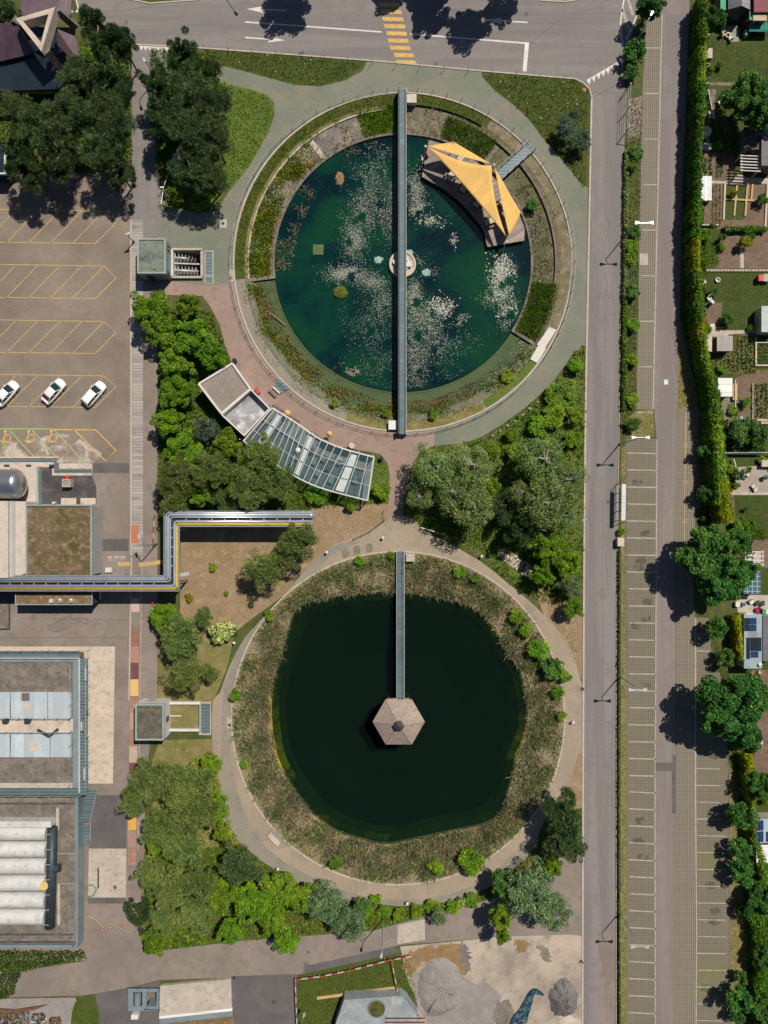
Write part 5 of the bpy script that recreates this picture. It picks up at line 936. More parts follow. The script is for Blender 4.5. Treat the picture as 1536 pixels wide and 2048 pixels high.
for pts, h, mt, lb in (([(840, 1955), (860, 1925), (890, 1918), (918, 1940), (925, 1975), (915, 2005), (890, 2025), (860, 2028), (842, 2005)], .7, ash, 'pale flat topped heap of chippings in the sand yard'), ([(1098, 1990), (1112, 1965), (1128, 1955), (1145, 1968), (1156, 1990), (1152, 2020), (1135, 2032), (1108, 2030)], 1.5, ash_dk, 'dark conical heap of chippings beside the road'), ([(1095, 2045), (1130, 2030), (1160, 2045), (1165, 2090), (1090, 2090)], 1.6, conc, 'pale heap of chippings at the bottom edge')):
    base = rag(pts, 1.6, 3); cx_ = sum(p[0] for p in base) / len(base); cy_ = sum(p[1] for p in base) / len(base); m = MB(); vs = []; fs = []; nb = len(base); r_ = random.Random(len(lb)); bm_ = [r_.uniform(.9, 1.1) for _ in base]
    prof = ((1.05, 0), (.95, .35), (.85, .6), (.75, .85), (.6, .95), (.45, 1), (.3, 1), (.15, 1.02)) if mt is ash else ((1, 0), (.88, .2), (.75, .42), (.62, .58), (.5, .72), (.38, .83), (.25, .93), (.06, 1.0))
    for s, z in prof: vs += [W3(cx_ + (x - cx_) * s * (bm_[i] if s < .9 else 1), cy_ + (y - cy_) * s * (bm_[i] if s < .9 else 1), 0)[:2] + (h * z * r_.uniform(.8, 1.12),) for i, (x, y) in enumerate(base)]
    for i in range(len(prof) - 1): fs += [[i * nb + k, i * nb + (k + 1) % nb, (i + 1) * nb + (k + 1) % nb, (i + 1) * nb + k] for k in range(nb)]
    fs.append([(len(prof) - 1) * nb + k for k in range(nb)]); m._add(vs, fs); m.build('gravel_heap', mt, sm=True, label=lb, cat='heap')
m = MB(); r_ = random.Random(3); P = smooth([(1022, 2070), (1024, 2035), (1040, 2015), (1056, 1985), (1070, 1976), (1086, 1986), (1084, 1990), (1068, 1988), (1062, 2010), (1052, 2048), (1040, 2075)], 4); c = [W(*p) for p in P]; nP = len(P) // 2; vs = []
m.prism(c, 0, .25, True, [(x + .1 * r_.uniform(-1, 1), y + .1 * r_.uniform(-1, 1)) for x, y in c]); m.build('tarpaulin', M('blue tarpaulin', (.008, .03, .05), (.02, .07, .1), 1.2, (.2, .22, .2), 2.2, lo=.42, hi=.6, rough=.45, grain=.4), label='crumpled blue tarpaulin spread on the sand yard', cat='tarpaulin')
def pile(px, py, w, d, label, seed, mats, cnt=40, name='scrap_pile', cat='scrap'):
    r = random.Random(seed); m = MB(); 
    for k in range(cnt):
        m.mi = r.randrange(len(mats)); x, y = W(px + r.uniform(-w, w) / 2, py + r.uniform(-d, d) / 2); a = r.uniform(0, 6.3); l = r.uniform(.08, .35); z = r.uniform(.05, .5); m.bar((x - l * math.cos(a), y - l * math.sin(a), z), (x + l * math.cos(a), y + l * math.sin(a), z + r.uniform(-.1, .2)), r.uniform(.06, .25), r.uniform(.05, .2))
    m.mi = 0; m.pbox(px - w / 2, py - d / 2, px + w / 2, py + d / 2, 0, .08); m.build(name, mats, label=label, cat=cat)
rust = M('rust', (.09, .045, .025), (.15, .08, .04), 1.5)
pile(28, 2038, 60, 30, 'large rusty scrap heap at the bottom left corner', 1, [rust, steel_dk, bark, rust, steel], 150); pile(78, 2040, 26, 26, 'middle scrap heap of coloured bits at the bottom left', 2, [steel_dk, rust, rust, steel, bark, white_wall], 90); pile(111, 2042, 20, 16, 'small dark scrap heap beside the planting bed', 3, [rust, steel_dk, bark], 50)
MB().prism(poly([(-20, 2014), (30, 2018), (95, 2008), (70, 2018), (0, 2024), (-20, 2024)]), 0, .25).build('steel_sheet', rust, label='long rusty sheet lying above the scrap heaps', cat='sheet')
# ---------------------------------------------------------------- foliage
def quads(name, c, t, b, mats, mi=None, tris=False):
    """rhombic leaves: centres c, half axes t (long) and b (short)."""
    n = len(c); v = np.empty((n, 4, 3)); v[:, 0] = c - t; v[:, 1] = c + b - t * .1; v[:, 2] = c + t; v[:, 3] = c - b - t * .1
    me = bpy.data.meshes.new(name); me.vertices.add(4 * n); me.vertices.foreach_set('co', v.ravel().astype(np.float32))
    me.loops.add(4 * n); me.loops.foreach_set('vertex_index', np.arange(4 * n, dtype=np.int32)); me.polygons.add(n); me.polygons.foreach_set('loop_start', np.arange(0, 4 * n, 4, dtype=np.int32))
    for m_ in (mats if isinstance(mats, list) else [mats]): me.materials.append(m_)
    if mi is not None: me.polygons.foreach_set('material_index', mi.astype(np.int32))
    me.update(calc_edges=True); return me
def unit(v): return v / (np.linalg.norm(v, axis=1, keepdims=True) + 1e-9)
def crown(seed, R, hz, zc, nclump, per, cr, leaf, asp, radial=False, up=.62, shell=.62, lobes=.22, droop=0.0):
    g = np.random.default_rng(seed); ph_ = g.uniform(0, 6.28, 4); C = []
    for k in range(nclump):
        a = g.uniform(0, 2 * np.pi); zz = g.uniform(-.45, .86); rad = math.sqrt(max(0, 1 - zz * zz)) if zz > 0 else 1 - .3 * abs(zz)
        q = g.uniform(shell, 1.0) if k > nclump * .2 else g.uniform(0, shell)
        lob = 1 + lobes * (math.sin(3 * a + ph_[0]) * .6 + math.sin(5 * a + ph_[1]) * .5) + g.uniform(-.08, .08)
        C.append((R * .82 * q * rad * lob * math.cos(a), R * .82 * q * rad * lob * math.sin(a), zc + hz * zz * q))
    C = np.array(C); cs = cr * g.uniform(.65, 1.3, nclump); n = nclump * per; idx = np.repeat(np.arange(nclump), per)
    d = unit(g.normal(size=(n, 3)) * np.array([1, 1, .75]) + np.array([0, 0, .25])); s = cs[idx] * np.cbrt(g.uniform(.12, 1, n)); p = C[idx] + d * s[:, None] * np.array([1, 1, .7])
    p[:, 2] -= droop * s * g.uniform(0, 1, n)
    if radial: t = unit(d + g.normal(size=(n, 3)) * .35 + np.array([0, 0, .15]))
    else: nn_ = unit(d * (1 - up) + np.array([0, 0, up]) + g.normal(size=(n, 3)) * .45); t = unit(np.cross(nn_, g.normal(size=(n, 3))))
    if radial: b = unit(np.cross(t, g.normal(size=(n, 3))))
    else: b = unit(np.cross(nn_, t))
    L = leaf * g.uniform(.6, 1.35, n)[:, None]; return p, t * L, b * L * asp, C
def trunk(m, C, h0, r, seed, nl=9, bend_=.3, wig=.25):
    g = random.Random(seed); top = Vector((g.uniform(-.2, .2), g.uniform(-.2, .2), h0)); mid = Vector((g.uniform(-.12, .12), g.uniform(-.12, .12), h0 * .5))
    m.tube([(0, 0, -.1), mid, top], [r, r * .8, r * .55], 8)
    order = sorted(range(len(C)), key=lambda k: -C[k][2] - .4 * math.hypot(C[k][0], C[k][1]))[:nl * 2]; g.shuffle(order)
    for k in order[:nl]:
        e = Vector(C[k]); s = mid.lerp(top, g.uniform(.2, 1)); q = s.lerp(e, .5) + Vector((g.uniform(-wig, wig), g.uniform(-wig, wig), -bend_ * .5 + g.uniform(0, .3)))
        m.tube([s, q, e], [r * .42, r * .25, r * .07], 5)
        for w in range(2): f = e + Vector((g.uniform(-.7, .7), g.uniform(-.7, .7), g.uniform(-.1, .5))); m.tube([q.lerp(e, .4), f], [r * .14, r * .04], 4)
LM = {
 'pine': leafmat('pine needles', [(0, (.034, .07, .03)), (.5, (.07, .11, .048)), (.85, (.125, .155, .07)), (1, (.2, .19, .1))], .35),
 'dark': leafmat('dark needles', [(0, (.016, .045, .018)), (.6, (.042, .078, .03)), (1, (.1, .125, .052))], .3),
 'olive': leafmat('olive foliage', [(0, (.07, .115, .035)), (.5, (.14, .195, .066)), (.85, (.22, .255, .1)), (1, (.3, .28, .14))], .42),
 'bright': leafmat('bright foliage', [(0, (.055, .12, .014)), (.5, (.12, .215, .034)), (.85, (.195, .285, .045)), (1, (.28, .33, .07))], .42),
 'lime': leafmat('lime foliage', [(0, (.075, .14, .02)), (.5, (.145, .215, .035)), (1, (.25, .3, .06))], .42),
 'maple': leafmat('maple foliage', [(0, (.018, .065, .018)), (.6, (.048, .125, .03)), (.92, (.1, .185, .042)), (1, (.17, .22, .06))], .35),
 'birch': leafmat('birch foliage', [(0, (.08, .13, .045)), (.5, (.145, .205, .075)), (.9, (.22, .26, .11)), (1, (.3, .29, .16))], .45),
 'silver': leafmat('silver foliage', [(0, (.05, .1, .04)), (.5, (.095, .15, .065)), (.85, (.16, .195, .11)), (1, (.32, .33, .24))], .35),
 'blue': leafmat('blue green needles', [(0, (.055, .1, .075)), (.6, (.12, .17, .13)), (1, (.2, .25, .19))], .3),
 'yellow': leafmat('yellow foliage', [(0, (.1, .12, .01)), (.5, (.19, .21, .015)), (1, (.3, .28, .025))], .38),
 'flower': leafmat('blossom shrub', [(0, (.07, .13, .02)), (.45, (.13, .2, .03)), (.6, (.38, .4, .2)), (1, (.5, .48, .28))], .3),
 'hedge': leafmat('hedge foliage', [(0, (.022, .068, .012)), (.6, (.058, .125, .018)), (1, (.13, .19, .03))], .35),
}
PROTO = {}
def proto(kind, k, **kw):
    p, t, b, C = crown(**kw['c']); name = kw['name']; root = bpy.data.objects.new(name, None); COL.objects.link(root)
    m = MB(); trunk(m, C, kw['th'], kw['tr'], kw['c']['seed'], kw.get('nl', 9), wig=kw.get('wig', .25)); m.build('trunk', kw.get('bark', bark), root, sm=True)
    me = quads('crown', p, t, b, LM[kw['leaf']]); o = bpy.data.objects.new('crown', me); COL.objects.link(o); o.parent = root
    PROTO.setdefault(kind, []).append((root, kw['c']['R'], kw['H']))
for s in range(3):
    proto('pine', s, name='pine_tree', leaf='pine', H=9, th=6.2, tr=.24, nl=12, wig=.5, c=dict(seed=10 + s, R=4, hz=2.6, zc=6.2, nclump=54, per=230, cr=.85, leaf=.25, asp=.14, radial=True, lobes=.3, shell=.5))
    proto('olive', s, name='pine_tree', leaf='olive', H=9, th=6.0, tr=.22, nl=12, wig=.5, c=dict(seed=20 + s, R=4, hz=2.4, zc=5.9, nclump=60, per=220, cr=.85, leaf=.22, asp=.17, radial=True, lobes=.3, shell=.45))
    proto('dark', s, name='pine_tree', leaf='dark', H=10, th=7.5, tr=.26, c=dict(seed=30 + s, R=4, hz=3.6, zc=6.2, nclump=56, per=220, cr=.82, leaf=.29, asp=.15, radial=True, lobes=.35, shell=.45))
    proto('bright', s, name='broadleaf_tree', leaf='bright', H=7, th=4.5, tr=.2, c=dict(seed=40 + s, R=4, hz=2.5, zc=4.3, nclump=66, per=200, cr=.8, leaf=.165, asp=.55, lobes=.28, shell=.5))
    proto('lime', s, name='broadleaf_tree', leaf='lime', H=7, th=4.5, tr=.2, c=dict(seed=50 + s, R=4, hz=2.4, zc=4.2, nclump=60, per=200, cr=.78, leaf=.16, asp=.55, lobes=.3, shell=.5))
    proto('maple', s, name='maple_tree', leaf='maple', H=10, th=6.5, tr=.3, c=dict(seed=60 + s, R=5, hz=3.6, zc=6.2, nclump=95, per=190, cr=.9, leaf=.2, asp=.6, lobes=.16, shell=.6))
    proto('birch', s, name='birch_tree', leaf='birch', H=10, th=8.4, tr=.15, nl=34, wig=.35, bark=bark_white, c=dict(seed=70 + s, R=4, hz=3.0, zc=6.2, nclump=60, per=100, cr=1.0, leaf=.17, asp=.42, lobes=.2, shell=.4, droop=.5))
for s in range(2):
    proto('silver', s, name='willow_tree', leaf='silver', H=8, th=5, tr=.22, c=dict(seed=80 + s, R=5, hz=2.8, zc=4.8, nclump=85, per=110, cr=.9, leaf=.18, asp=.4, lobes=.22, shell=.45))
    proto('blue', s, name='conifer_shrub', leaf='blue', H=4, th=3, tr=.12, c=dict(seed=90 + s, R=2, hz=1.7, zc=2.1, nclump=30, per=130, cr=.5, leaf=.2, asp=.15, radial=True, lobes=.3, shell=.5))
    proto('shrub', s, name='shrub', leaf='bright', H=2.4, th=1.4, tr=.07, c=dict(seed=100 + s, R=1.5, hz=1.0, zc=1.3, nclump=26, per=70, cr=.45, leaf=.14, asp=.5, lobes=.25))
    proto('limeshrub', s, name='shrub', leaf='lime', H=2.4, th=1.4, tr=.07, c=dict(seed=105 + s, R=1.5, hz=1.0, zc=1.3, nclump=26, per=70, cr=.45, leaf=.14, asp=.5, lobes=.25))
    proto('dshrub', s, name='shrub', leaf='maple', H=2.4, th=1.4, tr=.07, c=dict(seed=110 + s, R=1.5, hz=1.0, zc=1.3, nclump=26, per=70, cr=.42, leaf=.14, asp=.5, lobes=.2))
    proto('ball', s, name='ball_tree', leaf='maple', H=3.4, th=2.2, tr=.08, c=dict(seed=120 + s, R=1.5, hz=1.3, zc=2.1, nclump=34, per=70, cr=.42, leaf=.13, asp=.55, lobes=.06, shell=.75))
proto('flower', 0, name='flowering_shrub', leaf='flower', H=2.6, th=1.5, tr=.08, c=dict(seed=130, R=1.7, hz=1.0, zc=1.4, nclump=30, per=80, cr=.45, leaf=.14, asp=.7, lobes=.2))
proto('yellow', 0, name='shrub', leaf='yellow', H=2.6, th=1.5, tr=.08, c=dict(seed=131, R=1.5, hz=1.0, zc=1.4, nclump=26, per=70, cr=.45, leaf=.14, asp=.5, lobes=.2))
TN = 0
CATN = {'shrub': 'shrub', 'limeshrub': 'shrub', 'dshrub': 'shrub', 'flower': 'shrub', 'yellow': 'shrub', 'blue': 'shrub', 'ball': 'tree'}
CNT = {}
def plant(kind, px, py, Rpx, h, label, group=None):
    global TN
    L = PROTO[kind]; i = CNT.get(kind, 0); CNT[kind] = i + 1; root, R0, H0 = L[i % len(L)]
    zc = h * .66; x, y = W(px, py, zc); R = Rpx / PX * (H - zc) / H; TN += 1
    o = copy_tree(root) if root.get('_used') else root; root['_used'] = 1
    o.location = (x, y, 0); o.rotation_euler = (0, 0, (TN * 2.399) % 6.283); o.scale = (R / R0, R / R0, h / H0)
    tag(o, label, CATN.get(kind, 'tree'), group); return o
pl = plant
# --- pines at the top left
for px, py, r, h, k, lb in ((200, 62, 46, 11, 'dark', 'dark spiky pine right of the concrete triangle'), (248, 95, 34, 9, 'dark', 'dark pine beside the white give way teeth'), (165, 150, 44, 9, 'pine', 'dull pine below the right purple roof'), (222, 165, 46, 10, 'dark', 'dark pine left of the narrow alley, below the corner pine'), (140, 235, 55, 11, 'pine', 'large dull pine in the middle of the dark grove'), (222, 240, 50, 11, 'pine', 'large dull pine beside the alley in the dark grove'), (200, 308, 50, 10, 'pine', 'dull pine at the lower right of the dark grove'), (80, 262, 50, 10, 'pine', 'dull pine below the dark facade of the angular building'), (30, 225, 42, 9, 'pine', 'dull pine at the left edge below the angular building'), (120, 322, 46, 9, 'dark', 'dark pine above the top parking row'), (45, 320, 42, 9, 'dark', 'dark pine beside the white framed roof corner'), (238, 345, 36, 8, 'dark', 'dark pine whose shadow falls on the top right parking bay'), (10, 30, 38, 7, 'dark', 'dark tree in the very top left corner'), (60, 350, 38, 8, 'dark', 'dark pine casting shadow on the top left bays')): pl(k, px, py, r, h, lb)
pl('limeshrub', 192, 145, 15, 2, 'small lime shrub between the dark pines'); pl('limeshrub', 170, 105, 13, 2, 'lime shrub by the tip of the right purple roof')
for px, py, r, h, k, lb in ((368, 112, 42, 10, 'dark', 'dark pine at the road edge right of the give way teeth'), (312, 165, 38, 9, 'dark', 'dark pine at the right side of the alley top'), (378, 180, 50, 10, 'pine', 'dull pine in the upper right grove'), (322, 235, 42, 9, 'dark', 'dark pine over the middle of the alley'), (425, 220, 46, 10, 'pine', 'dull pine with bare limb near the rounded lawn'), (375, 270, 52, 10, 'pine', 'dull pine in the centre of the right grove'), (432, 285, 44, 9, 'pine', 'dull pine bordering the bright lawn'), (385, 345, 46, 9, 'dark', 'dark pine by the white hand rail below the grove'), (425, 355, 40, 8, 'pine', 'dull pine at the lower end of the right grove'), (425, 140, 24, 7, 'pine', 'small dull pine at the grass edge beside the road')): pl(k, px, py, r, h, lb)
for px, py, r, lb in ((400, 300, 16, 'lime shrub showing between pines of the right grove'), (445, 175, 14, 'lime shrub at the upper edge of the bright lawn'), (400, 398, 22, 'low lime shrub at the bottom of the right grove'), (352, 395, 16, 'low lime shrub at the alley end of the right grove')): pl('limeshrub', px, py, r, 1.8, lb)
pl('blue', 1133, 250, 27, 4.2, 'left blue green conifer on the corner lawn'); pl('blue', 1162, 277, 25, 3.8, 'right blue green conifer beside the kerb'); pl('blue', 1150, 225, 12, 3, 'small tip of blue conifer on the corner lawn')
# trees standing beyond the top edge, their shadows reach the road
for px, py, r, h, lb in ((600, -97, 56, 11, 'dark broadleaf tree beyond the top edge above the lane arrows'), (809, -98, 34, 9, 'dark broadleaf tree beyond the top edge above the yellow crossing'), (906, -82, 40, 11, 'dark broadleaf tree beyond the top edge right of the crossing'), (1000, -82, 46, 13, 'tall dark broadleaf tree beyond the top edge above the right arrow'), (1058, -100, 36, 11, 'dark broadleaf tree beyond the top edge near the island kerb'), (905, -130, 50, 11, 'dark broadleaf tree far beyond the top edge right of the crossing')): pl('maple', px, py, r, h, lb)
# --- wood west of the cafe
W1 = (('bright', 300, 622, 44, 6.5, 'bright tree leaning over the paver strip below the pump house'), ('bright', 376, 612, 30, 6, 'bright tree beside the terrace entrance'), ('lime', 330, 668, 36, 6, 'lime tree at the west edge of the wood by the bays'), ('bright', 385, 675, 46, 7, 'large bright tree at the bend of the terrace'), ('bright', 428, 712, 28, 5.5, 'bright tree at the top corner of the gravel roof'), ('lime', 345, 728, 38, 6, 'lime tree left of the gravel roof'), ('bright', 352, 782, 42, 6, 'bright tree left of the gravel roof corner'), ('bright', 335, 845, 34, 6, 'bright tree at the edge opposite the disabled bays'), ('blue', 408, 858, 30, 6, 'blue green conifer shrub behind the flooded roof'), ('lime', 452, 888, 34, 6, 'lime tree at the left corner of the glass canopy'), ('bright', 365, 900, 42, 6, 'bright tree in the middle of the wood'), ('bright', 400, 985, 34, 5, 'bright tree above the pipe bridge'), ('olive', 352, 955, 44, 8, 'olive tree by the yard north of the pipe bridge'), ('olive', 420, 940, 46, 8.5, 'olive tree between the bright trees and the pipes'), ('olive', 520, 912, 50, 9.5, 'olive pine reaching over the glass canopy'), ('olive', 500, 975, 48, 8.5, 'olive pine below the canopy overhang'), ('olive', 562, 968, 40, 8, 'olive pine at the lower edge of the canopy'), ('olive', 345, 1008, 34, 7, 'olive tree over the north end of the pipe bridge corner'), ('olive', 455, 1000, 30, 6, 'small olive tree beside the silver pipes'))
for k, *a in W1: pl(k, *a)
for px, py, r, lb in ((633, 992, 24, 'round bright shrub under the canopy edge'), (760, 985, 20, 'round bright shrub at the east end of the canopy'), (440, 1000, 15, 'bright shrub at the edge of the silver pipes'), (700, 1010, 12, 'small bright shrub below the canopy wall')): pl('shrub', px, py, r, 2, lb)
# --- trees between the two ponds
W2 = (('birch', 872, 935, 52, 10, 'birch at the terrace edge with visible pale limbs'), ('birch', 945, 930, 50, 10, 'birch in the middle between the two ponds'), ('birch', 838, 992, 34, 7, 'small yellowish birch by the dark path'), ('birch', 945, 1015, 56, 10, 'birch with a star of bare white limbs'), ('bright', 968, 985, 36, 6, 'bright tree behind the bare limbed birch'), ('birch', 905, 985, 40, 9, 'birch in the centre of the west birch group'), ('birch', 1085, 918, 60, 11, 'tall birch right of the dark gap'), ('birch', 1092, 1005, 60, 11, 'tall birch with branches reaching over the road'), ('birch', 1135, 960, 44, 9, 'birch by the kerb reaching over the road'), ('birch', 1040, 985, 30, 9, 'slim birch at the edge of the dark gap'), ('birch', 1130, 1030, 36, 8, 'birch beside the greenish street lamp'), ('bright', 1098, 1100, 38, 6, 'bright tree beside the concrete slab'), ('bright', 1135, 1125, 32, 6, 'bright tree by the kerb below the birches'), ('silver', 1145, 1172, 26, 5, 'silvery tree by the kerb opposite the ring path'), ('bright', 1085, 1150, 26, 5, 'bright tree over the ring path edge'), ('bright', 1148, 1215, 22, 4, 'bright tree at the tip of the dry triangle'), ('dark', 1010, 1010, 40, 7, 'dark shaded tree in the gap between the birches'), ('dark', 1040, 1060, 36, 7, 'dark shaded tree south of the birch gap'))
for k, *a in W2: pl(k, *a)
for k, px, py, r, lb in (('limeshrub', 1125, 788, 33, 'round yellow green bush beside the gravel path'), ('shrub', 1105, 832, 27, 'bright bush below the yellow green bush'), ('shrub', 1072, 850, 24, 'bright bush beside the curved path south of the pond'), ('shrub', 1152, 730, 16, 'bush at the corner of gravel path and road'), ('limeshrub', 1150, 830, 20, 'lime bush by the kerb'), ('shrub', 1020, 872, 14, 'small bush at the stone edging of the curved path'), ('limeshrub', 1030, 905, 22, 'lime bush in the meadow above the birch gap'), ('shrub', 1148, 880, 20, 'bush by the kerb north of the tall birches'), ('limeshrub', 985, 900, 18, 'lime bush beside the middle birch'), ('shrub', 1090, 880, 18, 'bush in the meadow below the yellow green bush')): pl(k, px, py, r, 2.2, lb)
# --- around the dry lawn
W3_ = (('olive', 598, 1082, 48, 8.5, 'olive pine at the end of the pipe bridge'), ('olive', 530, 1140, 48, 8, 'olive pine beside the ring path above the lower pond'), ('olive', 570, 1110, 30, 7, 'small olive pine between two larger ones'), ('olive', 362, 1272, 52, 8, 'large olive pine left of the flowering shrub'), ('olive', 372, 1345, 46, 7.5, 'olive pine above the grassed channel'), ('bright', 325, 1232, 32, 4, 'bright tree by the short barrier'), ('olive', 420, 1345, 20, 4, 'small olive tree at the edge of the ring path'), ('olive', 408, 1235, 24, 4, 'thin olive tree at the edge of the dry lawn'))
for k, *a in W3_: pl(k, *a)
pl('flower', 442, 1265, 28, 2.6, 'cream flowering shrub beside the ring path'); pl('limeshrub', 426, 1134, 9, 1, 'tiny lime shrub alone on the dry lawn'); pl('yellow', 378, 1195, 10, 1, 'small yellow shrub below the pipe bridge corner'); pl('dshrub', 466, 1262, 10, 1.2, 'dark shrub behind the flowering shrub'); pl('shrub', 452, 1187, 6, .6, 'tuft on the dry lawn')
# --- wood south west of the lower pond
W4 = (('olive', 300, 1562, 56, 8.5, 'olive pine with branches over the yard'), ('olive', 370, 1570, 56, 8.5, 'olive pine with pale bare limbs at the top of the south west wood'), ('olive', 268, 1600, 36, 7, 'olive pine over the mustard slab'), ('olive', 395, 1625, 52, 8.5, 'olive pine in the upper centre of the south west wood'), ('olive', 330, 1650, 48, 8, 'olive pine in the left of the south west wood'), ('bright', 420, 1535, 26, 4.5, 'bright tree beside the path north of the south west wood'), ('bright', 430, 1610, 30, 5, 'bright tree at the path bend of the south west wood'), ('lime', 445, 1665, 22, 4.5, 'lime tree near the white rail by the path'), ('olive', 372, 1690, 50, 8, 'olive pine in the middle of the south west wood'), ('lime', 312, 1690, 26, 5, 'lime tree by the strip of slabs'), ('pine', 478, 1728, 46, 7.5, 'dull grey green pine close to the round path'), ('olive', 300, 1752, 38, 6.5, 'olive tree opposite the pale concrete yard'), ('olive', 345, 1775, 42, 6.5, 'olive tree in the lower left of the wood'), ('olive', 400, 1765, 42, 7.5, 'olive pine in the lower middle of the wood'), ('dark', 278, 1828, 32, 6, 'dark tree beside the traffic cones'), ('olive', 330, 1835, 42, 6, 'olive tree above the bottom road at the left'), ('olive', 395, 1830, 44, 6, 'olive tree above the bottom road'), ('lime', 445, 1790, 38, 6, 'lime tree behind the grey green pine'), ('bright', 505, 1805, 44, 6, 'bright tree at the centre of the road edge'), ('lime', 560, 1775, 40, 5.5, 'lime tree along the round path'), ('lime', 600, 1800, 34, 5.5, 'lime tree left of the willows'), ('bright', 545, 1840, 34, 5.5, 'bright tree over the bottom road edge'), ('bright', 570, 1880, 28, 5, 'bright tree hanging over the bottom road'), ('bright', 462, 1862, 30, 5, 'bright tree at the bottom road left of the middle'), ('bright', 310, 1885, 30, 5, 'bright tree at the road junction'), ('silver', 650, 1805, 46, 6.5, 'left grey green willow above the bottom road'), ('silver', 700, 1845, 46, 6.5, 'right grey green willow above the bottom road'), ('bright', 725, 1815, 22, 4, 'bright tree right of the willows'))
for k, *a in W4: pl(k, *a)
for px, py, r in ((770, 1822, 16), (800, 1830, 15), (835, 1826, 17), (865, 1815, 17), (750, 1800, 13), (905, 1815, 16), (940, 1800, 18)): pl('shrub', px, py, r, 1.4, {770: 'shrub right of the willows on the road bank', 800: 'shrub on the road bank below the pond', 835: 'shrub on the road bank in the middle', 865: 'shrub overhanging the road bank', 750: 'small shrub between willow and path', 905: 'shrub left of the cream flowers', 940: 'shrub left of the silvery tree'}[px])
pl('silver', 880, 1835, 20, 3.5, 'small silvery tree hanging over the bottom road'); pl('flower', 922, 1807, 12, 1.6, 'small cream flowering shrub on the road bank')
# --- south east
for k, *a in (('dark', 1125, 1632, 46, 9, 'dark olive conifer at the road beside the ring path'), ('pine', 1130, 1680, 42, 8, 'dull pine below the dark conifer'), ('pine', 1150, 1700, 26, 6, 'dull pine branch mass over the road edge'), ('silver', 1058, 1785, 66, 8.5, 'large silvery tree at the road junction'), ('silver', 1105, 1822, 44, 7.5, 'pale leafed silvery tree right of the large one'), ('bright', 1000, 1835, 26, 7, 'slender dark green tree at the sand yard corner'), ('bright', 1105, 1735, 24, 4, 'bright tree between pine and silvery tree'), ('maple', 1010, 1770, 32, 6, 'dark tree behind the silvery tree'), ('bright', 1004, 1870, 16, 6, 'narrow green tree tip over the sand yard')): pl(k, *a)
# --- bushes on the bank of the lower pond
for k, px, py, r, h, lb in (('shrub', 1032, 1232, 17, 1.8, 'bright shrub on the north east bank of the lower pond'), ('shrub', 1050, 1258, 17, 1.8, 'second bright shrub on the north east bank'), ('shrub', 1078, 1297, 24, 2.2, 'round bright shrub by the kerb of the lower pond'), ('dshrub', 1108, 1338, 25, 2.4, 'dark shrub at the east kerb of the lower pond'), ('shrub', 1128, 1352, 16, 1.8, 'shrub spilling over the east kerb'), ('shrub', 1115, 1384, 14, 1.5, 'shrub below the dark shrub at the east kerb'), ('shrub', 1124, 1431, 12, 1.3, 'small lone shrub at the east kerb'), ('shrub', 945, 1722, 30, 2.4, 'round green shrub at the south bank of the lower pond'), ('shrub', 875, 1735, 18, 1.6, 'green shrub left of the round south shrub'), ('shrub', 672, 1728, 14, 1.6, 'green shrub at the south west kerb'), ('shrub', 470, 1393, 14, 1.5, 'green shrub at the west kerb of the lower pond'), ('shrub', 718, 1122, 11, 1.2, 'green shrub at the north west kerb'), ('limeshrub', 782, 1110, 9, 1.2, 'lime shrub beside the pavilion footbridge'), ('shrub', 540, 1232, 12, 1.3, 'green shrub at the upper left kerb'), ('shrub', 920, 1145, 14, 1.4, 'green shrub on the north bank'), ('shrub', 950, 1160, 10, 1.2, 'small green shrub on the north bank'), ('shrub', 488, 1530, 10, 1, 'low green shrub on the west bank')): pl(k, px, py, r, h, lb)
for k, px, py, r, lb in (('limeshrub', 1015, 752, 14, 'lime shrub at the south east rim of the upper pond'), ('shrub', 868, 830, 12, 'green shrub at the south rim right of the bridge'), ('shrub', 772, 828, 9, 'green shrub at the south rim left of the bridge'), ('dshrub', 1065, 410, 14, 'dark shrub in the muddy east marsh'), ('limeshrub', 668, 806, 9, 'low lime shrub in the south marsh of the upper pond')): pl(k, px, py, r, 1.1, lb)
# --- strip between road and parking bays
for px, py, r, lb in ((1272, 305, 17, 'round shrub below the upper frame on the road strip'), (1266, 332, 12, 'small shrub below the round one on the road strip'), (1268, 465, 17, 'round shrub beside the second double lamp'), (1266, 492, 15, 'shrub one below the double lamp'), (1264, 518, 14, 'shrub beside the white manhole slab'), (1266, 582, 17, 'round shrub right of the lamp shadow'), (1268, 648, 15, 'round shrub in the middle of the road strip'), (1268, 720, 14, 'round shrub lower on the road strip'), (1268, 800, 15, 'round shrub near the end of the road strip'), (1266, 848, 17, 'shrub at the dry end of the road strip')): pl('dshrub' if r > 16 else 'shrub', px, py, r, 1.7, lb, 'shrubs on the road strip')
pl('shrub', 1244, 1062, 9, 1.2, 'small shrub above the grey cabinet'); pl('dshrub', 1268, 100, 26, 3, 'dark shrub by the hatched road edge'); pl('maple', 1302, 8, 32, 6, 'dark tree at the top end of the parking strip'); pl('dshrub', 1262, 145, 18, 2, 'dark shrub by the give way teeth')
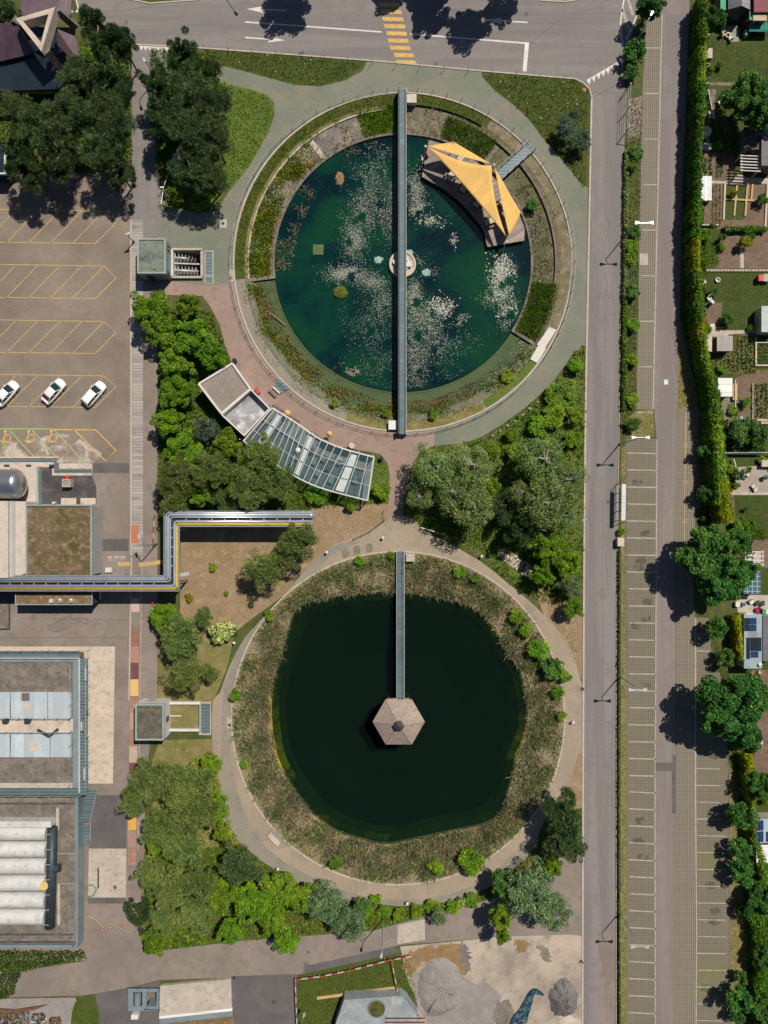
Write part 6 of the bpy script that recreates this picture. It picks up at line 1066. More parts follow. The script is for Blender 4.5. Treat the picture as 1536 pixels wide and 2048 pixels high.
# --- maples and ball trees along the garden side
for px, py, r, h, lb in ((1420, 1108, 62, 9, 'big dark maple over the parking lane, upper one'), (1442, 1158, 56, 8.5, 'maple behind the upper big maple'), (1478, 1085, 34, 6, 'maple crown over the garden pergola'), (1492, 1140, 26, 5, 'small maple beside the garden greenhouse'), (1462, 1415, 76, 10, 'biggest dark maple over the parking lane'), (1502, 1385, 40, 7, 'maple behind the biggest maple at the right edge'), (1490, 1470, 36, 7, 'lower maple beside the biggest maple')): pl('maple', px, py, r, h, lb)
for px, py, r, h, lb in ((1406, 903, 14, 3.2, 'ball tree below the first dry verge'), (1409, 988, 16, 3.4, 'ball tree left of the yellow hedge'), (1434, 1255, 24, 4.5, 'ball tree under the upper maple'), (1452, 1315, 19, 3.6, 'ball tree above the biggest maple'), (1484, 1632, 30, 5, 'ball tree beside the solar roof'), (1482, 1698, 22, 4, 'ball tree beside the white roof'), (1486, 1745, 28, 4.4, 'ball tree below the white roof'), (1498, 1822, 18, 3.6, 'ball tree on the lower dry verge'), (1476, 2000, 28, 5, 'ball tree near the bottom right corner'), (1474, 2035, 16, 3, 'ball tree at the bottom edge of the verge'), (1407, 1038, 6, 1.2, 'tiny ball shrub on the verge'), (1482, 1955, 13, 2.6, 'ball tree in the lower hedge shade'), (1425, 822, 15, 3, 'ball tree in the garden hedge')): pl('ball', px, py, r, h, lb)
# --- garden trees
for k, px, py, r, h, lb in (('maple', 1495, 195, 52, 8, 'large dark tree over the upper garden lawn'), ('maple', 1530, 225, 44, 8, 'dark tree at the right edge above the dark shed'), ('maple', 1426, 38, 26, 5, 'dark tree left of the grey gable shed'), ('yellow', 1492, 484, 15, 2.2, 'yellow green bush on the bare garden bed'), ('dshrub', 1528, 398, 13, 2, 'dark bush on the yellow framed beds'), ('maple', 1500, 470, 12, 4.5, 'x'), ('shrub', 1412, 470, 14, 2, 'bush in the corner of the fourth garden'), ('dshrub', 1456, 638, 14, 1.8, 'round bush on the small square lawn'), ('dshrub', 1490, 860, 34, 3, 'dark bush mass above the blue fence pipe'), ('dshrub', 1520, 870, 24, 3, 'dark bush at the right above the blue fence pipe'), ('ball', 1477, 950, 11, 2, 'round bush on the garden patio'), ('shrub', 1475, 970, 8, 1, 'flower bush beside the patio'), ('maple', 1520, 1570, 30, 5, 'dark tree beside the lower solar roof'), ('maple', 1528, 1800, 34, 5, 'dark tree at the right edge below the white roof'), ('maple', 1530, 2020, 34, 5, 'dark tree in the bottom right corner'), ('maple', 1530, 1915, 26, 4, 'dark tree at the right edge lower down'), ('dshrub', 1487, 1010, 14, 1.2, 'y'), ('shrub', 1500, 1052, 14, 2, 'bush row end below the square lawn'), ('shrub', 1475, 1052, 14, 2, 'bush at the lower hedge below the square lawn'), ('shrub', 1436, 290, 10, 1.5, 'bush at the foot of the second lawn'), ('dshrub', 1455, 292, 12, 1.6, 'dark bush at the foot of the second lawn')):
    if len(lb) > 2: pl(k, px, py, r, h, lb)
rb = random.Random(99)
for k in range(34):
    y = rb.uniform(40, 1060) if k < 24 else rb.uniform(1340, 1640); x = rb.choice((1414, 1424, 1440, 1470, 1500, 1528)) + rb.uniform(-5, 5) + (0 if y < 740 else 22 if y < 1070 else 60)
    pl(rb.choice(('dshrub', 'shrub', 'dshrub', 'limeshrub')), x, y, rb.uniform(5, 12), rb.uniform(.7, 1.8), 'small green bush growing in the allotment borders behind the long hedge', 'small bushes in the allotment borders')
def unused():
    for L in PROTO.values():
        for root, *_ in L:
            if not root.get('_used'):
                for ch in list(root.children): bpy.data.objects.remove(ch)
                bpy.data.objects.remove(root)
            else: del root['_used']
unused()
# --- hedge along the gardens
def hedge(px0, py0, px1, py1, wpx, h, mt, label, seed, name='hedge', group=None):
    g = np.random.default_rng(seed); a = np.array(W(px0, py0, h * .8)); b = np.array(W(px1, py1, h * .8)); L = np.linalg.norm(b - a); wd = wpx / PX; n = int(L * (wd + 2 * h * .7) * 75); d = (b - a) / L; nn_ = np.array([-d[1], d[0]])
    u = g.uniform(0, 1, n); s = g.uniform(-1, 1, n); f = g.uniform(0, 1, n); wob = 1 + .18 * np.sin(u * L * 1.7 + seed) + .12 * np.sin(u * L * 4.1)
    top_ = f < .55; side = np.where(top_, s, np.sign(s) * g.uniform(.8, 1.08, n)) * wd / 2 * wob; z = np.where(top_, h * (1 - .22 * s * s) + g.normal(0, .14, n), g.uniform(.05, 1, n) * h)
    p = np.stack([a[0] + d[0] * L * u + nn_[0] * side, a[1] + d[1] * L * u + nn_[1] * side, z], 1)
    nm = unit(np.stack([nn_[0] * np.where(top_, s * .5, np.sign(s)), nn_[1] * np.where(top_, s * .5, np.sign(s)), np.where(top_, 1., .3)], 1) + g.normal(size=(n, 3)) * .5); t = unit(np.cross(nm, g.normal(size=(n, 3)))); bb = unit(np.cross(nm, t)); l = .17 * g.uniform(.6, 1.4, n)[:, None]
    c = np.array([(a[0] + b[0]) / 2, (a[1] + b[1]) / 2, 0]); root = thing(name, label, 'hedge', tuple(c), group or 'hedge along the gardens')
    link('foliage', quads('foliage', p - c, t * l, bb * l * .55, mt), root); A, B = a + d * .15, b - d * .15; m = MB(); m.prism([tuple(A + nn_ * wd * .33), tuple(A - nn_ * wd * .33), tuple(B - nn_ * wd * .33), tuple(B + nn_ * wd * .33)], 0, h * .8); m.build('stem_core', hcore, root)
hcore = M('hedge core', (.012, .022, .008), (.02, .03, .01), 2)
HG = ((1402, -10, 1400, 95, 26, 'hedge', 'dark hedge length at the top beside the grey gable shed'), (1398, 95, 1396, 170, 22, 'bright', 'lime green hedge length beside the upper garden lawn'), (1396, 170, 1396, 222, 26, 'hedge', 'dark hedge length beside the plank frame'), (1394, 222, 1392, 285, 22, 'hedge', 'green hedge length beside the white round tank'), (1390, 285, 1388, 400, 20, 'hedge', 'green hedge length beside the glazed cold frame'), (1388, 400, 1386, 475, 28, 'hedge', 'dark green hedge length beside the yellow framed beds'), (1386, 478, 1386, 545, 20, 'yellow', 'yellow hedge length beside the bare beds'), (1389, 545, 1393, 650, 24, 'hedge', 'green hedge length beside the red box lawn'), (1396, 640, 1394, 668, 20, 'yellow', 'short yellow hedge length beside the red chair'), (1397, 668, 1408, 745, 20, 'bright', 'green hedge length beside the potato patch'), (1410, 745, 1424, 800, 28, 'hedge', 'dark hedge length beside the white shed'), (1424, 800, 1430, 850, 26, 'hedge', 'dark hedge length below the white shed'), (1430, 850, 1440, 960, 26, 'lime', 'bright lime hedge length beside the blue fence pipe'), (1442, 960, 1450, 1045, 26, 'yellow', 'golden hedge length beside the square lawn'), (1470, 1230, 1480, 1320, 15, 'yellow', 'narrow golden hedge beside the grey solar roof'), (1494, 1505, 1500, 1590, 20, 'yellow', 'golden hedge length below the biggest maple'), (1500, 1590, 1506, 1680, 16, 'lime', 'lime hedge length beside the lower solar roof'), (1510, 1680, 1526, 1760, 20, 'lime', 'lime hedge length beside the white roof'), (1518, 1760, 1516, 1850, 34, 'hedge', 'dark hedge length below the white roof'), (1520, 1850, 1522, 1960, 32, 'hedge', 'dark hedge length low on the right'), (1520, 1960, 1520, 2070, 30, 'hedge', 'dark hedge length at the bottom right'), (1432, 1010, 1428, 905, 14, 'bright', 'low green verge hedge left of the lime hedge'))  # upper lengths take darker foliage: darkening towards the frame edge is in the colour
for i, (a, b, c, d, w, mt, lb) in enumerate(HG): hedge(a + (5 if b < 800 else 2), b, c + (5 if b < 800 else 2), d, w * (.72 if b < 800 else .85), 3.9 if b < 1100 else 2.6, LM[mt], lb, 200 + i)
hedge(1449, 458, 1532, 458, 10, .9, LM['hedge'], 'low dark hedge below the yellow framed beds', 240, group='garden hedges'); hedge(1250, 590, 1248, 820, 8, .7, LM['hedge'], 'low hedge along the road strip', 241, group='low road strip hedges'); hedge(1254, 300, 1250, 590, 8, .7, LM['olive'], 'low straggling hedge along the upper road strip', 242, group='low road strip hedges'); hedge(1238, 1100, 1237, 1600, 2.6, .4, LM['dark'], 'thin low hedge between road and lower bays', 243, group='low road strip hedges'); hedge(1237, 1600, 1239, 2060, 2.6, .4, LM['dark'], 'thin dark low hedge between road and the lowest bays', 244, group='low road strip hedges')
# --- ground cover: grass, reeds, marsh plants, undergrowth (nobody could count them)
def scatter(name, regions, dens, ln, wd, mt, z=0.0, tilt=.7, seed=1, nmask=None, flat=False, parent=None):
    g = np.random.default_rng(seed); P = []
    for poly_ in regions:
        q = np.array(poly_); lo, hi = q.min(0), q.max(0); n = int((hi[0] - lo[0]) * (hi[1] - lo[1]) / PX ** 2 * dens); r = g.uniform(0, 1, (n, 2)) * (hi - lo) + lo; P.append(r[inside(r, [tuple(t) for t in poly_])])
    P = np.concatenate(P)
    if nmask: P = P[nmask(P, g)]
    n = len(P); x = (P[:, 0] - 768) / PX; y = (1024 - P[:, 1]) / PX; L = ln * g.uniform(.5, 1.4, n)
    d = unit(np.stack([g.normal(0, tilt, n), g.normal(0, tilt, n), np.full(n, .12 if flat else .8)], 1)); c = np.stack([x, y, np.full(n, z) if np.isscalar(z) else z(P)], 1) + d * L[:, None]
    b = unit(np.cross(d, g.normal(size=(n, 3)))) * (wd * g.uniform(.6, 1.4, n))[:, None]; return link(name, quads(name, c, d * L[:, None], b, mt), parent, kind=None if parent else 'stuff')
def blotch(sc, thr, seed):
    def f(P, g):
        r = np.random.default_rng(seed); v = 0
        for k in range(5): kx, ky, p = r.normal(0, 1 / sc), r.normal(0, 1 / sc), r.uniform(0, 6.28); v = v + np.sin(P[:, 0] * kx + P[:, 1] * ky + p)
        return v / 2.2 + g.normal(0, .35, len(P)) > thr
    return f
grass_m = leafmat('grass blades', [(0, (.035, .06, .008)), (.5, (.07, .095, .015)), (.9, (.12, .13, .025)), (1, (.22, .19, .08))], .3)
grass_y = leafmat('green grass blades', [(0, (.05, .1, .008)), (.6, (.1, .17, .015)), (1, (.17, .21, .03))], .3)
reed_m = leafmat('reed blades', [(0, (.085, .1, .05)), (.4, (.165, .165, .09)), (.75, (.27, .24, .155)), (1, (.42, .36, .27))], .4)
reed_d = leafmat('dry reed stems', [(0, (.16, .12, .08)), (.5, (.31, .245, .175)), (1, (.5, .41, .32))], .3)
reed_g = leafmat('fresh reed blades', [(0, (.06, .1, .034)), (.6, (.115, .165, .06)), (1, (.2, .22, .1))], .4)
marsh_y = leafmat('yellow marsh plants', [(0, (.08, .09, .01)), (.5, (.18, .16, .025)), (.85, (.28, .22, .06)), (1, (.38, .31, .16))], .25)
dry_m = leafmat('dry grass blades', [(0, (.13, .1, .04)), (.5, (.24, .18, .09)), (1, (.36, .28, .17))], .25)
cover_m = leafmat('undergrowth leaves', [(0, (.03, .07, .006)), (.5, (.065, .135, .01)), (1, (.14, .2, .02))], .3)
top_l = [(410, 100), (560, 110), (728, 127), (690, 158), (640, 170), (590, 168), (545, 156), (480, 138), (435, 128)]; cor_l = [(962, 148), (1150, 160), (1176, 182), (1170, 375), (1158, 362), (1110, 303), (1060, 238), (990, 178)]; mid_l = [(440, 168), (500, 180), (533, 192), (546, 215), (533, 265), (500, 326), (455, 380), (400, 420), (345, 412), (310, 300), (400, 250)]
scatter('meadow_grass', [top_l, cor_l], 26, .2, .045, grass_m, seed=3, tilt=.8); scatter('meadow_grass', [mid_l, [(752, 908), (773, 926), (778, 950), (776, 1005), (742, 1008)]], 22, .2, .05, grass_y, seed=4, tilt=.8)
weed_m = leafmat('brown water weed', [(0, (.05, .045, .025)), (.5, (.12, .1, .062)), (1, (.26, .21, .15))], .1, gain=1.01); fl_w = leafmat('meadow flowers', [(0, (.5, .45, .3)), (1, (.7, .68, .6))], 0)
scatter('undergrowth', [[(-20, 185), (60, 186), (130, 180), (170, 60), (262, 95), (264, 345), (-20, 345)], [(300, 100), (420, 105), (440, 165), (400, 300), (340, 412), (312, 320)]], 20, .22, .1, LM['hedge'], .1, .9, 60); scatter('meadow_flowers', [top_l, cor_l], .45, .07, .06, fl_w, .2, .8, 31, flat=True)  # dark leaf cover added to darken the ground under the pines
east = [(1168, 690), (1150, 706), (1130, 735), (1100, 775), (1050, 820), (1000, 858), (960, 880), (870, 895), (845, 905), (820, 970), (810, 1030), (850, 1055), (960, 1115), (1015, 1160), (1070, 1195), (1160, 1230), (1166, 1100), (1168, 800)]
sheet('meadow', east, .5, M('bright meadow', (.06, .1, .014), (.1, .125, .025), .25, (.15, .13, .05), .6, grain=.6, bmp=.4)); scatter('undergrowth', [east], 15, .22, .12, cover_m, seed=5, tilt=.9, nmask=blotch(25, -.5, 2)); scatter('meadow_grass', [east], 14, .28, .04, grass_m, seed=6, tilt=.8)  # brighter grass for the eastern meadow
west = [(318, 620), (420, 620), (465, 735), (395, 768), (445, 830), (490, 885), (570, 945), (651, 985), (735, 1003), (700, 1012), (625, 1015), (400, 1020), (318, 1020)]
scatter('undergrowth', [west], 17, .24, .14, cover_m, seed=7, tilt=.9)
sw = [(320, 1560), (425, 1500), (445, 1580), (475, 1685), (560, 1750), (650, 1800), (800, 1822), (940, 1795), (1010, 1765), (1075, 1690), (1130, 1610), (1160, 1620), (1160, 1690), (1110, 1715), (1010, 1785), (850, 1826), (745, 1856), (480, 1878), (295, 1900), (285, 1780)]
scatter('undergrowth', [sw], 14, .24, .14, cover_m, seed=8, tilt=.9, nmask=blotch(30, -.6, 6)); scatter('meadow_grass', [sw], 12, .3, .045, marsh_y, seed=9, tilt=.8)
scatter('dry_grass_tufts', [[(640, 1020), (770, 1014), (778, 1035), (690, 1075), (625, 1115)], [(365, 1090), (500, 1090), (600, 1160), (500, 1235), (400, 1278), (365, 1220)], [(1070, 1170), (1160, 1235), (1160, 1350), (1130, 1290)], [(330, 1485), (425, 1480), (440, 1550), (330, 1560)]], 9, .14, .03, dry_m, seed=10, tilt=.9); scatter('dry_grass_tufts', [[(1345, 640), (1360, 640), (1390, 770), (1394, 815), (1354, 815)], [(1394, 830), (1410, 860), (1425, 1000), (1394, 1015)], [(1462, 1560), (1492, 1570), (1500, 2060), (1463, 2060)], [(1258, 830), (1304, 822), (1305, 870), (1258, 874)], [(1243, 900), (1256, 885), (1254, 2060), (1242, 2060)]], 18, .16, .04, dry_m, seed=11, tilt=.9)
scatter('verge_grass', [[(1250, 200), (1285, 200), (1280, 400), (1274, 600), (1270, 860), (1242, 870), (1246, 500)], [(1384, 1110), (1420, 1250), (1458, 1350), (1458, 1500), (1480, 1560), (1462, 1600), (1440, 1350), (1420, 1240)], [(1394, 860), (1440, 860), (1446, 1040), (1400, 1060)]], 26, .18, .05, grass_m, seed=12, tilt=.8)
scatter('meadow_grass', [[(595, 1956), (815, 1908), (836, 1998), (690, 1996), (672, 2045), (660, 2060), (597, 2060)], [(150, 2005), (190, 2015), (192, 2060), (148, 2060)]], 22, .16, .045, grass_m, seed=13, tilt=.9); scatter('bank_bushes', [[(-20, 1898), (172, 1898), (176, 1912), (90, 1928), (45, 1940), (30, 1985), (-20, 1998)]], 55, .22, .11, leafmat('bank leaves', [(0, (.02, .045, .012)), (.7, (.045, .08, .02)), (1, (.09, .12, .03))], .2, gain=1.02), .4, .9, 14)
def ringpts(c, r0, r1, a0, a1, n=40): return circ(*c, r1, n, a0, a1) + circ(*c, r0, n, a0, a1)[::-1]
lwf = [(x + 2 * math.sin(i * 1.9) + 1.5 * math.sin(i * .7 + 1) + 2.5 * math.sin(i * 3.1), y + 2 * math.sin(i * 2.3 + 2) + 2 * math.sin(i * 1.1)) for i, (x, y) in enumerate(shrink(lw, 1.0))]
def reedmask(P, g): return ~inside(P, lwf)
def zl_(P): return np.clip(-.5 + (np.hypot(P[:, 0] - LC[0], P[:, 1] - LC[1]) - 250) / 80 * .5, -.5, 0)
RB = [ringpts(LC, 205, 329, 0, 180, 50), ringpts(LC, 205, 329, 180, 360, 50)]
def zone(thr_in, thr_out, base):
    def f(P, g):
        r = np.hypot(P[:, 0] - LC[0], P[:, 1] - LC[1]); return reedmask(P, g) & (r + g.normal(0, 9, len(P)) > thr_in) & (r + g.normal(0, 9, len(P)) < thr_out) & base(P, g)
    return f
scatter('reeds', RB, 56, .42, .045, reed_m, zl_, .95, 15, zone(0, 318, blotch(26, -.2, 3))); scatter('dry_reeds', RB, 26, .45, .03, reed_d, zl_, .95, 16, zone(0, 300, blotch(30, .05, 11))); scatter('fresh_reeds', RB, 40, .46, .045, reed_g, zl_, .95, 17, zone(225, 330, blotch(19, -.1, 8))); scatter('tall_reeds', RB, 16, .75, .04, reed_m, zl_, .6, 55, zone(0, 300, blotch(16, .45, 41))); scatter('tall_reeds', RB, 14, .7, .035, reed_d, zl_, .6, 56, zone(0, 285, blotch(14, .5, 43))); scatter('bank_grass', RB, 22, .16, .05, marsh_y, zl_, .9, 18, zone(295, 330, blotch(20, .25, 5))); scatter('bank_grass', RB, 14, .2, .04, dry_m, zl_, .9, 19, zone(300, 330, blotch(24, -.2, 15)))
zm = -.38
scatter('marsh_plants', [ringpts(UC, 264, 308, 128, 185)], 70, .2, .07, marsh_y, zm, .8, 20, blotch(18, -.45, 7)); scatter('marsh_plants', [ringpts(UC, 268, 308, 128, 185)], 55, .26, .06, grass_y, zm, .8, 21, blotch(24, -.1, 4)); scatter('rim_grass', [ringpts(UC, 318, 335, 60, 183)], 24, .14, .04, marsh_y, .03, .9, 22); scatter('rim_grass', [ringpts(UC, 309, 334, -28, 58)], 22, .13, .04, marsh_y, .03, .9, 50, blotch(10, .1, 21)); scatter('marsh_plants', [ringpts(UC, 264, 303, -6, 50)], 20, .16, .06, marsh_y, zm, .9, 51, blotch(12, .35, 31)); scatter('marsh_plants', [ringpts(UC, 264, 303, -8, 34)], 26, .2, .05, grass_m, zm, .9, 52, blotch(13, .3, 17)); scatter('rim_grass', [ringpts(UC, 318, 335, 60, 183)], 22, .16, .05, grass_m, .03, .9, 36)
scatter('fresh_reeds', [ringpts(UC, 264, 314, 91, 107), ringpts(UC, 264, 308, 52, 73), ringpts(UC, 264, 314, -30, -8)], 60, .4, .045, grass_y, zm, .5, 23); scatter('fresh_reeds', [ringpts(UC, 264, 308, 52, 73), ringpts(UC, 264, 314, -30, -8)], 40, .45, .045, reed_g, zm, .5, 37)
scatter('dry_reeds', [ringpts(UC, 264, 314, 73, 90), ringpts(UC, 264, 300, 8, 22), ringpts(UC, 268, 300, 109, 125)], 22, .28, .04, reed_d, zm, .7, 24, blotch(14, -.1, 3)); scatter('marsh_plants', [ringpts(UC, 264, 300, -8, 30)], 18, .2, .05, reed_m, zm, .8, 25, blotch(14, .1, 9)); scatter('white_blossom', [ringpts(UC, 264, 300, -8, 24)], 12, .09, .09, pad_m, zm + .15, .9, 26, blotch(13, .35, 5), flat=True)
scatter('marsh_plants', [ringpts(UC, 272, 306, 188, 268)], 40, .2, .07, marsh_y, -.5, .8, 27, blotch(20, -.25, 12)); scatter('marsh_plants', [ringpts(UC, 288, 308, 190, 300)], 34, .22, .07, grass_y, -.5, .8, 28, blotch(14, .15, 2)); scatter('marsh_plants', [ringpts(UC, 276, 313, 190, 300)], 40, .16, .07, dry_m, -.5, .9, 38, blotch(16, .0, 22)); scatter('marsh_plants', [ringpts(UC, 276, 308, 270, 328)], 32, .18, .05, reed_m, -.5, .8, 29, blotch(14, -.2, 6)); scatter('white_blossom', [ringpts(UC, 280, 306, 300, 327)], 12, .1, .09, pad_m, -.42, .9, 30, blotch(12, .2, 8), flat=True)
scatter('rim_weeds', [ringpts(UC, 296, 322, 188, 328)], 34, .22, .07, grass_y, -.1, .9, 81, blotch(9, .1, 71)); scatter('rim_weeds', [ringpts(UC, 290, 330, 188, 328)], 24, .2, .06, marsh_y, -.05, .9, 82, blotch(11, .2, 72)); scatter('rim_weeds', [ringpts(UC, 268, 332, 88, 186)], 20, .26, .06, grass_y, -.1, .9, 83, blotch(12, .25, 73)); scatter('rim_weeds', [ringpts(UC, 258, 268, -30, 185)], 16, .22, .05, reed_m, -.3, .9, 84, blotch(8, .35, 74)); scatter('water_weed', [ringpts(UC, 218, 255, 138, 184)], 46, .13, .09, weed_m, -.49, .9, 32, blotch(11, .5, 4), flat=True); scatter('water_weed', [ringpts(UC, 238, 256, 100, 118), circ(682, 742, 20, 12)], 34, .13, .08, weed_m, -.49, .9, 39, blotch(11, .3, 6), flat=True); scatter('water_weed', [circ(908, 480, 12, 12), circ(930, 640, 16, 12)], 30, .12, .08, pad_m, -.49, .9, 40, blotch(8, .2, 6), flat=True)
# --- water lilies: the 300 largest one by one, the small rest as one mass
g = np.random.default_rng(77)
CL = ((745, 345, 34, 42, 420, .75), (733, 415, 34, 46, 800, .75), (708, 480, 24, 38, 800, .72), (693, 545, 40, 16, 900, .78), (742, 562, 30, 18, 420, .78), (778, 420, 16, 60, 420, .72), (768, 600, 22, 34, 380, .7), (740, 650, 46, 46, 520, .65), (765, 730, 26, 48, 360, .65), (832, 375, 17, 42, 620, .78), (838, 415, 14, 16, 260, .9), (866, 440, 24, 10, 170, .95), (828, 590, 16, 34, 680, .72), (855, 640, 34, 36, 760, .78), (884, 612, 24, 17, 300, 1.0), (872, 690, 44, 36, 480, .75), (836, 725, 18, 56, 620, .7), (1004, 535, 22, 26, 560, 1.0), (1003, 575, 22, 30, 480, .95), (985, 592, 22, 14, 170, .9), (1018, 620, 22, 20, 240, .95), (1010, 645, 16, 14, 90, .8), (908, 480, 6, 16, 30, 1.0), (870, 540, 6, 14, 26, .8), (930, 680, 30, 22, 60, .75), (760, 300, 30, 20, 80, .7), (835, 520, 22, 12, 90, .7), (905, 745, 40, 25, 80, .7), (750, 780, 30, 12, 60, .65), (822, 680, 10, 90, 380, .65))
PP = []
for cx_, cy_, rx, ry, n_, sz in CL:
    n2 = int(n_ * 2.2); q = g.normal(size=(n2, 2)) * .54 * np.array([rx, ry]) + np.array([cx_, cy_]) + g.choice([-1, 0, 1], n2)[:, None] * g.normal(size=2) * min(rx, ry) * .35; sz_ = sz * g.uniform(.55, 1.35, n2); ok = (np.hypot(q[:, 0] - UC[0], q[:, 1] - UC[1]) < 252) & ~((q[:, 0] > 793) & (q[:, 0] < 800)) & (np.hypot(q[:, 0] - 805, q[:, 1] - 528) > 30)
    ok &= ~inside(q, inner + outer); PP.append(np.column_stack([q[ok], sz_[ok]]))
PP = np.concatenate(PP); PP = PP[blotch(10, -.8, 61)(PP, g)]; PP = PP[np.argsort(-PP[:, 2])]
def padmesh(nm, mt, seed):
    r = random.Random(seed); m = MB(); a0 = .25; pts = [(.0, .0, 0)] + [(math.cos(a) * r.uniform(.92, 1.05), math.sin(a) * r.uniform(.92, 1.05), .02) for a in [a0 + (2 * math.pi - 2 * a0) * k / 10 for k in range(11)]]; m.face(pts)
    o = m.build(nm, mt, recalc=False); me = o.data; bpy.data.objects.remove(o); return me
pm = [padmesh('lily_pad', pad_m, k) for k in range(3)]
for k, (px, py, s) in enumerate(PP[:300]):
    o = link('lily_pad', pm[k % 3], label='pale round lily pad in the loose patches floating on the upper pond', cat='lily pad', group='large lily pads of the upper pond'); x, y = W(px, py); o.location = (x, y, -.49 + .0001 * (k % 60)); r_ = .082 * s; o.scale = (r_, r_, r_); o.rotation_euler = (g.normal(0, .05), g.normal(0, .05), g.uniform(0, 6.28))
Q = PP[300:]; nq = len(Q); x = (Q[:, 0] - 768) / PX; y = (1024 - Q[:, 1]) / PX; ang = g.uniform(0, 6.28, nq); r_ = (.066 * Q[:, 2])[:, None]; c = np.stack([x, y, np.full(nq, -.486) + np.arange(nq) % 97 * 4e-5], 1)
link('lily_pads', quads('lily_pads', c, np.stack([np.cos(ang), np.sin(ang), g.normal(0, .08, nq)], 1) * r_, np.stack([-np.sin(ang), np.cos(ang), g.normal(0, .08, nq)], 1) * r_ * .85, [pad_m, pad_green], (g.uniform(0, 1, nq) < .45).astype(int)), kind='stuff')
# ---------------------------------------------------------------- cars
def make_car(label, paint, est, loc, rz):
    t = thing('parked_car', label, 'car', loc, 'cars parked in the marked bays'); t['_proto'] = 1
    # stations along the length: x, half width, z low, z belt
    L = 2.2; S = [(-L, .62, .42, .62), (-L + .12, .78, .3, .78), (-1.5, .87, .24, .88), (-.6, .9, .22, .9), (.6, .9, .22, .9), (1.2, .88, .24, .86), (1.75, .83, .28, .76), (2.08, .72, .34, .64), (L, .56, .42, .56)]
    def loft(m, rows):
        n = len(rows[0]); m._add([p for r in rows for p in r], [[i * n + k, i * n + (k + 1) % n, (i + 1) * n + (k + 1) % n, (i + 1) * n + k] for i in range(len(rows) - 1) for k in range(n)] + [[n - 1 - k for k in range(n)], [(len(rows) - 1) * n + k for k in range(n)]])
    def b(name, m, mt, sm=False, par=t): 
        me = bpy.data.meshes.new(name); me.from_pydata(m.v, [], m.f); me.materials.append(mt); bm = bmesh.new(); bm.from_mesh(me); bmesh.ops.recalc_face_normals(bm, faces=bm.faces); bm.to_mesh(me); bm.free()
        if sm: me.polygons.foreach_set('use_smooth', [True] * len(me.polygons))
        return link(name, me, par)
    m = MB(); loft(m, [[(x, -w * .9, lo), (x, -w, lo + .15), (x, -w, hi - .12), (x, -w * .88, hi), (x, w * .88, hi), (x, w, hi - .12), (x, w, lo + .15), (x, w * .9, lo)] for x, w, lo, hi in S]); bd = b('body', m, paint)
    rb = -2.0 if est else -1.75; rt = -1.72 if est else -1.1
    G = [(rb, .72, .8, .8), (rt, .62, .8, 1.42), (-.2, .66, .8, 1.47), (.35, .63, .8, 1.42), (1.15, .7, .8, .86)]
    m = MB(); loft(m, [[(x, -.78, .8), (x, -w, z), (x, w, z), (x, .78, .8)] for x, w, _, z in G]); b('window', m, car_glass)
    m = MB(); rr_ = [(rt - (.1 if est else .02), 1.40), (rt + .2, 1.46), (-.2, 1.5), (.22, 1.46), (.34, 1.43)]
    loft(m, [[(x, -.66, z - .05), (x, -.6, z), (x, 0, z + .03), (x, .6, z), (x, .66, z - .05)] for x, z in rr_]); b('roof', m, paint, True)
    m = MB()
    for s in (-1, 1): m.bar((.36, .63 * s, 1.42), (1.2, .76 * s, .86), .07); m.bar((rt, .63 * s, 1.40), (rb - .1, .76 * s, .84), .09); m.bar((-.35, .7 * s, 1.4), (-.4, .8 * s, .88), .06)
    b('pillar', m, paint)
    for sx in (-1.35, 1.35):
        for sy in (-.84, .84):
            m = MB(); m.tube([(sx, sy - .1, .32), (sx, sy + .1, .32)], .32, 16); w = b('wheel', m, black); m = MB(); m.tube([(sx, sy - .11, .32), (sx, sy + .11, .32)], .19, 12); b('rim', m, lampm, par=w)
    for sy in (-1, 1):
        m = MB(); m.bar((2.0, .5 * sy, .6), (2.14, .5 * sy, .56), .3, .12); b('headlight', m, car_glass); m = MB(); m.bar((-2.1, .55 * sy, .72), (-2.2, .55 * sy, .7), .3, .12); b('tail_light', m, red); m = MB(); m.bar((.75, .86 * sy, .95), (.75, 1.04 * sy, .97), .1, .13); b('mirror', m, paint)
    m = MB(); m.bar((2.12, -.4, .42), (2.22, -.35, .42), .1); m.bar((2.16, -.45, .42), (2.16, .45, .42), .08, .16); b('grille', m, black); m = MB(); m.bar((1.22, -.7, .875), (1.22, .7, .875), .05, .03); b('wiper', m, black)
    t.rotation_euler = (0, 0, rz); del t['_proto']
z = .0; rz = math.radians(49)
make_car('white estate car with a long roof in the rightmost occupied bay', car_white, True, W3(191, 789), rz); make_car('white car with dark windscreen in the middle of the parked row', car_pearl, False, W3(111, 784), rz); make_car('white car cut by the left edge of the photo', car_white, False, W3(18, 788), rz)
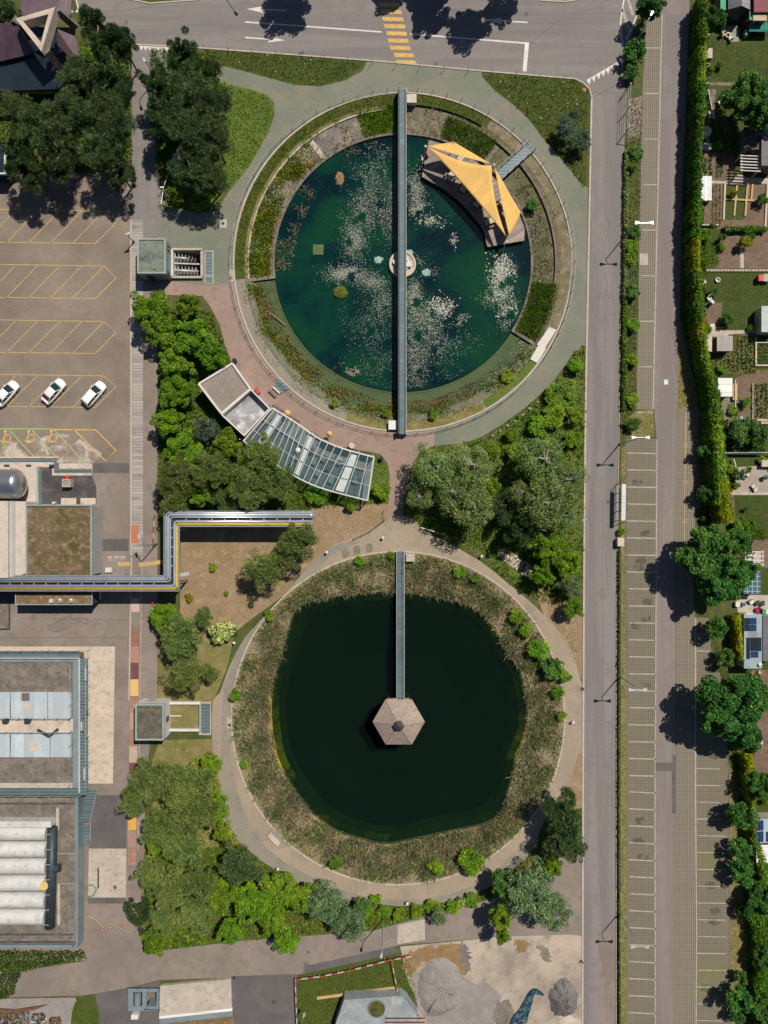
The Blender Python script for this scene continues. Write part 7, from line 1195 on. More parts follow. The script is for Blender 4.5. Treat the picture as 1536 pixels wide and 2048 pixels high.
# ---------------------------------------------------------------- street lamps and posts
def lamp(bx, by, hx, hy, h, label, double=True, mt=lampm):
    t = thing('street_lamp', label, 'lamp', W3(bx, by), 'street lamps'); a = Vector(W3(bx, by)); b = Vector(W3(hx, hy, h)); top_ = Vector((a.x, a.y, h - .5)); hd = Vector((b.x, b.y, h)); d = hd - top_; d.z = 0
    MB().tube([a, top_], [.1, .06], 8).build('pole', steel, t); MB().cyl(a.x, a.y, .16, 0, .5, 10).build('base', steel_dk, t)
    MB().tube([top_, top_ + d * .35 + Vector((0, 0, .35)), hd], [.06, .05, .045], 6).build('arm', steel, t)
    if double:
        MB().bar(hd - Vector((.75, 0, 0)), hd + Vector((.75, 0, 0)), .1, .08).build('cross_arm', mt, t)
        for s in (-1, 1): m = MB(); c = hd + Vector((s * .95, 0, 0)); m.prism([(c.x - .38 * s, c.y - .07), (c.x + .3 * s, c.y - .24), (c.x + .36 * s, c.y - .2), (c.x + .36 * s, c.y + .2), (c.x + .3 * s, c.y + .24), (c.x - .38 * s, c.y + .07)], h - .02, h + .14); m.build('lamp_head', mt, t)
    else: m = MB(); u = d.normalized() if d.length > .1 else Vector((1, 0, 0)); n_ = Vector((-u.y, u.x, 0)); m.prism([(hd + u * x + n_ * y)[:2] for x, y in ((-.35, -.1), (.3, -.2), (.42, 0), (.3, .2), (-.35, .1))], h - .02, h + .15); m.build('lamp_head', mt, t)
lamp(1247, 476, 1288, 446, 7, 'double headed street lamp beside the upper parking bays'); lamp(1239, 888, 1281, 875, 7, 'double headed street lamp at the top of the lower parking bays'); lamp(1239, 1352, 1275, 1379, 7, 'double headed street lamp opposite the end of the ring path'); lamp(1239, 1824, 1279, 1893, 7, 'double headed street lamp near the patched lower road')
lamp(1260, 108, 1303, 28, 7, 'single headed street lamp at the top end of the parking strip', False); lamp(313, 1088, 279, 1074, 6, 'single headed lamp over the terracotta channel slab', False); lamp(765, 1838, 763, 1910, 7.5, 'single lamp standing on the bank of the bottom road', False); lamp(1137, 1040, 1168, 1039, 6.5, 'greenish single lamp under the birches beside the road', False, teal_metal); lamp(312, 160, 289, 120, 6.5, 'single white headed lamp in the alley by the pines', False); lamp(484, -52, 492, -90, 7, 'lamp beyond the top edge casting its shadow on the road', False)
lamp(268, 484, 256, 468, 3, 'short wall lamp at the upper left corner of the green roofed pump house', False); lamp(600, 2046, 608, 2030, 2.6, 'short thin lamp at the left of the bunker lawn', False, teal_metal)
posts = [(410 + 47.7 * k, 97 + 4.05 * k) for k in range(16)] + [(1178, 200)]
for k, (px, py) in enumerate(posts):
    t = thing('road_post', ('thin road post in the row along the top road kerb' if k < 16 else 'thin road post at the rounded corner beside the main road'), 'post', W3(px, py + 4), 'thin posts along the top road kerb' if k < 16 else None); x, y = W(px, py + 4); MB().tube([(x, y, 0), (x, y, 1.25)], .035, 6).build('shaft', steel_dk, t); MB().cyl(x, y, .05, 1.25, 1.35, 8).build('cap', black, t)
for px, py, lb in ((654, 1104, 'white round path light north west of the lower pond'), (766, 1075, 'white round path light at the junction above the lower pond'), (470, 1284, 'white round path light beside the flowering shrub'), (557, 1733, 'white round path light south west of the lower pond'), (1144, 1442, 'white round path light east of the lower pond'), (962, 1112, 'white round path light below the birches'), (814, 1802, 'small white path light south of the lower pond')):
    t = thing('path_light', lb, 'lamp', W3(px, py)); x, y = W(px, py); MB().cyl(x, y, .07, 0, .75, 8).build('post', steel, t); MB().lathe(x, y, [(.1, .7), (.22, .75), (.2, .86), (.05, .92)], 14).build('cap', white_wall, t)
for px, py, lb in ((998, 1134, 'thin dark post on the ring path beside the concrete slab'), (1163, 1920, 'dark bollard at the sand yard kerb')): x, y = W(px, py); MB().lathe(x, y, [(.1, 0), (.1, .8), (.04, .9)], 8).build('bollard', steel_dk, label=lb, cat='bollard')
# ---------------------------------------------------------------- metal frames by the road, cabinet, fences, rails
t = thing('sliding_gate', 'tall grey metal gate frame beside the upper road', 'gate', W3(1252, 230)); A, B = Vector(W(1250, 188)), Vector(W(1247, 272)); 
for nm, z in (('top_rail', 2.6), ('middle_rail', 1.7), ('middle_rail', .9), ('lower_rail', .15)): MB().bar((*A, z), (*B, z), .04, .04).build(nm, galv, t)
for p in (A, B, (A + B) / 2): MB().tube([(*p, 0), (*p, 2.7)], .06, 8).build('post', steel, t)
MB().bar((*A, 2.5), (*(A + Vector((.8, 1.9))), 0), .08).build('stay', steel_lt, t); MB().bar((*B, 2.5), (*(B + Vector((.7, -1.6))), 0), .08).build('stay', steel_lt, t)
sheet('gate_pad', [(1256, 200), (1284, 192), (1280, 276), (1254, 278)], 3, asph_yard)
t = thing('shelter_panel', 'pale translucent shelter panel beside the lower bays', 'shelter', W3(1234, 1004)); A, B = Vector(W(1233, 969)), Vector(W(1232, 1041))
MB().prism([(A.x, A.y), (B.x, B.y), (B.x + .62, B.y + .05), (A.x + .62, A.y - .05)], 2.35, 2.45).build('roof', M('opal panel', (.45, .5, .52), (.55, .57, .57), .6, rough=.3), t); 
for f in (0, .25, .5, .75, 1): p = A + (B - A) * f; MB().tube([(*p, 0), (*p, 2.4)], .05, 6).build('post', steel_dk, t)
MB().bar((*A, .5), (*B, .5), .06).build('rail', steel, t); MB().bar((*A, 1.4), (*B, 1.4), .05).build('rail', steel, t)
for p, q in ((A, Vector((.9, .9))), (B, Vector((.9, -.4)))): MB().bar((*p, 2.3), (*(p + q), 0), .07).build('stay', steel, t)
t = thing('cabinet', 'grey street cabinet between the road and the lower bays', 'cabinet', W3(1238, 1084)); MB().pbox(1236, 1076, 1248, 1092, 0, 1.0).build('body', conc, t); MB().pbox(1235.4, 1075.4, 1248.6, 1092.6, 1.0, 1.08).build('lid', conc_lt, t); MB().pbox(1234.6, 1079, 1235.8, 1089, .1, .9).build('door', grey_wall, t)
def plainfence(pts, label, h, mt=steel, name='fence'):
    t = thing(name, label, 'fence', W3(*pts[0])); rail(pts, h - 1.02, t, mt, 14)
    for p in pts: x, y = W(*p); MB().tube([(x, y, 0), (x, y, h)], .045, 6).build('post', mt, t)
plainfence([(709, 1076), (742, 1060), (771, 1038), (768, 1022)], 'wooden railing beside the dry lawn at the path junction', 1.1, bark); plainfence([(842, 1055), (890, 1070)], 'pale rail below the birches beside the ring path', 1.1, lampm)
plainfence([(362, 283), (328, 370), (322, 408)], 'long white hand rail beside the lower alley', 1.1, lampm); plainfence([(442, 1628), (462, 1665)], 'white rail at the path bend beside the south west wood', .8, white_wall); plainfence([(258, 126), (262, 160)], 'short pale blue curved rail on the left of the alley', .9, teal_metal); plainfence([(1172, 1700), (1164, 1880)], 'x', .5) if 0 else None
m = MB(); r_ = random.Random(6)
for k in range(16): x, y = W(324 + r_.uniform(-6, 8), 392 + r_.uniform(-18, 18), .6); m.bar((x, y, r_.uniform(.1, .9)), (x + r_.uniform(-.5, .5), y + r_.uniform(-.5, .5), r_.uniform(.2, 1)), .07)
m.build('bicycle_stand', steel_lt, label='tangle of pale bicycle racks at the alley end below the pines', cat='rack')
MB().pbox(345, 306, 360, 336, 0, .4).build('low_wall', conc, label='short pale wall beside the hand rail under the pines', cat='wall')
for px, py, w, h_, lb in ((446, 447, 15, 17, 'square manhole in the greenish gravel'), (462, 552, 9, 25, 'two round valve covers in a pale slab by the pond kerb'), (459, 1446, 9, 22, 'pale slab beside the west kerb of the lower pond')):
    t = thing('cover_slab', lb, 'cover', W3(px, py)); MB().pbox(px - w / 2, py - h_ / 2, px + w / 2, py + h_ / 2, 0, .04).build('slab', conc, t); q = W(px, py + (4 if h_ > 20 else 0)); MB().cyl(*q, .24, .04, .07, 12).build('lid', steel_dk, t)
t = thing('viewing_step', 'pale stone step with grey gravel inset at the lower pond kerb', 'step', W3(550, 1668)); MB().prism(poly([(536, 1672), (541, 1664), (561, 1684), (555, 1692)]), 0, .25).build('sill', conc_lt, t); MB().prism(poly([(543, 1662), (552, 1657), (570, 1676), (562, 1683)]), -.1, .1).build('inset', ash, t)
for k, (x, y) in enumerate(((985, 872), (1000, 862), (1015, 852), (1030, 843), (1045, 830), (1060, 818), (1075, 805))): mound('edging_stone', x, y, 3.4 + k % 3 * .5, 2.8, .3, stone, 'pale rough stone in the row edging the curved gravel path', 'stone', 300 + k, -.02)['group'] = 'stones edging the curved gravel path'
# ---------------------------------------------------------------- allotment gardens on the right
glawn = M('garden lawn', (.028, .05, .005), (.045, .062, .007), .3, (.065, .07, .01), .9, grain=.55)  # darker than the other lawns: frame-edge loss of light put into the colour
gd = lambda nm, pts, lv, mt: sheet(nm, pts, lv, glawn if mt is lawn else mt)
gd('garden_soil', [(1405, -60), (1700, -60), (1700, 2300), (1530, 2300), (1525, 1760), (1505, 1590), (1490, 1330), (1450, 1060), (1440, 900), (1425, 760), (1402, 560), (1402, 250)], 1, lawn)
gd('lawn', [(1420, 84), (1700, 92), (1700, 163), (1418, 163)], 2, lawn); gd('garden_path', [(1417, 165), (1480, 165), (1480, 171), (1417, 171)], 3, conc_dk); gd('lawn', [(1412, 243), (1485, 175), (1490, 300), (1416, 300)], 2, lawn)
gd('patio', [(1452, 52), (1478, 50), (1478, 83), (1458, 84)], 3, M('green slab', (.2, .22, .17), (.26, .27, .21), .8)); gd('garden_path', [(1412, 258), (1417, 245), (1419, 298), (1413, 298)], 3, conc)
gd('garden_bed', [(1408, 305), (1470, 300), (1465, 362), (1403, 365)], 2, soil); gd('garden_path', [(1420, 361), (1465, 363), (1475, 345), (1492, 355), (1700, 362), (1700, 368), (1420, 367)], 3, conc); gd('garden_bed', [(1420, 368), (1700, 368), (1700, 455), (1408, 458), (1408, 420)], 2, soil)
for a in ((1470, 369, 1474, 398), (1493, 369, 1495, 398), (1504, 369, 1505, 398)): pass
pk_ = [((1450, 366), (1447, 440)), ((1474, 368), (1468, 432)), ((1495, 368), (1490, 432)), ((1505, 369), (1502, 400)), ((1449, 398), (1520, 402)), ((1535, 368), (1530, 455))]
t = thing('plank_border', 'net of yellow and grey boards dividing the vegetable beds', 'border', W3(1490, 400)); 
for k, (p, q) in enumerate(pk_): MB().bar(W3(*p, .1), W3(*q, .1), .26, .2 + .003 * k).build('board', conc_lt if k in (0, 5) else plank, t)
gd('lawn', [(1451, 372), (1472, 372), (1468, 440), (1449, 440)], 3, lawn); gd('lawn', [(1475, 372), (1494, 372), (1488, 440), (1470, 440)], 3, lawn)
gd('garden_bed', [(1408, 462), (1445, 462), (1440, 535), (1408, 535)], 2, lawn); gd('garden_bed', [(1440, 462), (1700, 462), (1700, 537), (1430, 537)], 2, soil)
m = MB(); r_ = random.Random(8); [m.bar(W3(x, 541, .12), W3(x + 6, 541, .12), .32, .22) for x in range(1412, 1560, 7)]; m.build('stone_edging', stone, label='line of stones edging the lawn with the red box', cat='edging')
gd('garden_path', [(1480, 497), (1487, 497), (1488, 536), (1480, 536)], 3, conc); gd('lawn', [(1408, 545), (1700, 545), (1700, 603), (1408, 603)], 2, lawn_bright if 0 else lawn); gd('garden_bed', [(1405, 605), (1445, 605), (1440, 660), (1405, 655)], 2, soil); gd('lawn', [(1446, 618), (1522, 620), (1522, 660), (1446, 662)], 3, lawn); gd('garden_path', [(1405, 660), (1522, 660), (1522, 666), (1460, 668), (1458, 675), (1405, 672)], 3, conc)
gd('garden_bed', [(1410, 700), (1455, 700), (1455, 668), (1512, 668), (1512, 748), (1415, 748)], 2, soil); gd('garden_bed', [(1512, 740), (1700, 740), (1700, 850), (1470, 850), (1470, 756)], 2, soil); gd('garden_bed', [(1430, 795), (1475, 795), (1475, 850), (1440, 860)], 2, mud)
gd('patio', [(1475, 934), (1700, 920), (1700, 985), (1464, 986), (1470, 960)], 3, lines('patio slabs', (.34, .28, .23), (.2, .165, .135), 0, .5, .06, grid=True)); gd('garden_path', [(1460, 984), (1700, 984), (1700, 990), (1460, 990)], 4, conc); gd('lawn', [(1467, 990), (1532, 990), (1533, 1060), (1472, 1060)], 3, lawn); gd('garden_bed', [(1456, 990), (1467, 990), (1471, 1046), (1462, 1046)], 3, soil); gd('garden_bed', [(1470, 1078), (1700, 1078), (1700, 1135), (1480, 1135)], 2, soil); gd('patio', [(1472, 1190), (1700, 1190), (1700, 1228), (1476, 1228)], 3, conc); gd('garden_bed', [(1505, 1340), (1700, 1340), (1700, 1600), (1508, 1600)], 2, soil)
scatter('lawn_grass', [[(1420, 86), (1540, 92), (1540, 162), (1418, 162)], [(1414, 245), (1480, 180), (1488, 298), (1418, 298)], [(1410, 547), (1540, 547), (1540, 602), (1410, 602)], [(1447, 620), (1520, 622), (1520, 659), (1447, 660)], [(1468, 992), (1531, 992), (1532, 1058), (1473, 1058)]], 14, .1, .04, grass_m, .01, .9, 70); scatter('border_weeds', [[(1404, 100), (1418, 100), (1416, 240), (1404, 250)], [(1400, 470), (1412, 470), (1412, 660), (1402, 600)], [(1440, 845), (1530, 850), (1530, 904), (1446, 904)], [(1415, 760), (1434, 760), (1450, 850), (1432, 850)], [(1465, 800), (1480, 800), (1478, 845), (1466, 845)], [(1478, 1030), (1530, 1062), (1530, 1078), (1470, 1078)]], 26, .22, .1, LM['hedge'], .02, .9, 71)
def rows(x0, y0, x1, y1, step, label, mt, vert=True, seed=1, ln=.2):
    ps = []; g_ = np.random.default_rng(seed); xs = np.arange(x0, x1, step) if vert else np.arange(y0, y1, step)
    reg = [[(a - step * .3, y0), (a + step * .3, y0), (a + step * .3, y1), (a - step * .3, y1)] if vert else [(x0, a - step * .3), (x1, a - step * .3), (x1, a + step * .3), (x0, a + step * .3)] for a in xs]
    o = scatter('vegetable_rows', reg, 60, ln, .1, mt, .02, .8, seed)
rows(1458, 670, 1510, 746, 8.5, '', LM['bright'], True, 41); rows(1410, 316, 1430, 354, 10, '', LM['maple'], True, 42, .14); rows(1434, 316, 1444, 354, 8, '', LM['maple'], True, 43, .14); rows(1505, 768, 1536, 838, 9, '', LM['hedge'], True, 44, .16); rows(1410, 480, 1440, 530, 8, '', LM['bright'], True, 45, .14); rows(1514, 685, 1536, 728, 7, '', LM['hedge'], False, 46, .08); rows(1425, 370, 1446, 455, 7, '', LM['hedge'], True, 47, .07); rows(1458, 995, 1468, 1042, 5, '', LM['blue'], True, 48, .12); rows(1410, 705, 1455, 748, 8, '', LM['bright'], True, 49, .18)
def shed(x0, y0, x1, y1, h, label, roof, wall=bark, gable=None, name='garden_shed', cat='shed'):
    t = thing(name, label, cat, W3((x0 + x1) / 2, (y0 + y1) / 2)); a = W(x0, y0, h); b = W(x1, y1, h); MB().box(a[0] + .1, b[1] + .1, b[0] - .1, a[1] - .1, 0, h - .12).build('wall', wall, t)
    if gable:
        mx = (a[0] + b[0]) / 2
        for xa, mt in ((a[0], gable), (b[0], roof)): m = MB(); m.face([(xa, a[1], h - .1), (xa, b[1], h - .1), (mx, b[1], h + .7), (mx, a[1], h + .7)]); o = m.build('roof', mt, t); o.modifiers.new('t', 'SOLIDIFY').thickness = .08  # darker slate on the west slope: its shade is put into the colour
        m = MB(); m._add([(a[0] + .1, b[1] + .1, h - .13), (b[0] - .1, b[1] + .1, h - .13), (mx, b[1] + .1, h + .6)], [[0, 1, 2]]); m.build('gable', steel_dk, t)
    else: MB().box(a[0], b[1], b[0], a[1], h - .12, h).build('roof', roof, t)
    d_ = MB().box((a[0] + b[0]) / 2 - .4, b[1] + .06, (a[0] + b[0]) / 2 + .4, b[1] + .13, 0, min(1.9, h - .2)).build('door', wall if wall is not bark else steel_dk, t); MB().box((a[0] + b[0]) / 2 + .25, b[1] + .02, (a[0] + b[0]) / 2 + .33, b[1] + .06, .9, 1.0).build('handle', lampm, d_); return t
shed(1457, -40, 1501, 18, 3.0, 'garden house with a two tone grey gable roof at the top', lines('lit slate', (.24, .23, .24), (.17, .16, .17), 1, .4, .1), steel_dk, slate); shed(1441, -40, 1456, 20, 2.5, 'lean-to with bright green sheet roof beside the grey gable house', green_sheet); shed(1508, -40, 1545, 24, 2.8, 'garden shed with dark red tiled roof at the top right', maroon); shed(1506, 26, 1534, 41, 2.4, 'lean-to with cream ribbed roof below the red roof', lines('cream ribs', (.45, .36, .22), (.3, .24, .15), 0, .4, .12), bark); shed(1499, 22, 1505, 40, 2.2, 'narrow bright green roof strip beside the cream lean-to', green_sheet)
t = thing('net_tunnel', 'teal netted plant tunnel below the cream roof', 'tunnel', W3(1518, 55)); m = MB(); 
for k in range(6): x = 1500 + 8 * k; m.tube([W3(x, 44, .1), W3(x, 48, 1.3), W3(x, 58, 1.3), W3(x, 64, .1)], .04, 5)
m.build('hoop', lampm, t); MB().pbox(1499, 45, 1545, 63, 1.2, 1.26).build('net', teal_net, t); MB().pbox(1491, 58, 1498, 70, 0, .8).build('tank', teal_metal, t)
shed(1488, 254, 1521, 299, 2.6, 'garden house with dark brown flat roof', M('brown felt', (.07, .06, .06), (.1, .085, .085), .8)); shed(1523, 250, 1560, 331, 3.0, 'garden house with blue grey roof at the right edge', slate)
def pergola(x0, y0, x1, y1, n, label, mt=white_wall, h=2.3):
    t = thing('pergola', label, 'pergola', W3((x0 + x1) / 2, (y0 + y1) / 2))
    for k in range(n): y = y0 + (y1 - y0) * k / (n - 1); MB().bar(W3(x0, y, h), W3(x1, y + 2, h), .13, .16).build('slat', mt, t)
    for x in (x0 + 3, x1 - 3): MB().bar(W3(x, y0 - 1, h - .18), W3(x, y1 + 1, h - .18), .12, .18).build('beam', mt, t)
    for x in (x0 + 3, x1 - 3):
        for y in (y0, y1): p = W(x, y, h); MB().box(p[0] - .06, p[1] - .06, p[0] + .06, p[1] + .06, 0, h - .28).build('post', mt, t)
pergola(1480, 311, 1521, 341, 6, 'white slatted pergola below the brown roofed garden house'); pergola(1488, 1102, 1528, 1128, 4, 'white pergola beside the upper maple')
t = thing('cold_frame', 'long glazed cold frame with wrinkled white cover', 'cold frame', W3(1410, 376)); gl = M('wrinkled cover', (.26, .32, .32), (.36, .38, .36), 1.4, (.16, .22, .23), 2.2, rough=.4, grain=.5); MB().pbox(1401, 353, 1423, 400, 0, .9).build('frame', steel_lt, t); MB().pbox(1400, 352, 1423.6, 400.6, .9, .98).build('cover', gl, t); m = MB(); m.pbox(1411, 352, 1412.4, 401, .985, 1.04); m.build('ridge', lampm, t)
q = W(1407, 269); t = thing('water_tank', 'round white water tank beside the hedge', 'tank', (*q, 0)); MB().lathe(*q, [(.75, 0), (.8, .9), (.74, 1.05), (.2, 1.15)], 20).build('drum', white_wall, t); MB().cyl(*q, .18, 1.15, 1.22, 10).build('lid', conc, t)
MB().pbox(1402, 286, 1424, 298, 0, .7).build('storage_box', M('grey box', (.3, .29, .3), (.34, .33, .34), 1), label='flat grey storage box below the white water tank', cat='box')
t = thing('raised_bed', 'grey plank raised bed with boards lying over it', 'bed', W3(1419, 206)); m = MB(); m.pbox(1407, 178, 1432, 190, 0, .3); m.pbox(1406, 190.3, 1412, 238, 0, .3); m.pbox(1422, 190.3, 1430, 238, 0, .3); m.build('frame', conc_dk, t); MB().bar(W3(1417, 180, .5), W3(1427, 234, .5), .14, .08).build('board', conc_lt, t); MB().pbox(1418, 222, 1422, 236, .0, .5).build('tub', white_wall, t)
def seat(px, py, label, mt=white_wall, rz=0.0, s=1.0):
    t = thing('garden_chair', label, 'chair', W3(px, py)); x, y = W(px, py); c, n_ = math.cos(rz), math.sin(rz); f = lambda u, v: (x + (u * c - v * n_) * s, y + (u * n_ + v * c) * s)
    MB().prism([f(-.28, -.28), f(.28, -.28), f(.28, .28), f(-.28, .28)], .4 * s, .46 * s).build('seat', mt, t); MB().prism([f(-.28, .28), f(.28, .28), f(.28, .34), f(-.28, .34)], .4 * s, .95 * s).build('backrest', mt, t)
    for u in (-.24, .24):
        for v in (-.24, .24): p = f(u, v); MB().box(p[0] - .025, p[1] - .025, p[0] + .025, p[1] + .025, 0, .4 * s).build('leg', mt, t)
MB().pbox(1413, 96, 1425, 116, 0, .5).build('planter_box', M('pale pots', (.55, .5, .45), (.35, .25, .2), 4), label='white box of pots beside the upper lawn', cat='box'); 
t = thing('lounger', 'blue and white lounger beside the top hedge', 'lounger', W3(1412, 78)); MB().bar(W3(1415, 66, .35), W3(1409, 84, .35), .7, .1).build('frame', white_wall, t); MB().bar(W3(1415, 66, .46), W3(1411, 77, .46), .55, .1).build('cushion', steel, t); MB().bar(W3(1409, 83, .2), W3(1415, 83, .2), .1, .4).build('leg', white_wall, t)
q = W(1454, 73); t = thing('fire_pit', 'round fire pit with pale stone ring on the upper patio', 'fire pit', (*q, 0)); MB().lathe(*q, [(.42, 0), (.42, .4), (.25, .4), (.25, .1)], 18).build('ring', conc_lt, t); MB().cyl(*q, .24, .05, .12, 14).build('ashes', rust, t)
seat(1445, 64, 'pale garden chair left of the fire pit', conc_lt, .5); seat(1443, 72, 'second pale garden chair lower left of the fire pit', conc, 2); seat(1459, 80, 'white garden chair right below the fire pit', cream, 3.4); seat(1438, 208, 'blue and white chair on the second lawn', white_wall, .2, 1.5)
m = MB(); [m.bar(W3(1409, y, .5), W3(1419, y + 1, .5), .08) for y in (126, 133, 145)]; m.bar(W3(1410, 126, .4), W3(1410, 158, .4), .08); m.bar(W3(1419, 126, .4), W3(1418, 158, .4), .08); m.build('rack', teal_metal, label='teal rack of hoops beside the upper lawn', cat='rack'); MB().pbox(1408, 164, 1417, 173, 0, .9).build('bin', teal_metal, label='square pale teal bin at the end of the garden path', cat='bin')
def box_item(name, a, z0, z1, mt, label, cat, lid=None):
    t = thing(name, label, cat, W3((a[0] + a[2]) / 2, (a[1] + a[3]) / 2)); MB().pbox(*a, z0, z1).build('body', mt, t); MB().pbox(a[0] - .5, a[1] - .5, a[2] + .5, a[3] + .5, z1, z1 + .06).build('lid', lid or mt, t)
box_item('barbecue', (1518, 550, 1527, 561), .2, .9, red, 'red box on the lawn right of the stone edging', 'box', M('red lid', (.55, .12, .1), (.5, .1, .09), 1)); box_item('grey_crate', (1528, 548, 1540, 562), 0, .7, conc, 'grey crate right of the red box', 'crate')
q = W(1434, 561); MB().lathe(*q, [(.36, 0), (.38, .35), (.28, .35), (.26, .08)], 16).build('pond_bowl', white_wall, label='white rimmed bowl on the lawn left of the red box', cat='bowl')
MB().bar(W3(1399, 570, .35), W3(1411, 562, .35), .55, .12).build('board', white_wall, label='tilted white board by the hedge beside the bowl lawn', cat='board'); MB().bar(W3(1393, 522, .4), W3(1399, 536, .4), .35, .1).build('board', white_wall, label='narrow white board by the yellow hedge', cat='board'); MB().bar(W3(1402, 451, .3), W3(1436, 451, .3), .12, .5).build('sill', white_wall, label='thin white ledge below the cold frame', cat='ledge')
seat(1416, 598, 'white garden chair in the corner below the bowl lawn', white_wall, .7, 1.1); seat(1421, 606, 'second white garden chair in the corner below the bowl lawn', white_wall, 2.4, 1.1); seat(1416, 654, 'red garden chair beside the white table', red, .3); box_item('garden_table', (1420, 648, 1429, 659), .65, .7, white_wall, 'small white table beside the red chair', 'table')
shed(1523, 612, 1560, 664, 2.3, 'pale glazed greenhouse at the right edge', gl, steel_lt, name='greenhouse', cat='greenhouse'); shed(1407, 673, 1424, 703, 1.8, 'small shed with a pale roof and red edge beside the hedge', conc_lt, maroon); shed(1434, 672, 1466, 702, 1.9, 'grey boarded shed roof above the potato patch', lines('grey boards', (.33, .3, .27), (.2, .18, .16), 0, .3, .12, vary=.4)); shed(1436, 756, 1465, 793, 2.3, 'white ribbed shed roof beside a stack of planks', wroof)
MB().pbox(1425, 765, 1434, 793, 0, .9).build('plank_stack', lines('planks', (.5, .36, .22), (.3, .2, .12), 0, .2, .12), label='stack of tan planks left of the white shed', cat='planks'); t = thing('timber_rack', 'orange timbers with a white pipe right of the white shed', 'timber', W3(1470, 785)); MB().pbox(1466, 767, 1470, 800, 0, .5).build('timber', plank, t); MB().pbox(1471, 767, 1475, 800, 0, .5).build('timber', plank, t); MB().tube([W3(1470.5, 760, .6), W3(1471, 814, .6)], .08, 6).build('pipe', white_wall, t)
t = thing('bed_frame', 'pale wooden frame round the right raised bed', 'border', W3(1524, 704)); m = MB(); m.pbox(1511, 674, 1514, 732, 0, .3); m.pbox(1514.3, 729, 1560, 732, 0, .3); m.pbox(1514.3, 684, 1560, 686, 0, .28); m.build('frame', conc_lt, t)
t = thing('bed_frame', 'pale wooden frame round the lower vegetable rows', 'border', W3(1520, 840)); m = MB(); m.pbox(1505, 766, 1507, 846, 0, .2); m.pbox(1507.3, 838, 1560, 842, 0, .25); m.build('frame', conc, t); MB().pbox(1522, 843, 1560, 848, 0, .3).build('board', plank, t)
t = thing('garden_fence', 'blue pipe fence between two gardens', 'fence', W3(1490, 906)); MB().tube([W3(1448, 906, 1.0), W3(1560, 905, 1.0)], .09, 8).build('rail', steel, t); m = MB(); [m.tube([W3(x, 906, 0), W3(x, 906, .95)], .05, 6) for x in (1452, 1475, 1500, 1525)]; m.build('post', steel, t); MB().pbox(1448, 906, 1520, 909, 0, .8).build('screen', steel_dk, t)
q = W(1480, 843); mound('blossom_bush', 1480, 842, 9, 8, .9, M('white blossom', (.45, .43, .42), (.15, .17, .08), 5, (.6, .58, .57), 9), 'white blossoming bush below the vegetable beds', 'bush', 51, 0)
for px, py, lb, mt, rz in ((1488, 944, 'white chair at the top of the garden patio', white_wall, 1), (1492, 950, 'cream chair in the middle of the garden patio', cream, 2.5), (1486, 953, 'white stool left of the cream chair', white_wall, .4), (1504, 973, 'cream chair at the lower right of the patio', cream, 3.8), (1508, 979, 'white chair at the bottom of the patio', white_wall, .6)): seat(px, py, lb, mt, rz)
m = MB(); m.tube([W3(1467, 918, .6), W3(1471, 930, .6), W3(1470, 943, .5)], .12, 6); m.build('swan_pipe', white_wall, label='white bent pipe at the left of the garden patio', cat='pipe'); box_item('garden_bench', (1524, 920, 1545, 933), .3, .8, conc_lt, 'pale bench block at the right end of the patio', 'bench'); q = W(1526, 955); MB().lathe(*q, [(.1, 0), (.4, .7), (.1, .8)], 14).build('kettle_grill', steel_dk, label='dark round kettle grill at the edge of the patio', cat='grill')
shed(1487, 1142, 1521, 1188, 2.2, 'blue glazed greenhouse under the upper maple', lines('greenhouse panes', (.06, .12, .16), (.4, .45, .46), 0, .75, .1, grid=True, rough=.15, vary=0), steel_lt, name='greenhouse', cat='greenhouse'); MB().pbox(1496, 1102, 1522, 1128, 0, .5).build('bed_frame', conc, label='pale framed sand bed below the pergola', cat='bed')
box_item('toy_box', (1472, 1204, 1480, 1213), 0, .6, M('pink white', (.6, .4, .38), (.7, .65, .62), 4), 'pink and white box on the garden terrace', 'box', white_wall); box_item('blue_box', (1485, 1206, 1491, 1212), 0, .5, M('blue box', (.05, .1, .16), (.06, .12, .2), 1), 'blue box beside the pink and white box', 'box'); q = W(1514, 1219); MB().lathe(*q, [(.35, .2), (.5, .5), (.4, .55), (.2, .3)], 18).build('red_tub', M('magenta tub', (.35, .02, .07), (.3, .02, .06), 1), label='magenta tub above the solar roof', cat='tub'); box_item('green_bin', (1526, 1219, 1532, 1228), 0, .9, green_sheet, 'green bin above the slate roof at the right edge', 'bin'); box_item('white_bin', (1533, 1219, 1541, 1228), 0, .9, white_wall, 'white bin beside the green bin', 'bin')
for px, py, lb in ((1500, 1203, 'white chair on the terrace above the solar roof'), (1512, 1206, 'dark chair on the terrace above the solar roof'), (1522, 1207, 'second dark chair on the terrace near the right edge')): seat(px, py, lb, white_wall if px == 1500 else steel_dk, .5, 1.1)
t = shed(1488, 1228, 1524, 1337, 2.7, 'garden house with blue grey flat roof and dark solar panels', blueroof, grey_wall, name='garden_house', cat='house')
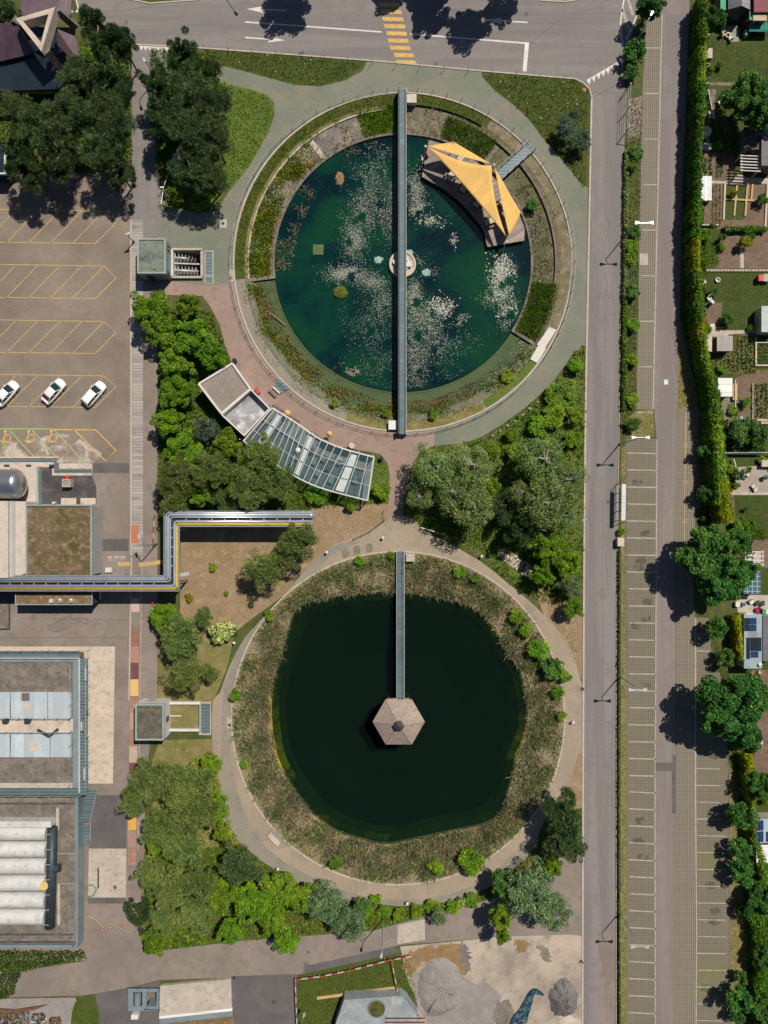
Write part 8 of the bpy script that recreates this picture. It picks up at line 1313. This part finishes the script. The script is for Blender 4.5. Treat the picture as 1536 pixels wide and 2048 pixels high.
for a in ((1497, 1236, 1513, 1248), (1497, 1249, 1513, 1262), (1502, 1303, 1517, 1315)): m = MB(); m.pbox(*a, 2.72, 2.8); m.build('solar_panel', solar, t); 
for a, mt in (((1498, 1263.5, 1516, 1273), M('pv grey', (.2, .2, .21), (.24, .24, .25), 1)), ((1501, 1275, 1523, 1302), navy), ((1489, 1236, 1496, 1262), navy), ((1493, 1275, 1500, 1318), navy), ((1492, 1225, 1506, 1230), steel_lt)): MB().pbox(*a, 2.701, 2.76).build('roof_panel', mt, t)
q = W(1521, 1330, 3); MB().lathe(*q, [(.22, 2.7), (.22, 2.95), (.3, 3.0), (.05, 3.05)], 12).build('chimney', lampm, t); shed(1526, 1232, 1560, 1322, 2.8, 'slate roofed garden house at the right edge beside the solar roof', slate, grey_wall, name='garden_house', cat='house')
for x, y, lb, mt in ((1503, 1345, 'terracotta pot below the solar roof house', terrac), (1510, 1352, 'white pot below the solar roof house', white_wall), (1518, 1343, 'tan pot below the solar roof house', plank)): q = W(x, y); MB().lathe(*q, [(.22, 0), (.32, .4), (.34, .45), (.26, .45), (.22, .3)], 14).build('plant_pot', mt, label=lb, cat='pot')
box_item('white_table', (1502, 1474, 1525, 1497), .65, .72, white_wall, 'white board table poking out below the biggest maple', 'table')
t = shed(1510, 1638, 1560, 1686, 2.6, 'garden house with solar panels and pale blue roof at the right edge', M('pale blue roof', (.3, .36, .4), (.34, .4, .43), .6), grey_wall, name='garden_house', cat='house')
for a in ((1511, 1641, 1519, 1662), (1520, 1641, 1527, 1661), (1511, 1664, 1519, 1685), (1520, 1663, 1527, 1684), (1533, 1664, 1540, 1684)): MB().pbox(*a, 2.605, 2.7).build('solar_panel', solar, t)
shed(1513, 1690, 1560, 1726, 2.5, 'white ribbed shed roof below the pale blue roof', wroof, steel_dk); seat(1506, 1632, 'dark red chair above the pale blue roof', maroon, .2); seat(1532, 1747, 'white chair beyond the lime hedge below the white roof', white_wall, 1)
for px, py, lb in ((1449, 1688, 'small white litter on the right lower bays'), ): MB().bar(W3(px, py, .05), W3(px + 3, py + 4, .05), .2, .06).build('litter', white_wall, label=lb, cat='litter')
